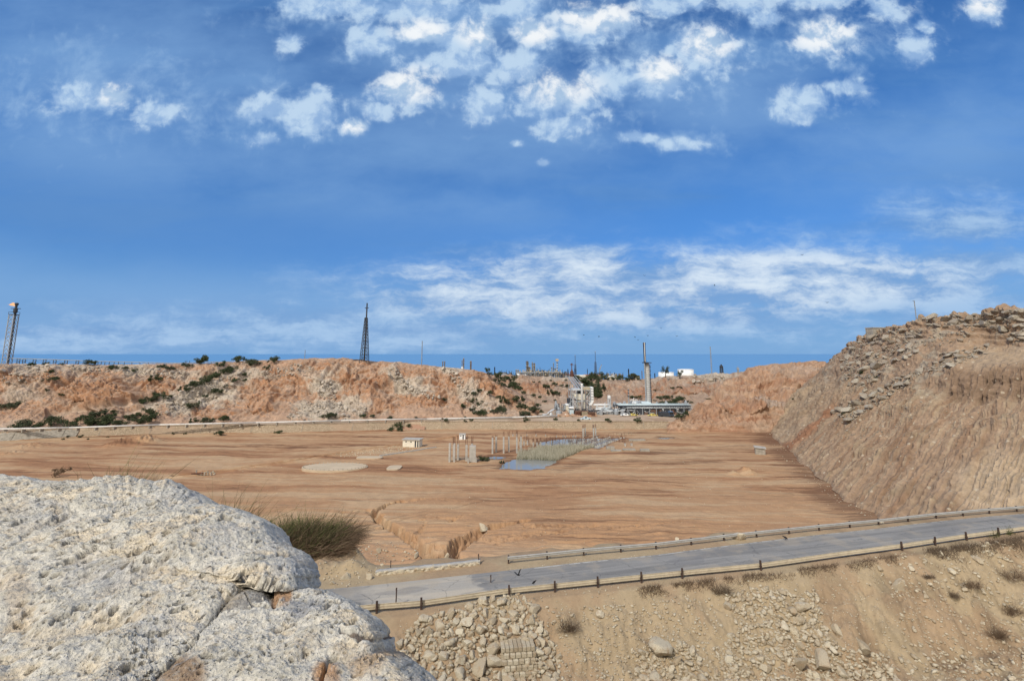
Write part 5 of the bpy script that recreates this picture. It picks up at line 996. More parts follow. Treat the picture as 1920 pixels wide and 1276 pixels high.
# huts
def hut(lab, px, py, w, d, h, rz, doors, wins, slab=0.22, over=0.3, mat=M_CREAM):
    p = at(px, py); root = empty('hut', p, rz); tag(root, lab, 'hut'); th = 0.15; holes = sorted([(a, b_, 0, 2.0) for a, b_ in doors] + [(a, b_, z0, z1) for a, b_, z0, z1 in wins])
    mb = MB(); x = 0
    for (a, b_, z0, z1) in holes:
        mb.box(x, a, 0, th, -0.3, h)
        if z0 > 0: mb.box(a, b_, 0, th, -0.3, z0)
        mb.box(a, b_, 0, th, z1, h); x = b_
    mb.box(x, w, 0, th, -0.3, h); mb.box(0, th, th, d, -0.3, h); mb.box(w - th, w, th, d, -0.3, h); mb.box(th, w - th, d - th, d, -0.3, h); mb.build('wall', mat, root)
    MB().box(-over, w + over, -over, d + over, h + 0.002, h + slab).build('roof', M_CONC, root)
    for a, b_ in doors: MB().box(a, b_, 0.09, 0.13, 0, 1.98).build('door', M_DARK, root)  # dark panel painting the shade inside the doorway
    for a, b_, z0, z1 in wins: MB().box(a, b_, 0.09, 0.13, z0, z1).build('window', M_GLASS, root)
    return root
hut('long cream hut with a flat roof and two open dark doorways on the basin floor', 755, 837.5, 5.6, 3.2, 2.25, -0.16, [(4.1, 4.6), (4.95, 5.4)], [(0.9, 1.4, 1.5, 1.85), (2.6, 3.1, 1.5, 1.85)])
hut('tiny white hut with one doorway and one window beyond the concrete pillars', 861.5, 822.5, 2.1, 2.0, 1.75, 0.02, [(1.15, 1.6)], [(0.35, 0.75, 1.1, 1.5)], 0.16, 0.12, M_WHITE)
p = at(1416, 851); root = empty('concrete_box', p, -0.35); tag(root, 'small weathered concrete box with a tilted lid near the foot of the right hill', 'concrete box'); s = mpp(p); MB().box(0, 17 * s, 0, 2.0, -0.4, 11.5 * s).build('body', M_CONCD, root); l_ = MB().box(-.25, 18.5 * s, -.3, 2.4, 0, 0.22).build('lid', M_CONC, root); l_.location = (0, 0, 12.4 * s); l_.rotation_euler = (0.03, 0.07, 0)
# concrete pillars with rusty starter bars
def pillar(px, py, top, wpx, bars_to, lab, group, name='concrete_pillar', nb=4, dpx=None):
    p = at(px, py)
    if p[2] < 0: p = G(px, py, -0.12)                   # footings that stand in the pool rise from its bed
    s = mpp(p); h = (py - top) * s; w = wpx * s; d = (dpx or wpx) * s; root = empty(name, p, rng.uniform(-.12, .12)); tag(root, lab, 'pillar' if name == 'concrete_pillar' else 'stub', group)
    o = MB().box(-w / 2, w / 2, -d / 2, d / 2, -0.6, h).build('shaft', M_CONC, root); bv = o.modifiers.new('bevel', 'BEVEL'); bv.width = 0.03
    if bars_to:
        hb = (top - bars_to) * s; mb = MB()
        for k in range(nb): a = (k % 2 - .5) * w * .7; b_ = (k // 2 - .5) * d * .7; mb.bar((a, b_, h - .1), (a + rng.randn() * .05, b_, h + hb * rng.uniform(.85, 1)), 0.09)
        mb.build('starter_bars', M_RUST, root)
    return root
c1 = 'tall slim concrete pillar of the left cluster beside the thick pier'
pillar(843.5,865.5,831.5,3.6,None,'bare-topped slim pillar, leftmost of the left cluster',None); pillar(848,861,834,2.6,817,'thin pillar with long rusty bars, second from the left',None); pillar(850.5,864,830,3.2,818,'pillar with paired rusty bars right beside the thin one in the left cluster',None); pillar(858.5,860,831.5,4.0,815,'pillar standing apart in the middle of the left cluster, rusty bars on top',None); pillar(874.5,862,833,4.2,814.5,'pillar with tall rusty bars just left of the thick pier',None)
pillar(886,866,836,12,None,'thick square concrete pier with holes near its top, widest of all pillars',None,dpx=8); pillar(885,857,831.5,3.6,816,'pillar with rusty bars rising behind the thick pier',None); pillar(876,866.5,858,2.6,None,'waist-high concrete stub left of the thick pier',None,'concrete_stub'); pillar(892.5,866.8,858.5,2.8,None,'short pale concrete stub right of the thick pier',None,'concrete_stub')
c2 = 'slim concrete pillar with a dark top in the row behind the small puddle'
for (x, y, tp, b_) in [(922.5,849,820,817),(931,847,819,816),(945.5,849.5,820,810),(954,847.5,819,809),(969,849.5,820,808),(977,848,819,816)]: pillar(x, y, tp, 3.0, b_, c2, 'pillars of the row behind the puddle')
for (x, y, tp, b_) in [(1093,819,802.5,796),(1097.5,818.5,802.5,795),(1113,820,802.5,796),(1117,819.5,802.5,795)]: pillar(x, y, tp, 2.4, b_, 'slim pillar of the two far pairs at the end of the reed bed', 'pillars of the far pairs')
for (x, y) in [(961,816.5),(969,817),(987,817),(1004,817),(1023,818),(1042,818),(1055,818),(1060,818),(1074,818.5),(1079,818)]: pillar(x, y, y - 4, 1.8, y - 10, 'tiny white stub with a thin rod in the far row beyond the long pool', 'stubs of the far row', 'concrete_stub', 1)
for (x, y, h, b_) in [(975.5,837,9,5),(982.5,835,8,9),(989,834.5,9,9),(1000,836,7,7),(1006.5,835,7,8),(1012,834,8,8),(1025,836,7,8),(1032,833,7,8),(1036,832,6,6)]: pillar(x, y, y - h, 2.6, y - h - b_, 'knee-high concrete stub with starter bars at the left end of the long pool', 'stubs at the long pool', 'concrete_stub')
k = 0
for (x0, y0, x1, y1, n, lab) in [(1078,833.5,1119,820.5,11,'footing of the left row crossing the long pool'),(1098,835.5,1143,820.5,13,'footing of the middle row crossing the long pool'),(1117,837.5,1168,820.5,15,'footing of the right row along the pool edge')]:
    for i in range(n):
        q = i / (n - 1); x, y = x0 + (x1 - x0) * q, y0 + (y1 - y0) * q; pillar(x, y, y - 2.2, 3.2, y - 5 - 3 * rng.rand() if i % 2 else None, 'small white concrete ' + lab, 'footings: ' + lab, 'concrete_footing', 2, 2.2)
mb = MB()
for _ in range(330):
    q = rng.rand(); x = 985 + 190 * rng.rand(); y = 836 - 12 * rng.rand() - max(0, (x - 1120)) * 0.12; p = G(x, y, 0); mb.bar(p, p + np.array([rng.randn() * .08, 0, rng.uniform(.8, 2.1)]), 0.045)
o = mb.build('starter_rods', M_RUST); tag(o, 'thicket of thin rusty rods standing in and around the long pool', kind='stuff')
for (x, y, w, h, lab) in [(1145,841,15,5,'square concrete block at the end of the pool edge'),(1155,844,19,2.5,'flat concrete slab in front of the square block'),(1178,843.5,23,3,'long concrete footing right of the reed bed'),(1208,844.5,17,4,'rough concrete footing farthest right of the reed bed'),(1195,824,30,2.6,'long low concrete strip beyond the right end of the pool')]:
    p = at(x, y); s = mpp(p); o = MB().box(-w / 2 * s, w / 2 * s, -.8, .8, -.4, h * s).build('concrete_block', M_CONCD); o.location = tuple(p); bv = o.modifiers.new('bevel', 'BEVEL'); bv.width = .05; tag(o, lab, 'concrete block')
for (x, y, lab) in [(1172,835,'left of two pale stubs right of the pool'),(1185,835,'right of two pale stubs right of the pool')]: pillar(x, y, y - 5, 3.2, y - 10, lab, None, 'concrete_stub', 2)
# pools and reeds
m, t, b = mat_new('still_water'); geo = t.new('ShaderNodeNewGeometry').outputs['Position']; b.inputs['Base Color'].default_value = (0.25, 0.255, 0.24, 1); b.inputs['Roughness'].default_value = 0.03; b.inputs['Specular IOR Level'].default_value = 0.7; bump(t, b, t.noise(geo, 1.2, 3), 0.06, 0.05); M_WATER = m
for pl, lab in ((pond_a, 'near pool in front of the reeds'), (pond_b, 'long pool between the footing rows'), (pond_c, 'small puddle behind the thick pier'), (pond_d, 'far puddle on the right of the floor')):
    c_ = np.mean(pl, 0); q = [G(c_[0] + (x - c_[0]) * 1.12, c_[1] + (y - c_[1]) * 1.16, -0.20) for x, y in pl]; o = mesh_obj('water', q, [tuple(range(len(q)))], M_WATER); tag(o, lab, kind='structure')
reed = [(968,861),(973,853),(1000,846),(1012,839),(1060,836),(1118,838),(1088,847),(1062,858),(1046,864),(1010,862)]
rs = np.random.RandomState(8); pts_ = []
while len(pts_) < 6800:
    x, y = rs.uniform(966, 1120), rs.uniform(834, 865)
    if inpoly(np.array(x), np.array(y), reed): pts_.append((x, y))
    elif rs.rand() < 0.012 and 1125 < x + 40 < 1160: pts_.append((x + 75, 813 + 4 * rs.rand()))
B = np.array([G(x, y, -0.1) for x, y in pts_]); n = len(B); d = rs.randn(n, 3) * 0.10; d[:, 2] = 1; L = (0.75 + 1.05 * rs.rand(n, 1)) * np.where(B[:, 1:2] > 155, 0.7, 1.0) * (1 + 0.75 * fbm2(B[:, 0] * 0.5, B[:, 1] * 0.5, 3, 5)[:, None]); w = 0.030
V = np.stack([B + np.array([-w, 0, 0]), B + np.array([w, 0, 0]), B + d * L + np.array([w * .4, 0, 0]), B + d * L - np.array([w * .4, 0, 0])], 1).reshape(-1, 3); o = np_mesh('reeds', V, np.arange(len(V)).reshape(-1, 4), M_REED, smooth=False); tag(o, 'bed of pale reeds standing in the pool', kind='stuff')
k_ = rs.rand(n) < 0.42; B2 = B[k_]; n = len(B2); d = rs.randn(n, 3) * 0.25; d[:, 2] = 1; L = 0.3 + 0.55 * rs.rand(n, 1); V = np.stack([B2 + np.array([-.04, 0, 0]), B2 + np.array([.04, 0, 0]), B2 + d * L + np.array([.01, 0, 0]), B2 + d * L - np.array([.01, 0, 0])], 1).reshape(-1, 3); o = np_mesh('green_reed_foot', V, np.arange(len(V)).reshape(-1, 4), M_OLIVE, smooth=False); tag(o, 'green growth at the foot of the reeds', kind='stuff')
# circular pad, slabs, furrow stones, debris
p = G(628, 877.5, 0); root = empty('round_pad', p); tag(root, 'large round sand-coloured pad with a rim of dark pegs on the basin floor', 'pad'); r = 61 * mpp(p); mb = MB(); mb.lathe((0, 0, 0), [(r, -.6), (r, .45), (r - .4, .5), (r - .5, .47), (0.01, .55)], 64); pad = mb.build('slab', paint('sand_fill', (0.52, 0.42, 0.295), 0.95, 0.1, 0.3), root)
mb = MB()
for k in range(44): a = 2 * math.pi * k / 44; mb.box(r * .96 * math.cos(a) - .09, r * .96 * math.cos(a) + .09, r * .96 * math.sin(a) - .09, r * .96 * math.sin(a) + .09, .4, .72)
mb.build('pegs', M_CONCD, root); root.scale = (1, 0.52, 1)
for (x, y, w, d_, h, lab) in [(739,876.5,26,2.4,0.35,'small oblong concrete slab right of the round pad'),(693,857,48,1.6,0.22,'long thin pale slab behind the round pad'),(15,1290,0,0,0,'')]:
    if w:
        p = at(x, y); s = mpp(p); n = 18; mb = MB(); ring = [(math.copysign(abs(math.cos(a)) ** .5, math.cos(a)) * w / 2 * s, math.copysign(abs(math.sin(a)) ** .6, math.sin(a)) * d_) for a in np.linspace(0, 2 * math.pi, n, endpoint=False)]
        mb.add([(a, b_, -.3) for a, b_ in ring] + [(a, b_, h) for a, b_ in ring], [tuple((i, (i + 1) % n, n + (i + 1) % n, n + i)) for i in range(n)] + [tuple(range(n, 2 * n))]); o = mb.build('concrete_slab', MATS['sand_fill']); o.location = tuple(p); tag(o, lab, 'slab')
kp = [G(x, y, 0.12) for x, y in [(712,854),(760,847),(818,838)]]; root = empty('kerb', kp[0]); tag(root, 'long pale kerb on the floor in front of the long hut', 'kerb'); mb = MB()
for a, b_ in zip(kp[:-1], kp[1:]): mb.bar(a - kp[0], b_ - kp[0], 0.5, 0.4)
mb.build('kerb_strip', M_CONC, root)
spots = []; small([(630,850),(700,843),(755,834),(780,842),(720,850),(640,856)], 330, 1.2, 3.2, 1.5); small([(370,884),(405,882),(405,890),(370,891)], 60, 1.5, 5); merge_rocks('laid_stones', CHL, spots, M_FIELD, 'rows of small laid stones in front of the hut')
p = at(366, 889); root = empty('debris_frame', p); tag(root, 'low broken frame of posts on the floor beyond the huge boulder', 'debris'); s = mpp(p); mb = MB()
for (x, h) in [(0, 8), (10, 4), (16, 4), (22, 5), (28, 5), (-6, 2)]: mb.bar((x * s, 0, -.2), (x * s + .08, 0, h * s), .22)
mb.build('posts', M_CONCD, root); MB().bar((-8 * s, -.2, .2), (14 * s, -.1, .35), .25).build('fallen_beam', M_RUST, root)
spots = []; small([(300,870),(900,880),(1500,850),(1640,960),(1300,1000),(950,1040),(700,1020)], 900, 0.8, 2.6, 3.0); small([(1437,800),(1490,846),(1540,891),(1600,938),(1655,972),(1630,975),(1570,940),(1505,892),(1455,846),(1425,805)], 170, 1.0, 3.6, 3.0)
merge_rocks('floor_stones', CHL, spots, M_FIELD, 'small stones scattered over the basin floor')
# ------------------------------------------------------------------ lattice towers, masts and the flare
def lattice(root, w0, w1, h, n, leg, brace, mat, x0=0.0, lean=0.0):
    L = []
    for (sx, sy) in ((-1, -1), (1, -1), (1, 1), (-1, 1)):
        mb = MB(); mb.bar((sx * w0 / 2, sy * w0 / 2, -1.0), (sx * w1 / 2, sy * w1 / 2, h), leg); mb.build('leg', mat, root)
    mb = MB(); pz = 0; pw = w0
    for k in range(1, n + 1):
        z = h * k / n; w = w0 + (w1 - w0) * k / n
        for (a, b_) in (((-1, -1), (1, -1)), ((1, -1), (1, 1)), ((1, 1), (-1, 1)), ((-1, 1), (-1, -1))):
            mb.bar((a[0] * w / 2, a[1] * w / 2, z), (b_[0] * w / 2, b_[1] * w / 2, z), brace)
            mb.bar((a[0] * pw / 2, a[1] * pw / 2, pz), ((a[0] + b_[0]) / 4 * w, (a[1] + b_[1]) / 4 * w, z), brace); mb.bar((b_[0] * pw / 2, b_[1] * pw / 2, pz), ((a[0] + b_[0]) / 4 * w, (a[1] + b_[1]) / 4 * w, z), brace)
        pz, pw = z, w
    mb.build('bracing', mat, root)
def deck(root, z, w, th, mat, rail=True):
    mb = MB(); mb.box(-w / 2, w / 2, -w / 2, w / 2, z, z + th); f = mb.build('platform', mat, root)
    if rail:
        mb = MB()
        for (a, b_) in (((-1, -1), (1, -1)), ((1, -1), (1, 1)), ((1, 1), (-1, 1)), ((-1, 1), (-1, -1))):
            mb.bar((a[0] * w / 2, a[1] * w / 2, z + th + 1.1), (b_[0] * w / 2, b_[1] * w / 2, z + th + 1.1), 0.12); mb.bar((a[0] * w / 2, a[1] * w / 2, z + th), (a[0] * w / 2, a[1] * w / 2, z + th + 1.1), 0.12)
        mb.build('railing', mat, f)
# flare on the left skyline
p = P(12, 685, 240); s = mpp(p); root = empty('flare_tower', p); tag(root, 'tall lattice flare tower with an orange flame at the far left skyline', 'flare tower'); H = 95 * s
lattice(root, 9.5 * s, 9.5 * s, H, 12, 0.27, 0.13, M_STEEL); MB().tube((2.0 * s, 0, -1), (2.0 * s, 0, H + 7 * s), 0.42).build('riser_pipe', M_DARK, root); MB().tube((-0.5 * s, 1, 0), (-0.5 * s, 1, H), 0.2).build('ladder_rail', M_DARK, root)
deck(root, H, 10.5 * s, 0.3, M_DARK); mb = MB(); mb.lathe((1.5 * s, 0, H + 1 * s), [(0.3, 0), (0.6, 2.5 * s), (0.85, 4 * s), (0.85, 10 * s), (0.5, 11 * s)]); mb.build('seal_drum', M_DARK, root); d2 = MB().box(-5 * s, 8.5 * s, -3 * s, 3 * s, H + 11.6 * s, H + 12.6 * s).build('upper_platform', M_DARK, root)
MB().tube((1.6 * s, 0, H + 12 * s), (1.9 * s, 0, H + 18.5 * s), 0.5).build('tip_pipe', M_DARK, root); MB().lathe((2.0 * s, 0, H + 18 * s), [(0.4, 0), (0.75, .3), (0.8, 1.0), (0.5, 1.3)]).build('burner_tip', M_DARK, root)
m, t, b = mat_new('flame'); t.n.remove(b); e = t.new('ShaderNodeEmission'); co = t.new('ShaderNodeTexCoord').outputs['Object']; f = t.mapr(t.sep(co)[0], -6.0, -0.5); t.l.new(t.mix(f, (1.0, 0.42, 0.16, 1), (1.0, 0.55, 0.28, 1)), e.inputs[0]); e.inputs[1].default_value = 1.15; t.l.new(e.outputs[0], t.n['Material Output'].inputs[0])
mb = MB(); nseg = 12; V = []; F = []
for i in range(nseg + 1):
    q = i / nseg; r = (0.72 * math.sin(math.pi * min(1, q * 1.05 + 0.12)) ** 0.8) * (1 - 0.25 * q) + 0.02; x = -q * 17 * s; z = 0.5 * s * math.sin(q * 5) + 1.2 * q * s
    for k in range(10): a = 2 * math.pi * k / 10; rr = r * (1 + 0.25 * math.sin(3 * a + 7 * q)); V.append((x, rr * math.cos(a), z + rr * 1.15 * math.sin(a)))
for i in range(nseg):
    for k in range(10): F.append((i * 10 + k, i * 10 + (k + 1) % 10, (i + 1) * 10 + (k + 1) % 10, (i + 1) * 10 + k))
fl = mesh_obj('flame', V, F, m, root, True); fl.location = (1.7 * s, 0, H + 19 * s)
# pipe trestle from the flare along the crest
ends = [(20, 671.5, 240), (100, 674, 242), (200, 677.5, 246), (330, 680.5, 250), (420, 678, 254), (520, 674, 258)]; tp = [P(*e) for e in ends]; root = empty('pipe_trestle', tp[0]); tag(root, 'long thin flare-gas pipe on trestle legs along the left crest', 'pipe trestle'); o = np.array(root.location)
MB().path([q - o for q in tp], 0.20, 8).build('pipe', M_STEEL, root); MB().path([q - o + np.array([0, .6, -1.1]) for q in tp[:4]], 0.10, 6).build('small_pipe', M_STEEL, root)
for x in [35, 45.5, 65, 84, 103, 124, 145, 171, 184, 190, 197, 205, 214, 222, 233, 247, 262, 278, 294, 312, 330, 350, 372, 396, 424, 455, 488]:
    q = np.array([np.interp(x, [e[0] for e in ends], [v_[i] for v_ in tp]) for i in range(3)]) - o; mb = MB(); ww = 0.7 if x < 160 else 0.12
    hgt = 3.6
    if x < 160:
        for a in (-ww, ww): mb.bar(q + np.array([a, 0, -hgt]), q + np.array([a, 0, -.2]), .2)
        for z in (-.3, -1.4, -2.5): mb.bar(q + np.array([-ww, 0, z]), q + np.array([ww, 0, z]), .14)
        mb.bar(q + np.array([-ww, 0, -2.4]), q + np.array([ww, 0, -1.4]), .12)
    else: mb.bar(q + np.array([0, 0, -hgt]), q + np.array([0, 0, -.2]), .2)
    mb.build('trestle_leg', M_DARK, root)
# dark lattice tower on the hill
p = P(683, 677.5, 250); s = mpp(p); root = empty('lattice_tower', p); tag(root, 'dark tapering lattice tower with a black central pipe on the left hill', 'lattice tower'); H = 82 * s
lattice(root, 14.0 * s, 4.2 * s, H, 13, 0.22, 0.11, M_DARK)
for k, w in [(2, 15.6), (4, 13.6), (6, 11.8), (8, 9.8), (10, 8.4)]: deck(root, H * k / 13.0, w * s * 0.78, 0.16, M_DARK, False)
MB().tube((0, 0, -1), (0.6 * s, 0, 110 * s), 0.45, 0.36).build('riser_pipe', M_DARK, root); MB().box(-3 * s, 3.6 * s, -.6, .6, 100 * s, 101 * s).build('top_platform', M_DARK, root); MB().bar((-28 * s, 0, 3.0 * s), (0, 0, 3.4 * s), .4).build('feed_pipe', M_DARK, root)
def mast(px, py, top, Y, w, lab, mat=M_STEEL, dish=False, n=14, deep=1.0):
    p = P(px, py, Y); s = mpp(p); H = (py - top) * s; root = empty('mast', p); tag(root, lab, 'mast'); mb = MB(); r = w * s / 2
    L = [(r * math.cos(a), r * math.sin(a)) for a in (0.5, 2.6, 4.7)]; k3 = MB()
    for (a, b_) in L: k3.bar((a, b_, -2 * deep), (a * .7, b_ * .7, H), 0.13 * s / 0.28)
    k3.build('mast_legs', mat, root)
    for k in range(n):
        z0, z1 = H * k / n, H * (k + 1) / n
        for i in range(3): a, b_ = L[i], L[(i + 1) % 3]; mb.bar((a[0], a[1], z0), (b_[0] * .85, b_[1] * .85, z1), 0.09 * s / 0.28)
    mb.build('bracing', mat, root)
    if dish: MB().lathe((-2.0 * s, 0, H - 1.2 * s), [(0.05, 0), (1.5 * s, .35 * s), (1.6 * s, .5 * s)], 12).build('antenna_dish', mat, root)
    return root
mast(790.5, 683, 639, 262, 1.6, 'thin grey mast on the left hill right of the lattice tower'); mast(571, 675, 656, 258, 0.9, 'very short thin mast on the left hill left of the lattice tower', n=6)
mast(1335, 704, 650, 350, 2.0, 'thin pale mast right of the white tanks'); mast(1719, 603, 563, 150, 1.5, 'thin mast with a small dish on top of the right hill', dish=True, deep=.3)
p = P(585, 676, 258); s = mpp(p); root = empty('manifold', p); tag(root, 'row of tiny dark pipes and valves on the left hill crest by the short mast', 'pipework'); mb = MB()
for x in (-6, -3, 3, 6, 9): mb.bar((x * s, 0, -1), (x * s, 0, 4 * s), .25)
mb.bar((-9 * s, 0, 2 * s), (2 * s, 0, 2.4 * s), .6); mb.build('pipes', M_DARK, root)
p = P(351, 682, 252); root = empty('manifold', p); tag(root, 'small dark pipe fittings at the end of the pipe trestle', 'pipework'); mb = MB()
for x in (-4, -1, 4): mb.bar((x * .28, 0, -1.5), (x * .28, 0, 1.6), .2)
mb.build('pipes', M_DARK, root)
p = at(1648, 622); s = mpp(p); root = empty('concrete_hut', p, 0.1); tag(root, 'low grey concrete hut on the left shoulder of the right hill top', 'hut'); MB().box(-14 * s, 14 * s, 0, 3, -1.5, 7.5 * s).build('body', M_CONCD, root); MB().box(-14.6 * s, 14.6 * s, -.2, 3.2, 7.5 * s + .002, 8.8 * s).build('roof', M_CONC, root)

# ------------------------------------------------------------------ power plant
GZ = 2.85
def gp(px, py_, z=GZ): return G(px, py_, z)
PY0 = 776.0
class Site:                                            # local frame: photo-sized pixels at one depth
    def __init__(s, px, Y, z=GZ): s.Y = Y; q = P(px, 700, Y); s.o = np.array([q[0], Y, z]); s.m = mpp(np.array([q[0], Y, z]));
SC = 218.0
def site(name, lab, cat, px, Y, z=GZ, group=None):
    q = P(px, 770, Y); p = np.array([q[0], Y, z]); root = empty(name, p); tag(root, lab, cat, group); s = mpp(p); zz = lambda py: float(P(px, py, Y)[2] - z); return root, s, zz
# boiler house: open steel frame round a hopper
root, s, zz = site('boiler_house', 'open white steel boiler frame with a cream hopper and ducts, tallest block of the plant', 'industrial building', 1092, 224); x = lambda a: (a - 1092) * s
for a in (1070.5, 1073.5, 1082, 1099, 1108):
    for y in (0, 7): MB().box(x(a) - .15, x(a) + .15, y - .15, y + .15, -.3, zz(731)).build('column', M_STEEL, root)
mb = MB()
for z in (731.5, 745, 752, 762):
    for y in (-.05, 7.05): mb.bar((x(1070), y, zz(z)), (x(1108), y, zz(z)), .2)
    mb.bar((x(1070.5), 0, zz(z)), (x(1070.5), 7, zz(z)), .3)
for (a, z0, b_, z1) in [(1073.5, 762, 1082, 752), (1082, 731, 1076, 740), (1073.5, 741, 1082, 749), (1099, 745, 1108, 733), (1099, 752, 1108, 745), (1073.5, 752, 1082, 762), (1099, 752, 1108, 760), (1099, 762, 1108, 770)]: mb.bar((x(a), -.3, zz(z0)), (x(b_), -.3, zz(z1)), .17)
mb.build('bracing', M_SILVER, root)
mb = MB(); mb.box(x(1082), x(1099), 1.0, 6.2, zz(750), zz(739)); n0 = len(mb.v); mb.add([(x(1075), 1, zz(740)), (x(1082), 1, zz(748)), (x(1082), 6, zz(748)), (x(1075), 6, zz(740)), (x(1075), 1, zz(738.5)), (x(1082), 1, zz(738.5)), (x(1082), 6, zz(738.5)), (x(1075), 6, zz(738.5))], [(0, 1, 2, 3), (7, 6, 5, 4), (0, 4, 5, 1), (2, 6, 7, 3), (0, 3, 7, 4)]); mb.build('hopper', M_CREAM, root)
MB().box(x(1083), x(1098), .8, 6.4, zz(753), zz(751)).build('belt_course', M_STEEL, root); MB().box(x(1082.5), x(1086), 1, 4, 0, zz(753)).build('cream_leg_duct', M_CREAM, root); MB().box(x(1095.5), x(1098), 1, 4, 0, zz(753)).build('cream_leg_duct', M_CREAM, root)
MB().box(x(1084), x(1098), 3, 6.5, zz(738), zz(733)).build('dark_loft', M_DARK, root); MB().box(x(1074), x(1090), 1, 6, zz(731.2), zz(728.8)).build('roof_deck', M_SILVER, root); mb = MB(); mb.box(x(1094.5), x(1110), 1.5, 5.5, zz(731), zz(726)); mb.build('cross_duct', M_BEIGE, root)
mb = MB(); mb.box(x(1108.6), x(1113), -.8, 4, zz(752), zz(725.5)); mb.add([(x(1108.6), -.8, zz(752)), (x(1113), -.8, zz(752)), (x(1113), 4, zz(752)), (x(1108.6), 4, zz(752)), (x(1105), -.8, zz(759)), (x(1109), -.8, zz(759)), (x(1109), 4, zz(759)), (x(1105), 4, zz(759))], [(0, 4, 5, 1), (1, 5, 6, 2), (2, 6, 7, 3), (3, 7, 4, 0), (4, 7, 6, 5)]); d_ = mb.build('downcomer_duct', M_WHITE, root)
mb = MB()
for z in (728, 733, 738, 743, 748): mb.box(x(1108.4), x(1113.2), -1.0, 4.1, zz(z) - .12, zz(z) + .12)
mb.build('stiffener', M_STEEL, d_); MB().box(x(1066), x(1074), 1.5, 6, 0, zz(748)).build('stair_tower', M_DARK, root)
root, s, zz = site('stack', 'smooth white steel chimney in front of the boiler frame', 'chimney', 1092, 221.5); MB().lathe((0, 0, 0), [(2.1 * s, -.3), (2.1 * s, zz(721)), (2.35 * s, zz(720.5)), (2.35 * s, zz(719)), (1.9 * s, zz(718.9))], 28).build('shell', M_WHITE, root, True); MB().lathe((0, 0, 0), [(2.6 * s, zz(751.5)), (2.6 * s, zz(750.7))], 24).build('ring', M_SILVER, root)
root, s, zz = site('inclined_conveyor', 'three inclined grey pipes running down from the plateau to the boiler house roof', 'conveyor', 1081, 233, zz(728) + GZ); a0 = np.array(P(1071, 707, 268)) - np.array(root.location); b0 = np.array(P(1087, 728, 230)) - np.array(root.location)
for k in (-1.5, -.2, 1.1): MB().tube(a0 + np.array([k, 0, 0]), b0 + np.array([k, 0, 0]), .36).build('tube', M_STEEL, root)
MB().bar(a0 + np.array([2.3, 0, .4]), b0 + np.array([2.3, 0, .4]), .3).build('handrail', M_STEEL, root)
mb = MB()
for q in (.15, .45, .75):
    c_ = a0 + (b0 - a0) * q
    for k in (-1.8, 1.8): mb.bar(c_ + np.array([k, 0, 0]), c_ + np.array([k * 1.2, 0, -9 - 3 * q]), .3)
mb.build('support', M_STEEL, root)
# tall stack with dark flue
root, s, zz = site('stack', 'tallest plant chimney, a ribbed pale grey column with a rusty dark flue above it', 'chimney', 1216.5, 234)
MB().lathe((0, 0, 0), [(5.0 * s, -.3), (4.9 * s, zz(752)), (4.4 * s, zz(686)), (4.4 * s, zz(683)), (3.0 * s, zz(680.5))], 28).build('column', M_CONC, root, True); mb = MB()
for k in range(17): z = zz(751 - 3.9 * k); r = 5.05 * s - (.6 * s) * k / 17; mb.lathe((0, 0, 0), [(r, z), (r + .07, z + .05), (r + .07, z + .3), (r, z + .35)], 28)
mb.build('ribs', M_SILVER, root)
fl_ = MB().tube((-5.2 * s, -1.0, 0), (-5.4 * s, -1.0, zz(680)), 1.3 * s, n=14).build('side_pipe', M_STEEL, root); mb = MB(); mb.lathe((-3.0 * s, 0.6, 0), [(2.1 * s, zz(700)), (2.1 * s, zz(645)), (2.5 * s, zz(644.5)), (2.5 * s, zz(642)), (1.8 * s, zz(641.9))], 20); mb.build('flue', paint('sooty_flue', (0.05, 0.026, 0.02), 0.9, 0.3, 1.0), root, True)
MB().box(-6.6 * s, 6.0 * s, -2.6, 2.6, zz(680.2), zz(678.8)).build('platform', M_DARK, root); mb = MB()
for k in range(9): mb.box(4.8 * s, 6.2 * s, -.8, .8, zz(748 - 7.6 * k) - .12, zz(748 - 7.6 * k) + .12)
mb.bar((5.9 * s, 0, 0), (5.6 * s, 0, zz(682)), .22); mb.build('ladder', M_DARK, root); MB().tube((-4.9 * s, -1.6, zz(678)), (-5.0 * s, -1.6, zz(642)), .14).build('thin_pipe', M_WHITE, root)
# long air-cooler rack
root, s, zz = site('cooler_rack', 'long two-tier rack of pale pipes and coolers on steel legs, right half of the plant', 'pipe rack', 1230, 222); x = lambda a: (a - 1230) * s
for k, z in enumerate((759.2, 764.2)):
    
    for yy_ in (0.5, 3.2, 5.9): MB().tube((x(1160 if k == 0 else 1176), yy_, zz(z)), (x(1298), yy_, zz(z)), .85 * s, n=14).build('header_duct', M_PALEBL if k == 0 else M_SILVER, root, True)
    mb = MB()
    for i, a in enumerate(np.arange(1162 if k == 0 else 1178, 1297, 4.6)): MB().lathe((x(a), .5, zz(z) + .6 * s), [(.6 * s, 0), (.6 * s, 1.0 * s), (.3 * s, 1.5 * s)], 8).build('fan_cowl', M_PALEBL, root)
    pass
mb = MB(); mb.box(x(1160), x(1297), .3, 6.8, zz(762.3), zz(761.2)); mb.box(x(1176), x(1297), .4, 6.8, zz(767.5), zz(766)); mb.build('walkway', M_DARK, root)
for a in (1165, 1171, 1177, 1191, 1205, 1218, 1231, 1244, 1257, 1270, 1283, 1295):
    for y in (.3, 6.4): MB().box(x(a) - .13, x(a) + .13, y - .13, y + .13, -.2, zz(765.5)).build('leg', M_STEEL, root)
mb = MB()
for a in (1177, 1191): mb.bar((x(a), .2, zz(770)), (x(a + 7 if a == 1177 else a - 7), .2, 0), .3)
for a in np.arange(1207, 1292, 6.5): mb.bar((x(a), 2, 0), (x(a), 2, zz(767)), .16)
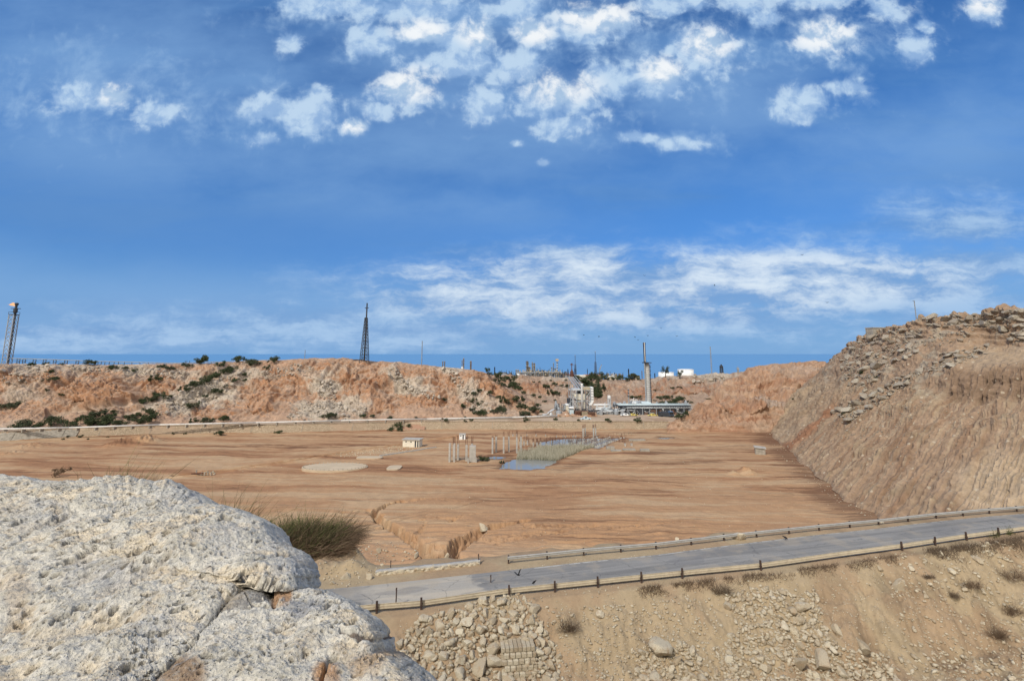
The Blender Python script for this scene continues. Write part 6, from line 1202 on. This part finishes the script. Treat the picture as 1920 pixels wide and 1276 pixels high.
for z in (769.5, 773): mb.bar((x(1205), 1.4, zz(z)), (x(1293), 1.4, zz(z)), .25)
mb.bar((x(1177), .1, zz(768.5)), (x(1191), .1, zz(768.5)), .3); mb.build('bracing', M_STEEL, root); MB().box(x(1197), x(1292), 4.5, 6.2, 0, zz(768)).build('dark_machinery', M_BROWN, root)
mb = MB(); rs = random.Random(3)
mb2 = MB(); mb3 = MB()
for k in range(120): a = rs.uniform(1196, 1291); h = rs.uniform(1.0, 3.6); yy_ = rs.uniform(.2, 3); (mb, mb2, mb)[k % 3].box(x(a), x(a) + rs.uniform(.4, 1.6), yy_, yy_ + rs.uniform(.6, 1.8), -.2, h)
for k in range(60): a = rs.uniform(1180, 1292); z = rs.uniform(.4, 3.8); mb3.tube((x(a), rs.uniform(0, 2), z), (x(a) + rs.uniform(-.5, 3), rs.uniform(0, 2), z + rs.uniform(-1.5, .4)), rs.uniform(.06, .13), n=6)
mb.build('pumps', M_DARK, root); mb2.build('brown_vessels', M_BROWN, root); mb3.build('small_pipes', M_SILVER, root)
# jumble of pipework between boiler and rack
root, s, zz = site('pipework', 'tangle of grey pipes, valves and small frames between the boiler frame and the cooler rack', 'pipework', 1140, 221); x = lambda a: (a - 1140) * s; rs = random.Random(9); mb = MB(); mb2 = MB(); mb3 = MB()
for k in range(46):
    a = rs.uniform(1116, 1172); z = rs.uniform(766, 777); L = rs.uniform(4, 16); y = rs.uniform(0, 5); (mb if k % 2 else mb2).tube((x(a), y, zz(z)), (x(min(a + L, 1176)), y + rs.uniform(-.5, .5), zz(z - rs.uniform(-2, 3))), rs.uniform(.12, .32), n=6)
for k in range(40): a = rs.uniform(1116, 1174); mb3.bar((x(a), rs.uniform(0, 5), -.2), (x(a + rs.uniform(-3, 3)), rs.uniform(0, 5), zz(rs.uniform(764, 773))), .2)
for k in range(16): a = rs.uniform(1118, 1170); mb2.lathe((x(a), rs.uniform(0, 3), 0), [(.8, 0), (.9, .4), (.9, rs.uniform(1, 2.2)), (.3, 2.5)], 10)
mb.build('light_pipes', M_SILVER, root); mb2.build('grey_pipes', M_STEEL, root); mb3.build('stanchions', M_DARK, root); MB().box(x(1126), x(1145), 2, 5, zz(771), zz(766.5)).build('green_grey_cabinet', M_PALEBL, root)
root, s, zz = site('white_duct', 'pair of stacked white horizontal ducts right of the boiler frame', 'duct', 1130, 223); x = lambda a: (a - 1130) * s
MB().tube((x(1113), 1, zz(759)), (x(1145), 1, zz(759)), 1.7 * s, n=14).build('upper_duct', M_WHITE, root, True); MB().tube((x(1118), 1, zz(764.2)), (x(1145), 1, zz(764.2)), 1.0 * s, n=12).build('lower_duct', M_WHITE, root, True); mb = MB()
for a in (1120, 1134, 1144): mb.box(x(a) - .25, x(a) + .25, .7, 1.3, -.2, zz(760))
mb.build('support', M_SILVER, root); MB().lathe((x(1135.5), 1, 0), [(1.2 * s, zz(766)), (1.2 * s, zz(755))], 12).build('cross_tee', M_SILVER, root)
root, s, zz = site('hopper_tower', 'slim steel stand carrying a small white box, between the boiler and the rack', 'steel tower', 1142.5, 226); lattice(root, 5 * s, 4 * s, zz(746), 4, .22, .14, M_SILVER); MB().box(-2.4 * s, 2.4 * s, -2.4 * s, 2.4 * s, zz(746), zz(741)).build('white_box', M_WHITE, root); MB().box(2.6 * s, 3.6 * s, -.4, .4, 0, zz(742)).build('ladder', M_STEEL, root)
root, s, zz = site('vent_column', 'slender grey vent column rising from the left end of the cooler rack', 'vent', 1179.5, 226); MB().tube((0, 0, 0), (0, 0, zz(729)), 1.1 * s, .8 * s).build('pipe', M_STEEL, root); mb = MB()
for z in (742, 736, 731): mb.box(-1.8 * s, 1.5 * s, -.5, .5, zz(z) - .12, zz(z) + .12)
mb.build('brackets', M_DARK, root)
root, s, zz = site('vent_pipes', 'cluster of white curled vent pipes above the cooler rack', 'vent', 1189, 225)
for (x0, dx) in [(-3.6, -2.4), (-1.6, -2.2), (0, 0), (2.2, 2.6), (4.2, 2.8)]:
    pts_ = [(x0 * s * .4, 0, zz(760)), (x0 * s, 0, zz(752))] + [(x0 * s + dx * s * (1 - math.cos(a)) * .5, 0, zz(750) + 1.6 * s * math.sin(a)) for a in np.linspace(.2, 3.6, 9)] if dx else [(0, 0, zz(760)), (0, 0, zz(745))]
    MB().path(pts_, .11, 7).build('curled_pipe', M_WHITE, root, True)
root, s, zz = site('steam_drum', 'low pale pitched cooler roof at the foot of the tall stack', 'cooler', 1205, 230); mb = MB(); mb.add([(-22 * s, 0, zz(758)), (22 * s, 0, zz(758)), (22 * s, 5, zz(758)), (-22 * s, 5, zz(758)), (-13 * s, 1, zz(753)), (14 * s, 1, zz(753)), (14 * s, 4, zz(753)), (-13 * s, 4, zz(753))], [(0, 1, 5, 4), (1, 2, 6, 5), (2, 3, 7, 6), (3, 0, 4, 7), (4, 5, 6, 7)]); mb.build("roof", M_PALEBL, root)
for a in (-20, -8, 8, 20): MB().bar((a * s, .5, 0), (a * s, .5, zz(758)), .3).build('leg', M_STEEL, root)
# more pipework behind and beside the rack
def jumble(px, a0, a1, Y, ztop, n, seed, lab):
    root, s, zz = site('pipework', lab, 'pipework', px, Y); x = lambda a: (a - px) * s; rs = random.Random(seed); m1, m2, m3 = MB(), MB(), MB()
    for k in range(n):
        a = rs.uniform(a0, a1); z = rs.uniform(ztop, 777); (m1 if k % 2 else m2).tube((x(a), rs.uniform(0, 5), zz(z)), (x(min(a + rs.uniform(3, 14), a1)), rs.uniform(0, 5), zz(z - rs.uniform(-1, 2))), rs.uniform(.10, .26), n=6)
    for k in range(n): a = rs.uniform(a0, a1); y = rs.uniform(0, 5); m3.bar((x(a), y, -.2), (x(a), y, zz(rs.uniform(ztop - 3, 770))), .15)
    for k in range(n // 3): a = rs.uniform(a0, a1); m2.lathe((x(a), rs.uniform(0, 4), zz(rs.uniform(ztop + 2, 776))), [(.3, 0), (.7, .2), (.7, rs.uniform(.8, 1.8)), (.2, 2.2)], 9)
    m1.build('light_pipes', M_SILVER, root); m2.build('vessels', M_STEEL, root); m3.build('stanchions', M_DARK, root)
jumble(1190, 1150, 1222, 229, 755, 54, 31, 'dense grey pipework packed round the foot of the tall stack'); jumble(1262, 1226, 1296, 231, 757, 40, 33, 'grey pipework showing above the right half of the cooler rack'); jumble(1062, 1040, 1076, 224, 758, 30, 35, 'grey pipework and posts left of the boiler frame')
# small things in front
for (px, lab, c_, w, h, kind) in [(1072, 'pale blue cabin with a dark upper strip, left front of the plant', M_PALEBL, 7, 11, 'cabin')]:
    root, s, zz = site('cabin', lab, 'cabin', px, 217); MB().box(-3.6 * s, 3.6 * s, 0, 4, 0, zz(768)).build('body', c_, root); MB().box(-3.4 * s, 3.4 * s, .1, 3.9, zz(768), zz(765.6)).build('dark_strip', M_DARK, root); MB().box(-4.2 * s, 4.2 * s, -.3, 4.3, zz(765.6), zz(763.4)).build('roof', M_WHITE, root)
for (px, w, lab, mat) in [(1083.5, 10.5, 'brown transformer box, left of three in front of the white chimney', M_BROWN), (1096, 11, 'brown transformer box with ochre fins, middle of three in front of the white chimney', M_BROWN), (1109, 13, 'low reddish-brown transformer box, right of three in front of the white chimney', M_BROWN)]:
    root, s, zz = site('transformer', lab, 'transformer', px, 216); h = zz(770) if px < 1100 else zz(772.5); MB().box(-w / 2 * s, w / 2 * s, 0, 3, 0, h).build('tank', mat, root); mb = MB()
    for k in range(7): a = (-w / 2 + .8 + k * (w - 1.6) / 6) * s; mb.box(a - .1, a + .1, -.35, 0, .2, h - .3)
    mb.build('fins', M_RUST if px != 1096 else M_BEIGE, root); mb = MB()
    for k in (-3, 0, 3): mb.lathe((k * s, 1.5, h), [(.2, 0), (.28, .2), (.15, .9)], 8)
    mb.build('bushings', M_DARK, root)
for (px, r, h, Yd, lab, mat) in [(1047.5, 5, 9.5, 219, 'grey corrugated tank at the far left of the plant', M_STEEL), (1046, 3.0, 4, 215.5, 'small white tank in front of the grey corrugated tank', M_WHITE), (1061.5, 3.4, 5, 216, 'small cream tank right of the grey corrugated tank', M_CREAM)]:
    root, s, zz = site('tank', lab, 'tank', px, Yd); MB().lathe((0, 0, 0), [(r * s, -.2), (r * s, h * s * .85), (r * s * .6, h * s * .96), (.05, h * s)], 20).build('shell', mat, root, True); MB().lathe((0, 0, 0), [(r * s + .04, h * s * .4), (r * s + .08, h * s * .42), (r * s + .04, h * s * .46)], 20).build('hoop', M_SILVER, root)
root, s, zz = site('feed_pipes', 'silver pipes curving down to the ground at the left edge of the plant', 'pipework', 1030, 217)
for k in range(3): MB().path([((-14 + k) * s, k * .5, zz(777.5)), ((-5 + k) * s, k * .5, zz(777)), ((0 + k * 1.5) * s, k * .5, zz(772 - k)), ((6 + k * 2) * s, k * .6, zz(769 - k))], .28, 8).build('pipe', M_SILVER, root, True)
MB().lathe((3 * s, .5, 0), [(3.4 * s, 0), (3 * s, 1), (.5, 1.6)], 12).build('valve_mound', M_SILVER, root)
root, s, zz = site('brick_annex', 'small white annex with a flat roof at the left foot of the boiler frame', 'cabin', 1064, 223); MB().box(-2.4 * s, 2.4 * s, 0, 4, 0, zz(760)).build('body', M_CREAM, root); MB().box(-3 * s, 2.8 * s, -.3, 4.3, zz(760), zz(757.5)).build('roof', M_WHITE, root)
# vehicles
def vehicle(px, py, L, W, H, rz, lab, mat, cat, cab=(.28, .75), truck=False):
    p = gp(px, py); root = empty('parked_' + cat, p, rz); tag(root, lab, cat); r = .33 if not truck else .5
    o = MB().box(-L / 2, L / 2, -W / 2, W / 2, r * .8, H * (.55 if not truck else .42)).build('body', mat, root); bv = o.modifiers.new('bevel', 'BEVEL'); bv.width = .12; bv.segments = 3
    a, b_ = -L / 2 + L * cab[0], -L / 2 + L * cab[1]; z0, z1 = H * (.55 if not truck else .42), H; mb = MB(); i = .25 * (b_ - a) if not truck else .1
    mb.add([(a, -W / 2 + .08, z0), (b_, -W / 2 + .08, z0), (b_, W / 2 - .08, z0), (a, W / 2 - .08, z0), (a + i * .7, -W / 2 + .22, z1), (b_ - i, -W / 2 + .22, z1), (b_ - i, W / 2 - .22, z1), (a + i * .7, W / 2 - .22, z1)], [(3, 2, 1, 0), (4, 5, 6, 7), (0, 1, 5, 4), (1, 2, 6, 5), (2, 3, 7, 6), (3, 0, 4, 7)]); mb.build('cab', mat if not truck else M_BLUE, root)
    mb = MB(); mb.box(a + i * .9, b_ - i * 1.2, -W / 2 + .06, W / 2 - .06, z0 + .08, z1 - .12); mb.build('window', M_GLASS, root)
    for sx in (-.31, .31):
        for sy in (-1, 1): MB().tube((sx * L, sy * (W / 2 - .18), r), (sx * L, sy * (W / 2 + .03), r), r, n=14).build('wheel', M_BLACK, root)
    if truck: MB().box(-L / 2, a - .1, -W / 2, W / 2, H * .42, H * .92).build('cargo_bed', M_DARK, root)
    for sy in (-.6, .6): MB().box(L / 2 - .02, L / 2 + .03, sy - .18, sy + .18, H * .36, H * .46).build('headlight', M_WHITE, root)
    return root
vehicle(1098, 787, 4.3, 1.75, 1.45, .1, 'small pale car parked on the sandy terrace in front of the transformers', M_PALEBL, 'car'); vehicle(1173, 779.5, 4.6, 1.7, 1.15, 0, 'long white car parked under the left end of the cooler rack', M_WHITE, 'car'); vehicle(1186.5, 779.5, 4.2, 1.6, 1.1, 0.05, 'yellow car parked beside the long white car', M_YEL, 'car')
vehicle(1224, 780, 4.6, 1.7, 1.15, 3.1, 'yellow car parked alone in front of the middle of the rack', M_YEL, 'car'); vehicle(1249, 782, 6.5, 2.3, 2.5, 0, 'dark lorry parked near the right end of the rack', M_DARK, 'lorry', (.66, .97), True)

# ------------------------------------------------------------------ refinery on the plateau
def rsite(name, lab, cat, px, py, Y): p = P(px, py, Y); root = empty(name, p); tag(root, lab, cat); s = mpp(p); return root, s
def stackp(px, base, top, w, Y, lab, mat, extra=None, name='chimney', cat='chimney'):
    root, s = rsite(name, lab, cat, px, base, Y); h = (base - top) * s; r = w * s / 2; MB().lathe((0, 0, 0), [(r, -5), (r, h * .97), (r * 1.15, h * .97), (r * 1.15, h)], 14).build('shell', mat, root, True); MB().lathe((0, 0, 0), [(r * 1.25, h * .55), (r * 1.25, h * .57)], 12).build('ring', M_DARK, root); return root, s, h
stackp(830, 691, 677, 2.0, 330, 'left of two close beige chimneys above the crest of the left hill', M_BEIGE); stackp(833.6, 691, 677, 2.0, 330, 'right of two close beige chimneys above the crest of the left hill', M_BEIGE)
stackp(866.2, 696, 675, 1.3, 330, 'thin beige chimney joined to a taller one with a white tank at its foot', M_BEIGE); stackp(869.2, 696, 671.5, 2.2, 330, 'tallest beige chimney behind the crest of the left hill', M_BEIGE); root, s = rsite('tank', 'small white tank at the foot of the tallest beige chimney', 'tank', 866.6, 693, 326); MB().lathe((0, 0, 0), [(2 * s, -3), (2 * s, 5 * s), (.3, 6 * s)], 16).build('shell', M_WHITE, root, True); MB().lathe((0, 0, 0), [(2.1 * s, 4.6 * s), (2.1 * s, 5 * s)], 12).build('rim', M_DARK, root)
stackp(882.6, 697, 676.5, 3.0, 330, 'single beige chimney with a dark rim standing apart behind the left hill', M_BEIGE)
stackp(927.5, 706, 688, 1.9, 400, 'short black chimney left of the refinery', M_DARK); stackp(1065, 706, 692, 1.8, 420, 'short dark blue chimney between the refinery columns and the flare pair', M_BLUE); stackp(1101.5, 701, 691.5, 1.2, 430, 'tiny dark chimney above the red roofed sheds', M_DARK); stackp(1179, 706, 691.5, 2.1, 430, 'black chimney above the dark bushes left of the tall stack', M_DARK); stackp(1204, 708, 695, 1.6, 430, 'short brown chimney just left of the tall stack', M_BEIGE); stackp(1228, 708, 699.5, 1.8, 430, 'short dark chimney just right of the tall stack', M_DARK); stackp(1038.2, 706, 680, 1.5, 425, 'slim white column left of the platformed column', M_WHITE, name='process_column', cat='process column')
def column(px, base, top, w, Y, lab, mat, plats, cap=True):
    root, s = rsite('process_column', lab, 'process column', px, base, Y); h = (base - top) * s; r = w * s / 2; MB().lathe((0, 0, 0), [(r, -4), (r, h * .9), (r * .8, h * .97), (r * .25, h)], 16).build('shell', mat, root, True)
    for q in plats: MB().lathe((0, 0, 0), [(r * 1.7, h * q), (r * 1.7, h * q + .35), (r * 1.0, h * q + .36)], 12).build('platform', M_DARK, root)
    MB().tube((r * 1.25, -.3, -2), (r * 1.25, -.3, h * .9), .3, n=6).build('side_pipe', M_STEEL, root)
column(988.5, 703, 676.5, 3.6, 420, 'thick beige process column, biggest of the refinery', M_SMOKY, (.55, .8, .93)); column(992.5, 703, 687.5, 3.0, 419, 'shorter beige column with platforms touching the biggest one', M_SMOKY, (.6, .9)); column(998.2, 702, 678.5, 2.0, 421, 'left of two slim beige columns beside the biggest one', M_SMOKY, (.8,)); column(1001.8, 702, 680, 2.4, 420, 'right of two slim beige columns beside the biggest one', M_SMOKY, (.65, .9))
column(967.8, 702, 692, 2.0, 421, 'left of two small grey columns at the left of the refinery', M_STEEL, (.7,)); column(971.4, 702, 692, 2.0, 421, 'right of two small grey columns at the left of the refinery', M_STEEL, (.7,)); column(1034.4, 705, 687.5, 2.0, 423, 'short greenish column left of the slim white one', M_STEEL, (.5, .85)); column(1041, 705, 689.5, 2.2, 423, 'short column between the slim white and the platformed ones', M_STEEL, (.5, .85))
root, s = rsite('process_column', 'slender column with many platforms and a wide yellowish top box', 'process column', 1044.8, 706, 422); MB().tube((0, 0, -4), (0, 0, 31 * s), .9 * s).build('shell', M_SILVER, root)
for z in (5, 11, 16, 20.5, 25): MB().lathe((.6 * s, 0, z * s), [(1.7 * s, 0), (1.7 * s, .5), (.9 * s, .52)], 12).build('platform', M_DARK, root)
MB().box(-2.6 * s, 2.4 * s, -2, 2, 29 * s, 33 * s).build('top_box', M_BEIGE, root)
def tower2(px, base, top, w0, w1, Y, lab, mat):
    root, s = rsite('flare_stack', lab, 'flare stack', px, base, Y); h = (base - top) * s; lattice(root, w0 * s, w1 * s, h * .55, 6, .4, .26, mat); MB().tube((0, 0, -3), (0, 0, h), .85 * s, .7 * s).build('riser', mat, root); MB().tube((0, 0, h), (0, 0, h + 1.4 * s), .9 * s, .8 * s).build('burner_tip', M_STEEL, root)
tower2(1079, 702, 667, 4.2, 2.2, 430, 'dark flare stack beside the rusty conical tower', M_BLUE); tower2(1117, 701, 660, 4.6, 2.2, 430, 'taller dark flare stack behind the red roofed sheds', M_BLUE)
root, s = rsite('derrick', 'rusty conical tower with a crossbar on top beside the flare stack', 'tower', 1072.3, 700, 425); MB().lathe((0, 0, 0), [(3.4 * s, -3), (3.4 * s, 2.5 * s), (1.2 * s, 6.5 * s), (.8 * s, 9 * s)], 14).build('cone', M_RUST, root); MB().tube((0, 0, 9 * s), (0, 0, 17 * s), .75 * s).build('neck', M_RUST, root); MB().box(-3 * s, 3 * s, -.6, .6, 16 * s, 17.3 * s).build('crossbar', M_RUST, root); MB().box(-1 * s, 1 * s, -.6, .6, 17.3 * s, 19 * s).build('head', M_RUST, root)
root, s = rsite('crane', 'small blue crane with a raised boom right of the taller flare stack', 'crane', 1124, 702, 432); mb = MB(); mb.bar((-2 * s, 0, 0), (4.5 * s, 0, 19 * s), .5); mb.bar((-1 * s, 0, 8 * s), (4.5 * s, 0, 19 * s), .3); mb.build('boom', M_STEEL, root); MB().box(-4 * s, 1 * s, -1.5, 1.5, -1, 3.5 * s).build('cab', M_BLUE, root)
for (px, w, h, base, Y, lab, mr, mw) in [(1111, 30, 4, 706, 412, 'long red roofed shed on the plateau above the thicket', M_REDROOF, M_BEIGE), (1089, 18, 5, 708, 405, 'cream walled building on the plateau above the boiler house', M_CREAM, M_CREAM), (1066, 22, 3, 704.5, 428, 'low red roofed building behind the conical tower', M_REDROOF, M_STEEL), (1146, 9, 4, 709, 400, 'small cream building on the rim left of the black chimney', M_CREAM, M_BEIGE), (1196, 8, 6, 710, 400, 'small beige block on the rim left of the tall stack', M_BEIGE, M_BEIGE), (955, 16, 3, 706.5, 402, 'low grey shed at the left end of the refinery', M_STEEL, M_STEEL), (980, 13, 2.6, 704.5, 410, 'low white shed under the beige columns', M_WHITE, M_CREAM), (1404, 16, 10, 707, 345, 'beige box building half hidden behind the orange bluff', M_BEIGE, M_BEIGE), (1345, 10, 4, 706, 345, 'low grey pump house right of the thin pale mast', M_STEEL, M_STEEL)]:
    root, s = rsite('shed', lab, 'shed', px, base, Y); MB().box(-w / 2 * s, w / 2 * s, 0, 8, -4, h * s * .62).build('wall', mw, root); mb = MB(); a = w / 2 * s + .3; z0, z1 = h * s * .62 + .002, h * s; mb.add([(-a, -.4, z0), (a, -.4, z0), (a, 8.4, z0), (-a, 8.4, z0), (-a * .97, 3, z1), (a * .97, 3, z1), (a * .97, 5, z1), (-a * .97, 5, z1)], [(3, 2, 1, 0), (0, 1, 5, 4), (1, 2, 6, 5), (2, 3, 7, 6), (3, 0, 4, 7), (4, 5, 6, 7)]); mb.build('roof', mr, root)
for (px, w, h, base, Y, lab) in [(1249, 28, 9, 706, 345, 'left and partly hidden white storage tank on the cliff rim'), (1286, 29, 13.5, 705, 342, 'right and taller white storage tank on the cliff rim'), (971.5, 5.5, 4.5, 704, 405, 'small white spherical tank at the left of the refinery')]:
    root, s = rsite('storage_tank', lab, 'storage tank', px, base, Y); r, h_ = w / 2 * s, h * s; MB().lathe((0, 0, 0), [(r, -3), (r, h_ * .93)], 40).build('shell', M_WHITE, root, True); MB().lathe((0, 0, 0), [(r + .12, h_ * .93), (r + .12, h_ * .95), (r * .6, h_ * .99), (.1, h_)], 40).build('roof', M_WHITE, root)
root, s = rsite('pipe_rack', 'long process pipe rack of pale pipes and frames running through the refinery', 'pipe rack', 1010, 704, 415); rs = random.Random(21); mb = MB(); mb2 = MB(); mb3 = MB()
for k in range(30): a = -50 + k * 3.4; h = rs.uniform(3, 7); mb.bar((a * s, 0, -4), (a * s, 0, h * s), .35); mb.bar((a * s, 5, -4), (a * s, 5, h * s), .35)
for z in (2, 3.2, 4.6, 6): mb2.tube((-42 * s, rs.uniform(0, 5), z * s), (44 * s, rs.uniform(0, 5), z * s), .32, n=6)
for k in range(70): a = rs.uniform(-24, 42); z = rs.uniform(-.5, 6); w = rs.uniform(.7, 3.5); mb3.box(a * s, (a + w) * s, rs.uniform(0, 3), rs.uniform(3, 6), z * s, (z + rs.uniform(.6, 2.2)) * s)
for k in range(46): a = rs.uniform(-44, 44); mb3.tube((a * s, 2, -2), (a * s, 2, rs.uniform(5, 12) * s), rs.uniform(.15, .45), n=6)
for k in range(26): a = rs.uniform(-24, 42); mb2.tube((a * s, 1, -2), (a * s, 1, rs.uniform(3, 9) * s), rs.uniform(.2, .6), n=6)
mb.build('frame_posts', M_DARK, root); mb2.build('pipes', M_STEEL, root); mb3.build('vessels', M_BEIGE, root)
root, s = rsite('pipe_rack', 'upper dark pipe bridge between the beige columns and the slim white column', 'pipe rack', 1008, 696, 424); MB().bar((-12 * s, 0, 0), (14 * s, 0, .5 * s), .9).build('bridge', M_DARK, root)
for a in (-10, -3, 4, 12): MB().bar((a * s, 0, -9 * s), (a * s, 0, 0), .5).build('leg', M_STEEL, root)
for (px, a0, a1, Y, n, hm, sd, lab) in [(948, -22, 14, 415, 40, 9, 51, 'cluster of small grey pipes and posts at the left end of the refinery'), (1018, -16, 14, 430, 60, 13, 53, 'dense cluster of grey vessels and posts in the middle of the refinery'), (1052, -12, 16, 428, 46, 11, 55, 'grey posts and pipes between the platformed column and the flare stacks'), (1140, -14, 30, 420, 34, 7, 57, 'low grey pipework on the rim right of the red roofed sheds')]:
    root, s = rsite('process_unit', lab, 'process unit', px, 705, Y); rs = random.Random(sd); m1, m2, m3 = MB(), MB(), MB()
    for k in range(n): x_ = rs.uniform(a0, a1); h = rs.uniform(2, hm * 1.35) * rs.uniform(.5, 1); m1.bar((x_ * s, rs.uniform(0, 6), -4), (x_ * s, rs.uniform(0, 6), h * s), .28)
    for k in range(n // 2): x_ = rs.uniform(a0, a1); z = rs.uniform(.5, hm * .6); m2.tube((x_ * s, rs.uniform(0, 6), z * s), ((x_ + rs.uniform(3, 9)) * s, rs.uniform(0, 6), z * s), .24, n=6)
    for k in range(n // 3): x_ = rs.uniform(a0, a1); h = rs.uniform(2, hm * .8); m3.lathe((x_ * s, rs.uniform(0, 6), -3), [(rs.uniform(.4, 1.0), 0), (rs.uniform(.4, 1.0), h * s + 2.5), (.2, h * s + 3)], 9)
    m1.build('posts', M_DARK, root); m2.build('pipes', M_STEEL, root); m3.build('vessels', M_SMOKY, root)
root, s = rsite('dome_frame', 'low domed tank with an open lattice rim left of the refinery', 'tank', 945, 706, 405); MB().lathe((0, 0, 0), [(8.5 * s, -3), (8.5 * s, 3 * s), (6 * s, 6 * s), (2.5 * s, 8 * s), (.2, 8.4 * s)], 20).build('dome', M_STEEL, root, True); mb = MB()
for k in range(14): a = k * .449; mb.path([(8.7 * s * math.cos(a), 8.7 * s * math.sin(a), 3 * s), (6.2 * s * math.cos(a), 6.2 * s * math.sin(a), 6.2 * s), (2.6 * s * math.cos(a), 2.6 * s * math.sin(a), 8.3 * s)], .2, 5)
mb.build('ribs', M_DARK, root)
root, s = rsite('signal_mast', 'tiny pale equipment mast with arms left of the black chimney on the rim', 'mast', 1150, 708, 402); mb = MB(); mb.bar((0, 0, -2), (0, 0, 9 * s), .4); mb.bar((-2.5 * s, 0, 4 * s), (3 * s, 0, 5 * s), .4); mb.bar((-2 * s, 0, 0), (0, 0, 7 * s), .3); mb.bar((2.5 * s, 0, 0), (0, 0, 7 * s), .3); mb.build('arms', M_SILVER, root); MB().box(-5 * s, 5 * s, -1, 1, -2, 1.4 * s).build('base', M_CREAM, root)
root, s = rsite('lattice_tower', 'small dark square tower with a cabin on top right of the thin pale mast', 'lattice tower', 1353.5, 704, 350); lattice(root, 5 * s, 4 * s, 15 * s, 4, .3, .16, M_DARK); MB().box(-2.4 * s, 2.4 * s, -2.4 * s, 2.4 * s, 15 * s, 18.5 * s).build('cabin', M_DARK, root); MB().box(-.4, .4, -.4, .4, 18.5 * s, 21 * s).build('beacon', M_DARK, root)
root, s = rsite('lattice_tower', 'small grey tower with a wider head nearest the orange bluff', 'lattice tower', 1384.5, 704, 350); lattice(root, 2.6 * s, 2 * s, 12 * s, 4, .3, .2, M_STEEL); MB().box(-1.8 * s, 1.8 * s, -1.8 * s, 1.8 * s, 11 * s, 14.5 * s).build('head', M_STEEL, root); MB().bar((0, 0, 14.5 * s), (0, 0, 17.5 * s), .3).build('rod', M_STEEL, root)

# ------------------------------------------------------------------ birds
M_BIRD = paint('bird_plumage', (0.015, 0.015, 0.017), 0.7, 0.2, 6.0)
def bird(name, loc, span, rz, flap, lab, group=None, bank=0.0):
    root = empty(name, loc, rz); tag(root, lab, 'bird', group); k = span
    mb = MB(); mb.lathe((0, 0, 0), [(.008 * k, -.26 * k), (.035 * k, -.20 * k), (.075 * k, -.05 * k), (.07 * k, .06 * k), (.042 * k, .16 * k), (.05 * k, .2 * k), (.042 * k, .24 * k), (.012 * k, .28 * k), (.004 * k, .33 * k)], 12); o = mb.build('body', M_BIRD, root, True); o.rotation_euler = (math.radians(-80), 0, 0)
    for sx in (-1, 1):
        st_ = [(0.03, .10, -.05, 0), (.18, .14, -.07, flap * .16), (.34, .10, -.09, flap * .34), (.5, -.02, -.10, flap * .42)]; v = []
        for (x_, a, b_, z) in st_: v += [(sx * x_ * k, a * k, z * k + .012 * k), (sx * x_ * k, b_ * k, z * k), (sx * x_ * k, b_ * k, z * k - .006 * k), (sx * x_ * k, a * k, z * k - .006 * k)]
        f = []
        for i in range(3):
            for j in range(4): f.append((i * 4 + j, (i + 1) * 4 + j, (i + 1) * 4 + (j + 1) % 4, i * 4 + (j + 1) % 4))
        f += [(0, 1, 2, 3), (15, 14, 13, 12)]; mesh_obj('wing', v, f, M_BIRD, root)
    MB().add([(-.03 * k, -.2 * k, .01), (.03 * k, -.2 * k, .01), (.07 * k, -.38 * k, .01), (-.07 * k, -.38 * k, .01), (-.03 * k, -.2 * k, 0), (.03 * k, -.2 * k, 0), (.07 * k, -.38 * k, 0), (-.07 * k, -.38 * k, 0)], [(0, 1, 2, 3), (7, 6, 5, 4), (0, 4, 5, 1), (1, 5, 6, 2), (2, 6, 7, 3), (3, 7, 4, 0)]).build('tail', M_BIRD, root); root.rotation_euler = (0.25, bank, rz); return root
bird('crow', P(972, 1077, 44.5), .85, 2.6, 1.0, 'black crow in flight over the road with raised wings', bank=.5)
def standing_bird(p, rz, k, lab):
    root = empty('crow', p, rz); tag(root, lab, 'bird'); mb = MB(); mb.lathe((0, 0, 0), [(.01, -.24), (.05, -.16), (.09, -.02), (.08, .08), (.045, .15), (.055, .20), (.045, .24), (.012, .28), (.004, .34)], 12); o = mb.build('body', M_BIRD, root, True); o.rotation_euler = (math.radians(-62), 0, 0); o.location = (0, 0, .24 * k); o.scale = (k, k, k)
    for sx in (-.03, .03): MB().tube((sx, 0, 0), (sx, 0, .2 * k), .012, n=6).build('leg', M_BIRD, root)
q = railpt(NR, near_rail, 1000); standing_bird((q[0], q[1] + .14, RZ + .735), -1.2, 1.0, 'black bird perched on the near guardrail'); standing_bird(tuple(G(1473, 1012, RZ + .08)), 1.4, 1.25, 'black bird standing on the asphalt')
rs = random.Random(2)
for (x, y) in [(1209, 517), (843, 584), (1123, 631), (1095, 628), (1191, 632), (1215, 629), (1504, 478), (1340, 535), (1240, 615), (1551, 567), (1196, 637), (1269, 630)]: bird('flying_bird', P(x, y, 160), 0.95, rs.uniform(0, 6), rs.uniform(.2, .9), 'tiny dark bird far off in the sky', 'birds in the sky')
